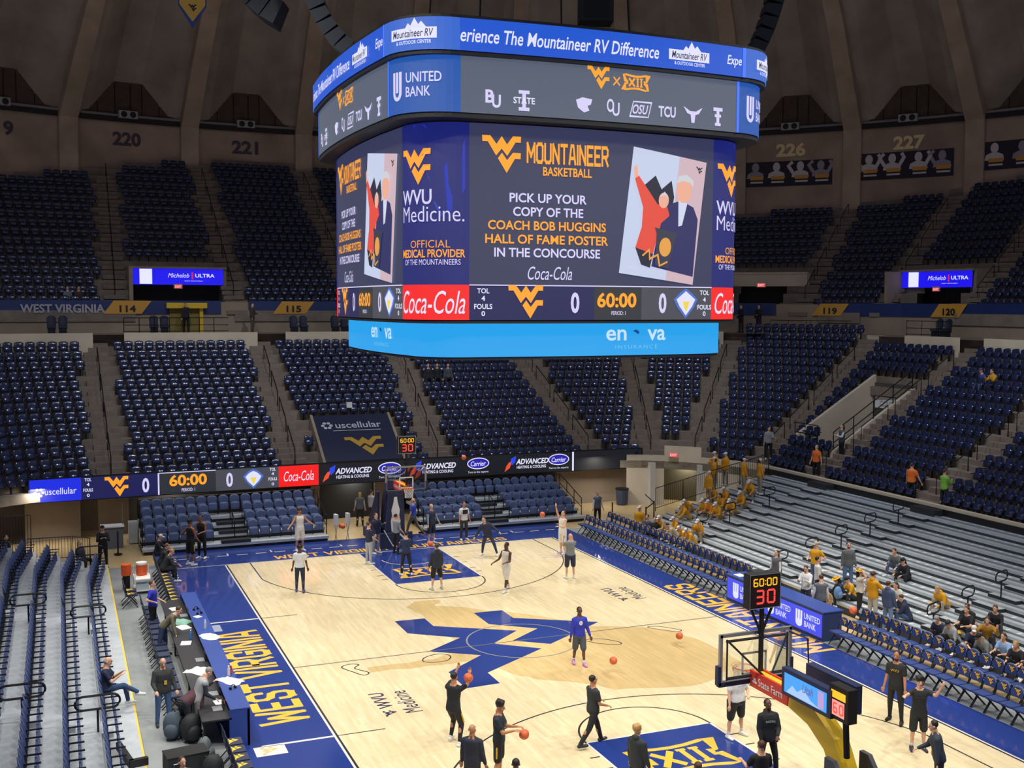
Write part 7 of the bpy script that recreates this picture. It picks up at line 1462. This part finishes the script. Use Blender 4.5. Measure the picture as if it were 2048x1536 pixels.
# behind the scorer table
bstand('usher in grey vest seated behind the scorer table end', 12.1, 2.8, -80, ('vest', '5e626c', 'd9dade'), ('pants', '1b1d22'), z=0, seat=0.5, hair=('long', 'brown'), vox=.018, **SIT)
bstand('man in gold tee and cap standing hands on hips on the bleacher', 12.6, 1.0, -75, ('tee', 'd9a012'), ('pants', '4a628c'), cap=('cap', 'b9a98a'), armL=HIPS, armR=HIPS, fat=1.15, vox=.017)
bstand('man in grey jacket and jeans standing sideways on the bleacher', 13.1, -0.25, -20, ('jacket', '5f6468'), ('pants', '5878a4'), hair=('beard', 'brown'), vox=.017)
bsit('man in grey top reading a white sheet, one of a pair high on the bleacher', 15.0, -0.6, -70, top=('tee', '6b6f72'), bot=('pants', '4f6488'), cap=None, arms=(45, 10, 50, 15)); bsit('woman in black with hair bun reading beside the grey top man', 14.85, -1.3, -80, top=('long', '22252b'), bot=('pants', '22252b'), cap=('cap', '1c1c1e'), hair=('long', 'black'))
bstand('man in white shirt and dark trousers facing away behind the wooden chair', 12.0, 0.1, 60, ('long', 'dadde0'), ('pants', '2a3350'), z=0, hair=('short', 'black'), vox=.017, armL=(30, 8, 70, 10))
bstand('man in white shirt looking down at his hands at the table end', 10.75, -0.85, -60, ('long', 'dcdfe2'), ('pants', '2a3356'), z=0, hair=('short', 'brown'), nod=25, armL=(35, 8, 85, 25), armR=(35, 8, 85, 25), vox=.017)
bstand('usher in grey vest and black trousers behind the front chairs', 10.35, -2.2, 150, ('vest', '60646e', 'd9dade'), ('pants', '1b1d22'), z=0, hair=('short', 'brown'), vox=.017, nod=15)
bsit('person in wide yellow hat and navy jacket crouching by the bleacher', 12.3, -0.85, -110, top=('jacket', '262c44'), bot=('pants', '1d2028'), cap=('hat', 'd9a52a'), hair=('long', 'black')); bsit('man in gold tee and dark cap sitting on the lowest row', 12.65, -1.0, -100, top=('tee', 'd9a012'), bot=('pants', '2a2c32'), cap=('cap', '23252b'), fat=1.1)
bstand('woman in white top and black leggings with yellow bucket hat', 12.2, -2.0, 40, ('tee', 'd6d2cb'), ('jogger', '1d1e22'), z=0, hair=('long', 'black'), cap=('hat', 'dcae3a'), vox=.017, armR=(120, 10, 95, 20)); bstand('tall man in gold hooded top and pale trousers with back turned', 12.15, -2.75, 95, ('hoodie', 'd99a14'), ('pants', 'b9b6ac'), H=1.86, z=0, cap=('cap', '3a3a44'), vox=.017, armR=(40, 20, 15, 0)); bstand('man in slate blue hooded top and jeans with back turned', 11.95, -3.75, 100, ('hoodie', '47547a'), ('pants', '6f88aa'), z=0, hair=('short', 'brown'), vox=.017)
bsit('man in navy hooded top and jeans sitting on the lowest row by the group', 12.65, -3.85, -130, top=('hoodie', '27304c'), bot=('pants', '3f567c'), cap=None); bsit('woman in white sweater with long brown hair on the second row', 13.2, -2.8, -80, top=('long', 'dcdad6'), bot=('pants', '22252b'), hair=('long', 'brown'), cap=None); bsit('person in grey tee leaning back behind the yellow bucket hat', 13.4, -1.2, -60, top=('tee', '9a9ca2'), bot=('pants', '7d828c'), cap=None)
bsit('boy in bright gold hooded top hunched alone on the bleacher', 13.9, -4.2, -85, top=('hoodie', 'e0a31a'), bot=('pants', '9a978f'), cap=None, hair=('short', 'blond'), lean=36)
bsit('man in black jacket with camera arms up above the far right group', 13.4, -5.85, -70, top=('jacket', '1c1f26'), bot=('pants', '23262e'), cap=None); bsit('long-haired woman in black top on the second row', 12.9, -6.3, -80, top=('tee', '1e2127'), bot=('pants', '23262e'), hair=('long', 'brown'), cap=None, lean=14); bsit('woman in black and gold top at the picture edge', 13.5, -6.85, -60, top=('long', '20232b'), bot=('pants', '3f4248'), hair=('long', 'brown'), cap=None); bsit('woman in mustard top holding her hair', 12.75, -7.2, -50, top=('long', 'a8791e'), bot=('pants', '2b2e36'), hair=('long', 'brown'), cap=None, arms=(70, 30, 110, 30))
FR = dict(legL=(80, 10, 92), legR=(84, 10, 90))
bsit('man in navy top and grey cap at the head of the front row', 12.12, -5.95, -75, top=('tee', '222a47'), bot=('pants', '23262e'), cap=('cap', '8d9098'), lean=30); bsit('man in pale grey hooded top looking at a phone', 12.15, -6.5, -85, top=('hoodie', '9a9ea2'), bot=('pants', '1f2126'), cap=('cap', '2b2c30'), lean=32); bsit('man in navy top and white cap turned sideways', 12.15, -7.2, -40, top=('tee', '222a47'), bot=('pants', '2b2e36'), cap=('cap', 'd0cfcb')); bsit('man in olive grey hooded top bent over a white sheet', 12.12, -7.85, -85, top=('hoodie', '7d807c'), bot=('pants', '26324a'), cap=('cap', '1c1c20'), lean=36)
bsit('woman in light blue tee on the front row', 12.3, -8.4, -80, top=('tee', '8fb0dc'), bot=('pants', '1f2126'), cap=None, hair=('long', 'brown'), lean=16); bsit('girl in dark top with gold print beside the light blue tee', 12.15, -9.0, -70, top=('tee', '22252f'), bot=('pants', '1f2126'), cap=None, hair=('long', 'blond')); bsit('person in navy top with sunglasses on head at the frame edge', 12.3, -9.5, -80, top=('tee', '1e2542'), bot=('shorts', '23262e'), cap=None)
# stewards and spectators in the bowl
def bowl(label, x, y, rz, top, bot, seated=False, **k):
    o = off_of(x, y); i = int(round((o-LO0)/TR)); kk = dict(SIT) if seated else {}
    kk.update(k); return person(label, x, y, rz, k.pop('H', 1.78) if 'H' in k else 1.78, z=lz(i), top=top, bot=bot, vox=.022, seat=0.46 if seated else None, **{a: b for a, b in kk.items() if a != 'H'})
bowl('white-haired steward in orange polo by the bleacher top steps', 20.75, 11.6, -75, ('polo', 'e8752a'), ('pants', '17191d'), hair=('short', 'grey'), fat=1.1, armL=(0, 20, 20, 0)); bowl('usher in grey vest and white sleeves leaning on the tunnel rail', 22.4, 11.75, -100, ('vest', '565a66', 'd9dade'), ('pants', '17191d'), hair=('long', 'brown'), armL=(25, 8, 80, 30), armR=(25, 8, 80, 30)); bowl('steward in grey jacket reading on the stairs above the band', 20.9, 15.8, -20, ('jacket', '8d9092'), ('pants', '17191d'), hair=('short', 'black'), armL=(35, 8, 60, 10), nod=20)
bowl('steward in orange tee with back turned at the wall gap', 20.75, 4.95, 110, ('tee', 'ef7a2a'), ('pants', '17191d'), hair=('short', 'brown'), fat=1.15, armR=(5, 25, 5, 0)); bowl('steward in lime green shirt with back turned', 20.75, 3.0, 95, ('long', '86c44c'), ('pants', '23262b'), hair=('short', 'brown'), armL=(30, 10, 95, 40), armR=(30, 10, 95, 40))
for k_, (lb, x, y, c, hr) in enumerate([('spectator in dark top sitting under the scoreboard, farthest from the aisle', 5.95, 28.3, '23262e', ('short', 'black')), ('spectator in black top sitting under the scoreboard, middle of three', 6.5, 28.3, '1c1e24', ('long', 'brown')), ('spectator with long dark hair and grey top under the scoreboard', 7.1, 28.1, '4a4d55', ('long', 'black'))]): bowl(lb, x, y, -10, ('long', c), ('pants', '23262e'), True, hair=hr)
bowl('seated spectator in blue top and cap in the side stand', 28.0, 8.15, -95, ('tee', '3a4c9a'), ('pants', '4a5a7a'), True, cap=('cap', '4a5068'), lean=18); bowl('seated spectator in gold jacket raising a phone in the side stand', 28.0, 7.45, -95, ('jacket', 'd6a01e'), ('pants', '23262e'), True, armL=(60, 10, 95, 20), armR=(60, 10, 95, 20), lean=18)
for lb, x, y, rz, tc, bc_, zz in (('person in dark coat standing at the yellow doorway on the concourse', -7.0, 34.2, 10, '1f2026', '1b1c22', 9.32), ('tall figure in brown coat walking along the concourse', -3.3, 33.4, 60, '4a4038', '5a5348', 9.32), ('person in black with arms crossed on the concourse by the scoreboard', 26.7, 27.2, -80, '17181d', '17181d', 9.32), ('person in black leaning at the concourse gap', 27.5, 26.4, -70, '1c1d24', '1c1d24', 9.32)):
    person(lb, x, y, rz, 1.8, z=zz, top=('jacket', tc), bot=('pants', bc_), shoe='1c1d24', vox=.024, armL=(20, 8, 70, 30))
for lb, x, tc in (('spectator in pale shirt sitting above the WEST VIRGINIA lettering', -13.4, '6f7a84'), ('spectator in brown top sitting beside the pale shirt', -12.8, '4a3430')):
    person(lb, x, 35.6, 5, 1.75, z=uz(0), seat=0.46, top=('tee', tc), bot=('pants', '23262e'), vox=.024, **SIT)
# yellow doorway on the concourse and paired concourse chairs
e = empty('yellow_doorway', (-6.9, 35.0, 9.32), 0, 'small lit yellow doorway in the navy concourse fascia', 'doorway'); MB().box((0, 0.05, 0.85), (1.9, 0.1, 1.7)).build('back_panel', mat('door_olive', '8a7a3a', 0.7), e); MB().box((0, -0.25, 1.62), (2.3, 0.5, 0.32)).build('canopy', mat('canopy_yellow', 'e8c02a', 0.5), e); MB().box((0.85, -0.1, 0.75), (0.2, 0.2, 1.5)).build('door_post', mat('canopy_yellow', 'e8c02a', 0.5), e)
pr = empty('padded_chair_pair', (0, 0, 0), 0, 'x', 'chair', 'paired padded chairs on the concourse')
for s in (-0.29, 0.29): mb = MB(); shell(mb, 0.5, 0.3, 1.05, 0.1, 0.1, 0.06, 0.06, 6, 4, 0.14); mb.xf(Matrix.Translation((s, 0, 0))); mb.build('backrest', mat('concourse_pad', '232a40', 0.6), pr); MB().box((s, -0.18, 0.42), (0.48, 0.46, 0.1)).build('seat', MATS['concourse_pad'], pr); MB().box((s, -0.15, 0.18), (0.4, 0.4, 0.36)).build('leg_box', M_FRAME, pr)
fp = [False]
for (x, y, rz, lb) in ((-8.6, 33.2, 0, 'dark padded chair pair beside the yellow doorway'), (-14.0, 33.2, 0, 'dark padded chair pair under the WEST VIRGINIA lettering'), (-0.6, 33.2, 0, 'dark padded chair pair under the sign left of the scoreboard'), (1.9, 33.2, 0, 'dark padded chair pair at the scoreboard edge'), (31.8, 15.0, -82, 'dark padded chair pair under the slanted sign of the side stand')):
    place(pr, fp, (x, y, 9.32), R(rz), lb)
def rail_run(pts, z, label):
    mb = MB()
    for a, b in zip(pts[:-1], pts[1:]):
        L = math.hypot(b[0]-a[0], b[1]-a[1]); n = max(1, int(L/0.14))
        for h in (0.0, 0.35, 0.75): mb.tube([(a[0], a[1], z+h+0.08), (b[0], b[1], z+h+0.08)], 0.02, 4)
        for k in range(0, n+1, 8): mb.tube([(a[0]+(b[0]-a[0])*k/n, a[1]+(b[1]-a[1])*k/n, z), (a[0]+(b[0]-a[0])*k/n, a[1]+(b[1]-a[1])*k/n, z+0.83)], 0.022, 4)
    tag(mb.build('concourse_railing', M_RAIL), label, 'railing')
rail_run([P3(s, 10.25, 0)[:2] for s in BP if -11 < P3(s, 10.25, 0)[0] < -4.2 and P3(s, 10.25, 0)[1] > 25], 9.42, 'thin dark concourse railing above the section beside the tarp')
rail_run([P3(s, 10.25, 0)[:2] for s in BP if P3(s, 10.25, 0)[0] > 29 and 12.6 < P3(s, 10.25, 0)[1] < 18.2], 9.42, 'dark concourse railing in front of the paired chairs of the side stand')
rail_run([P3(s, 12.1, 0)[:2] for s in BP if sec119(s) ], 9.32, 'dark concourse railing behind the two extra rows below the notched sign')
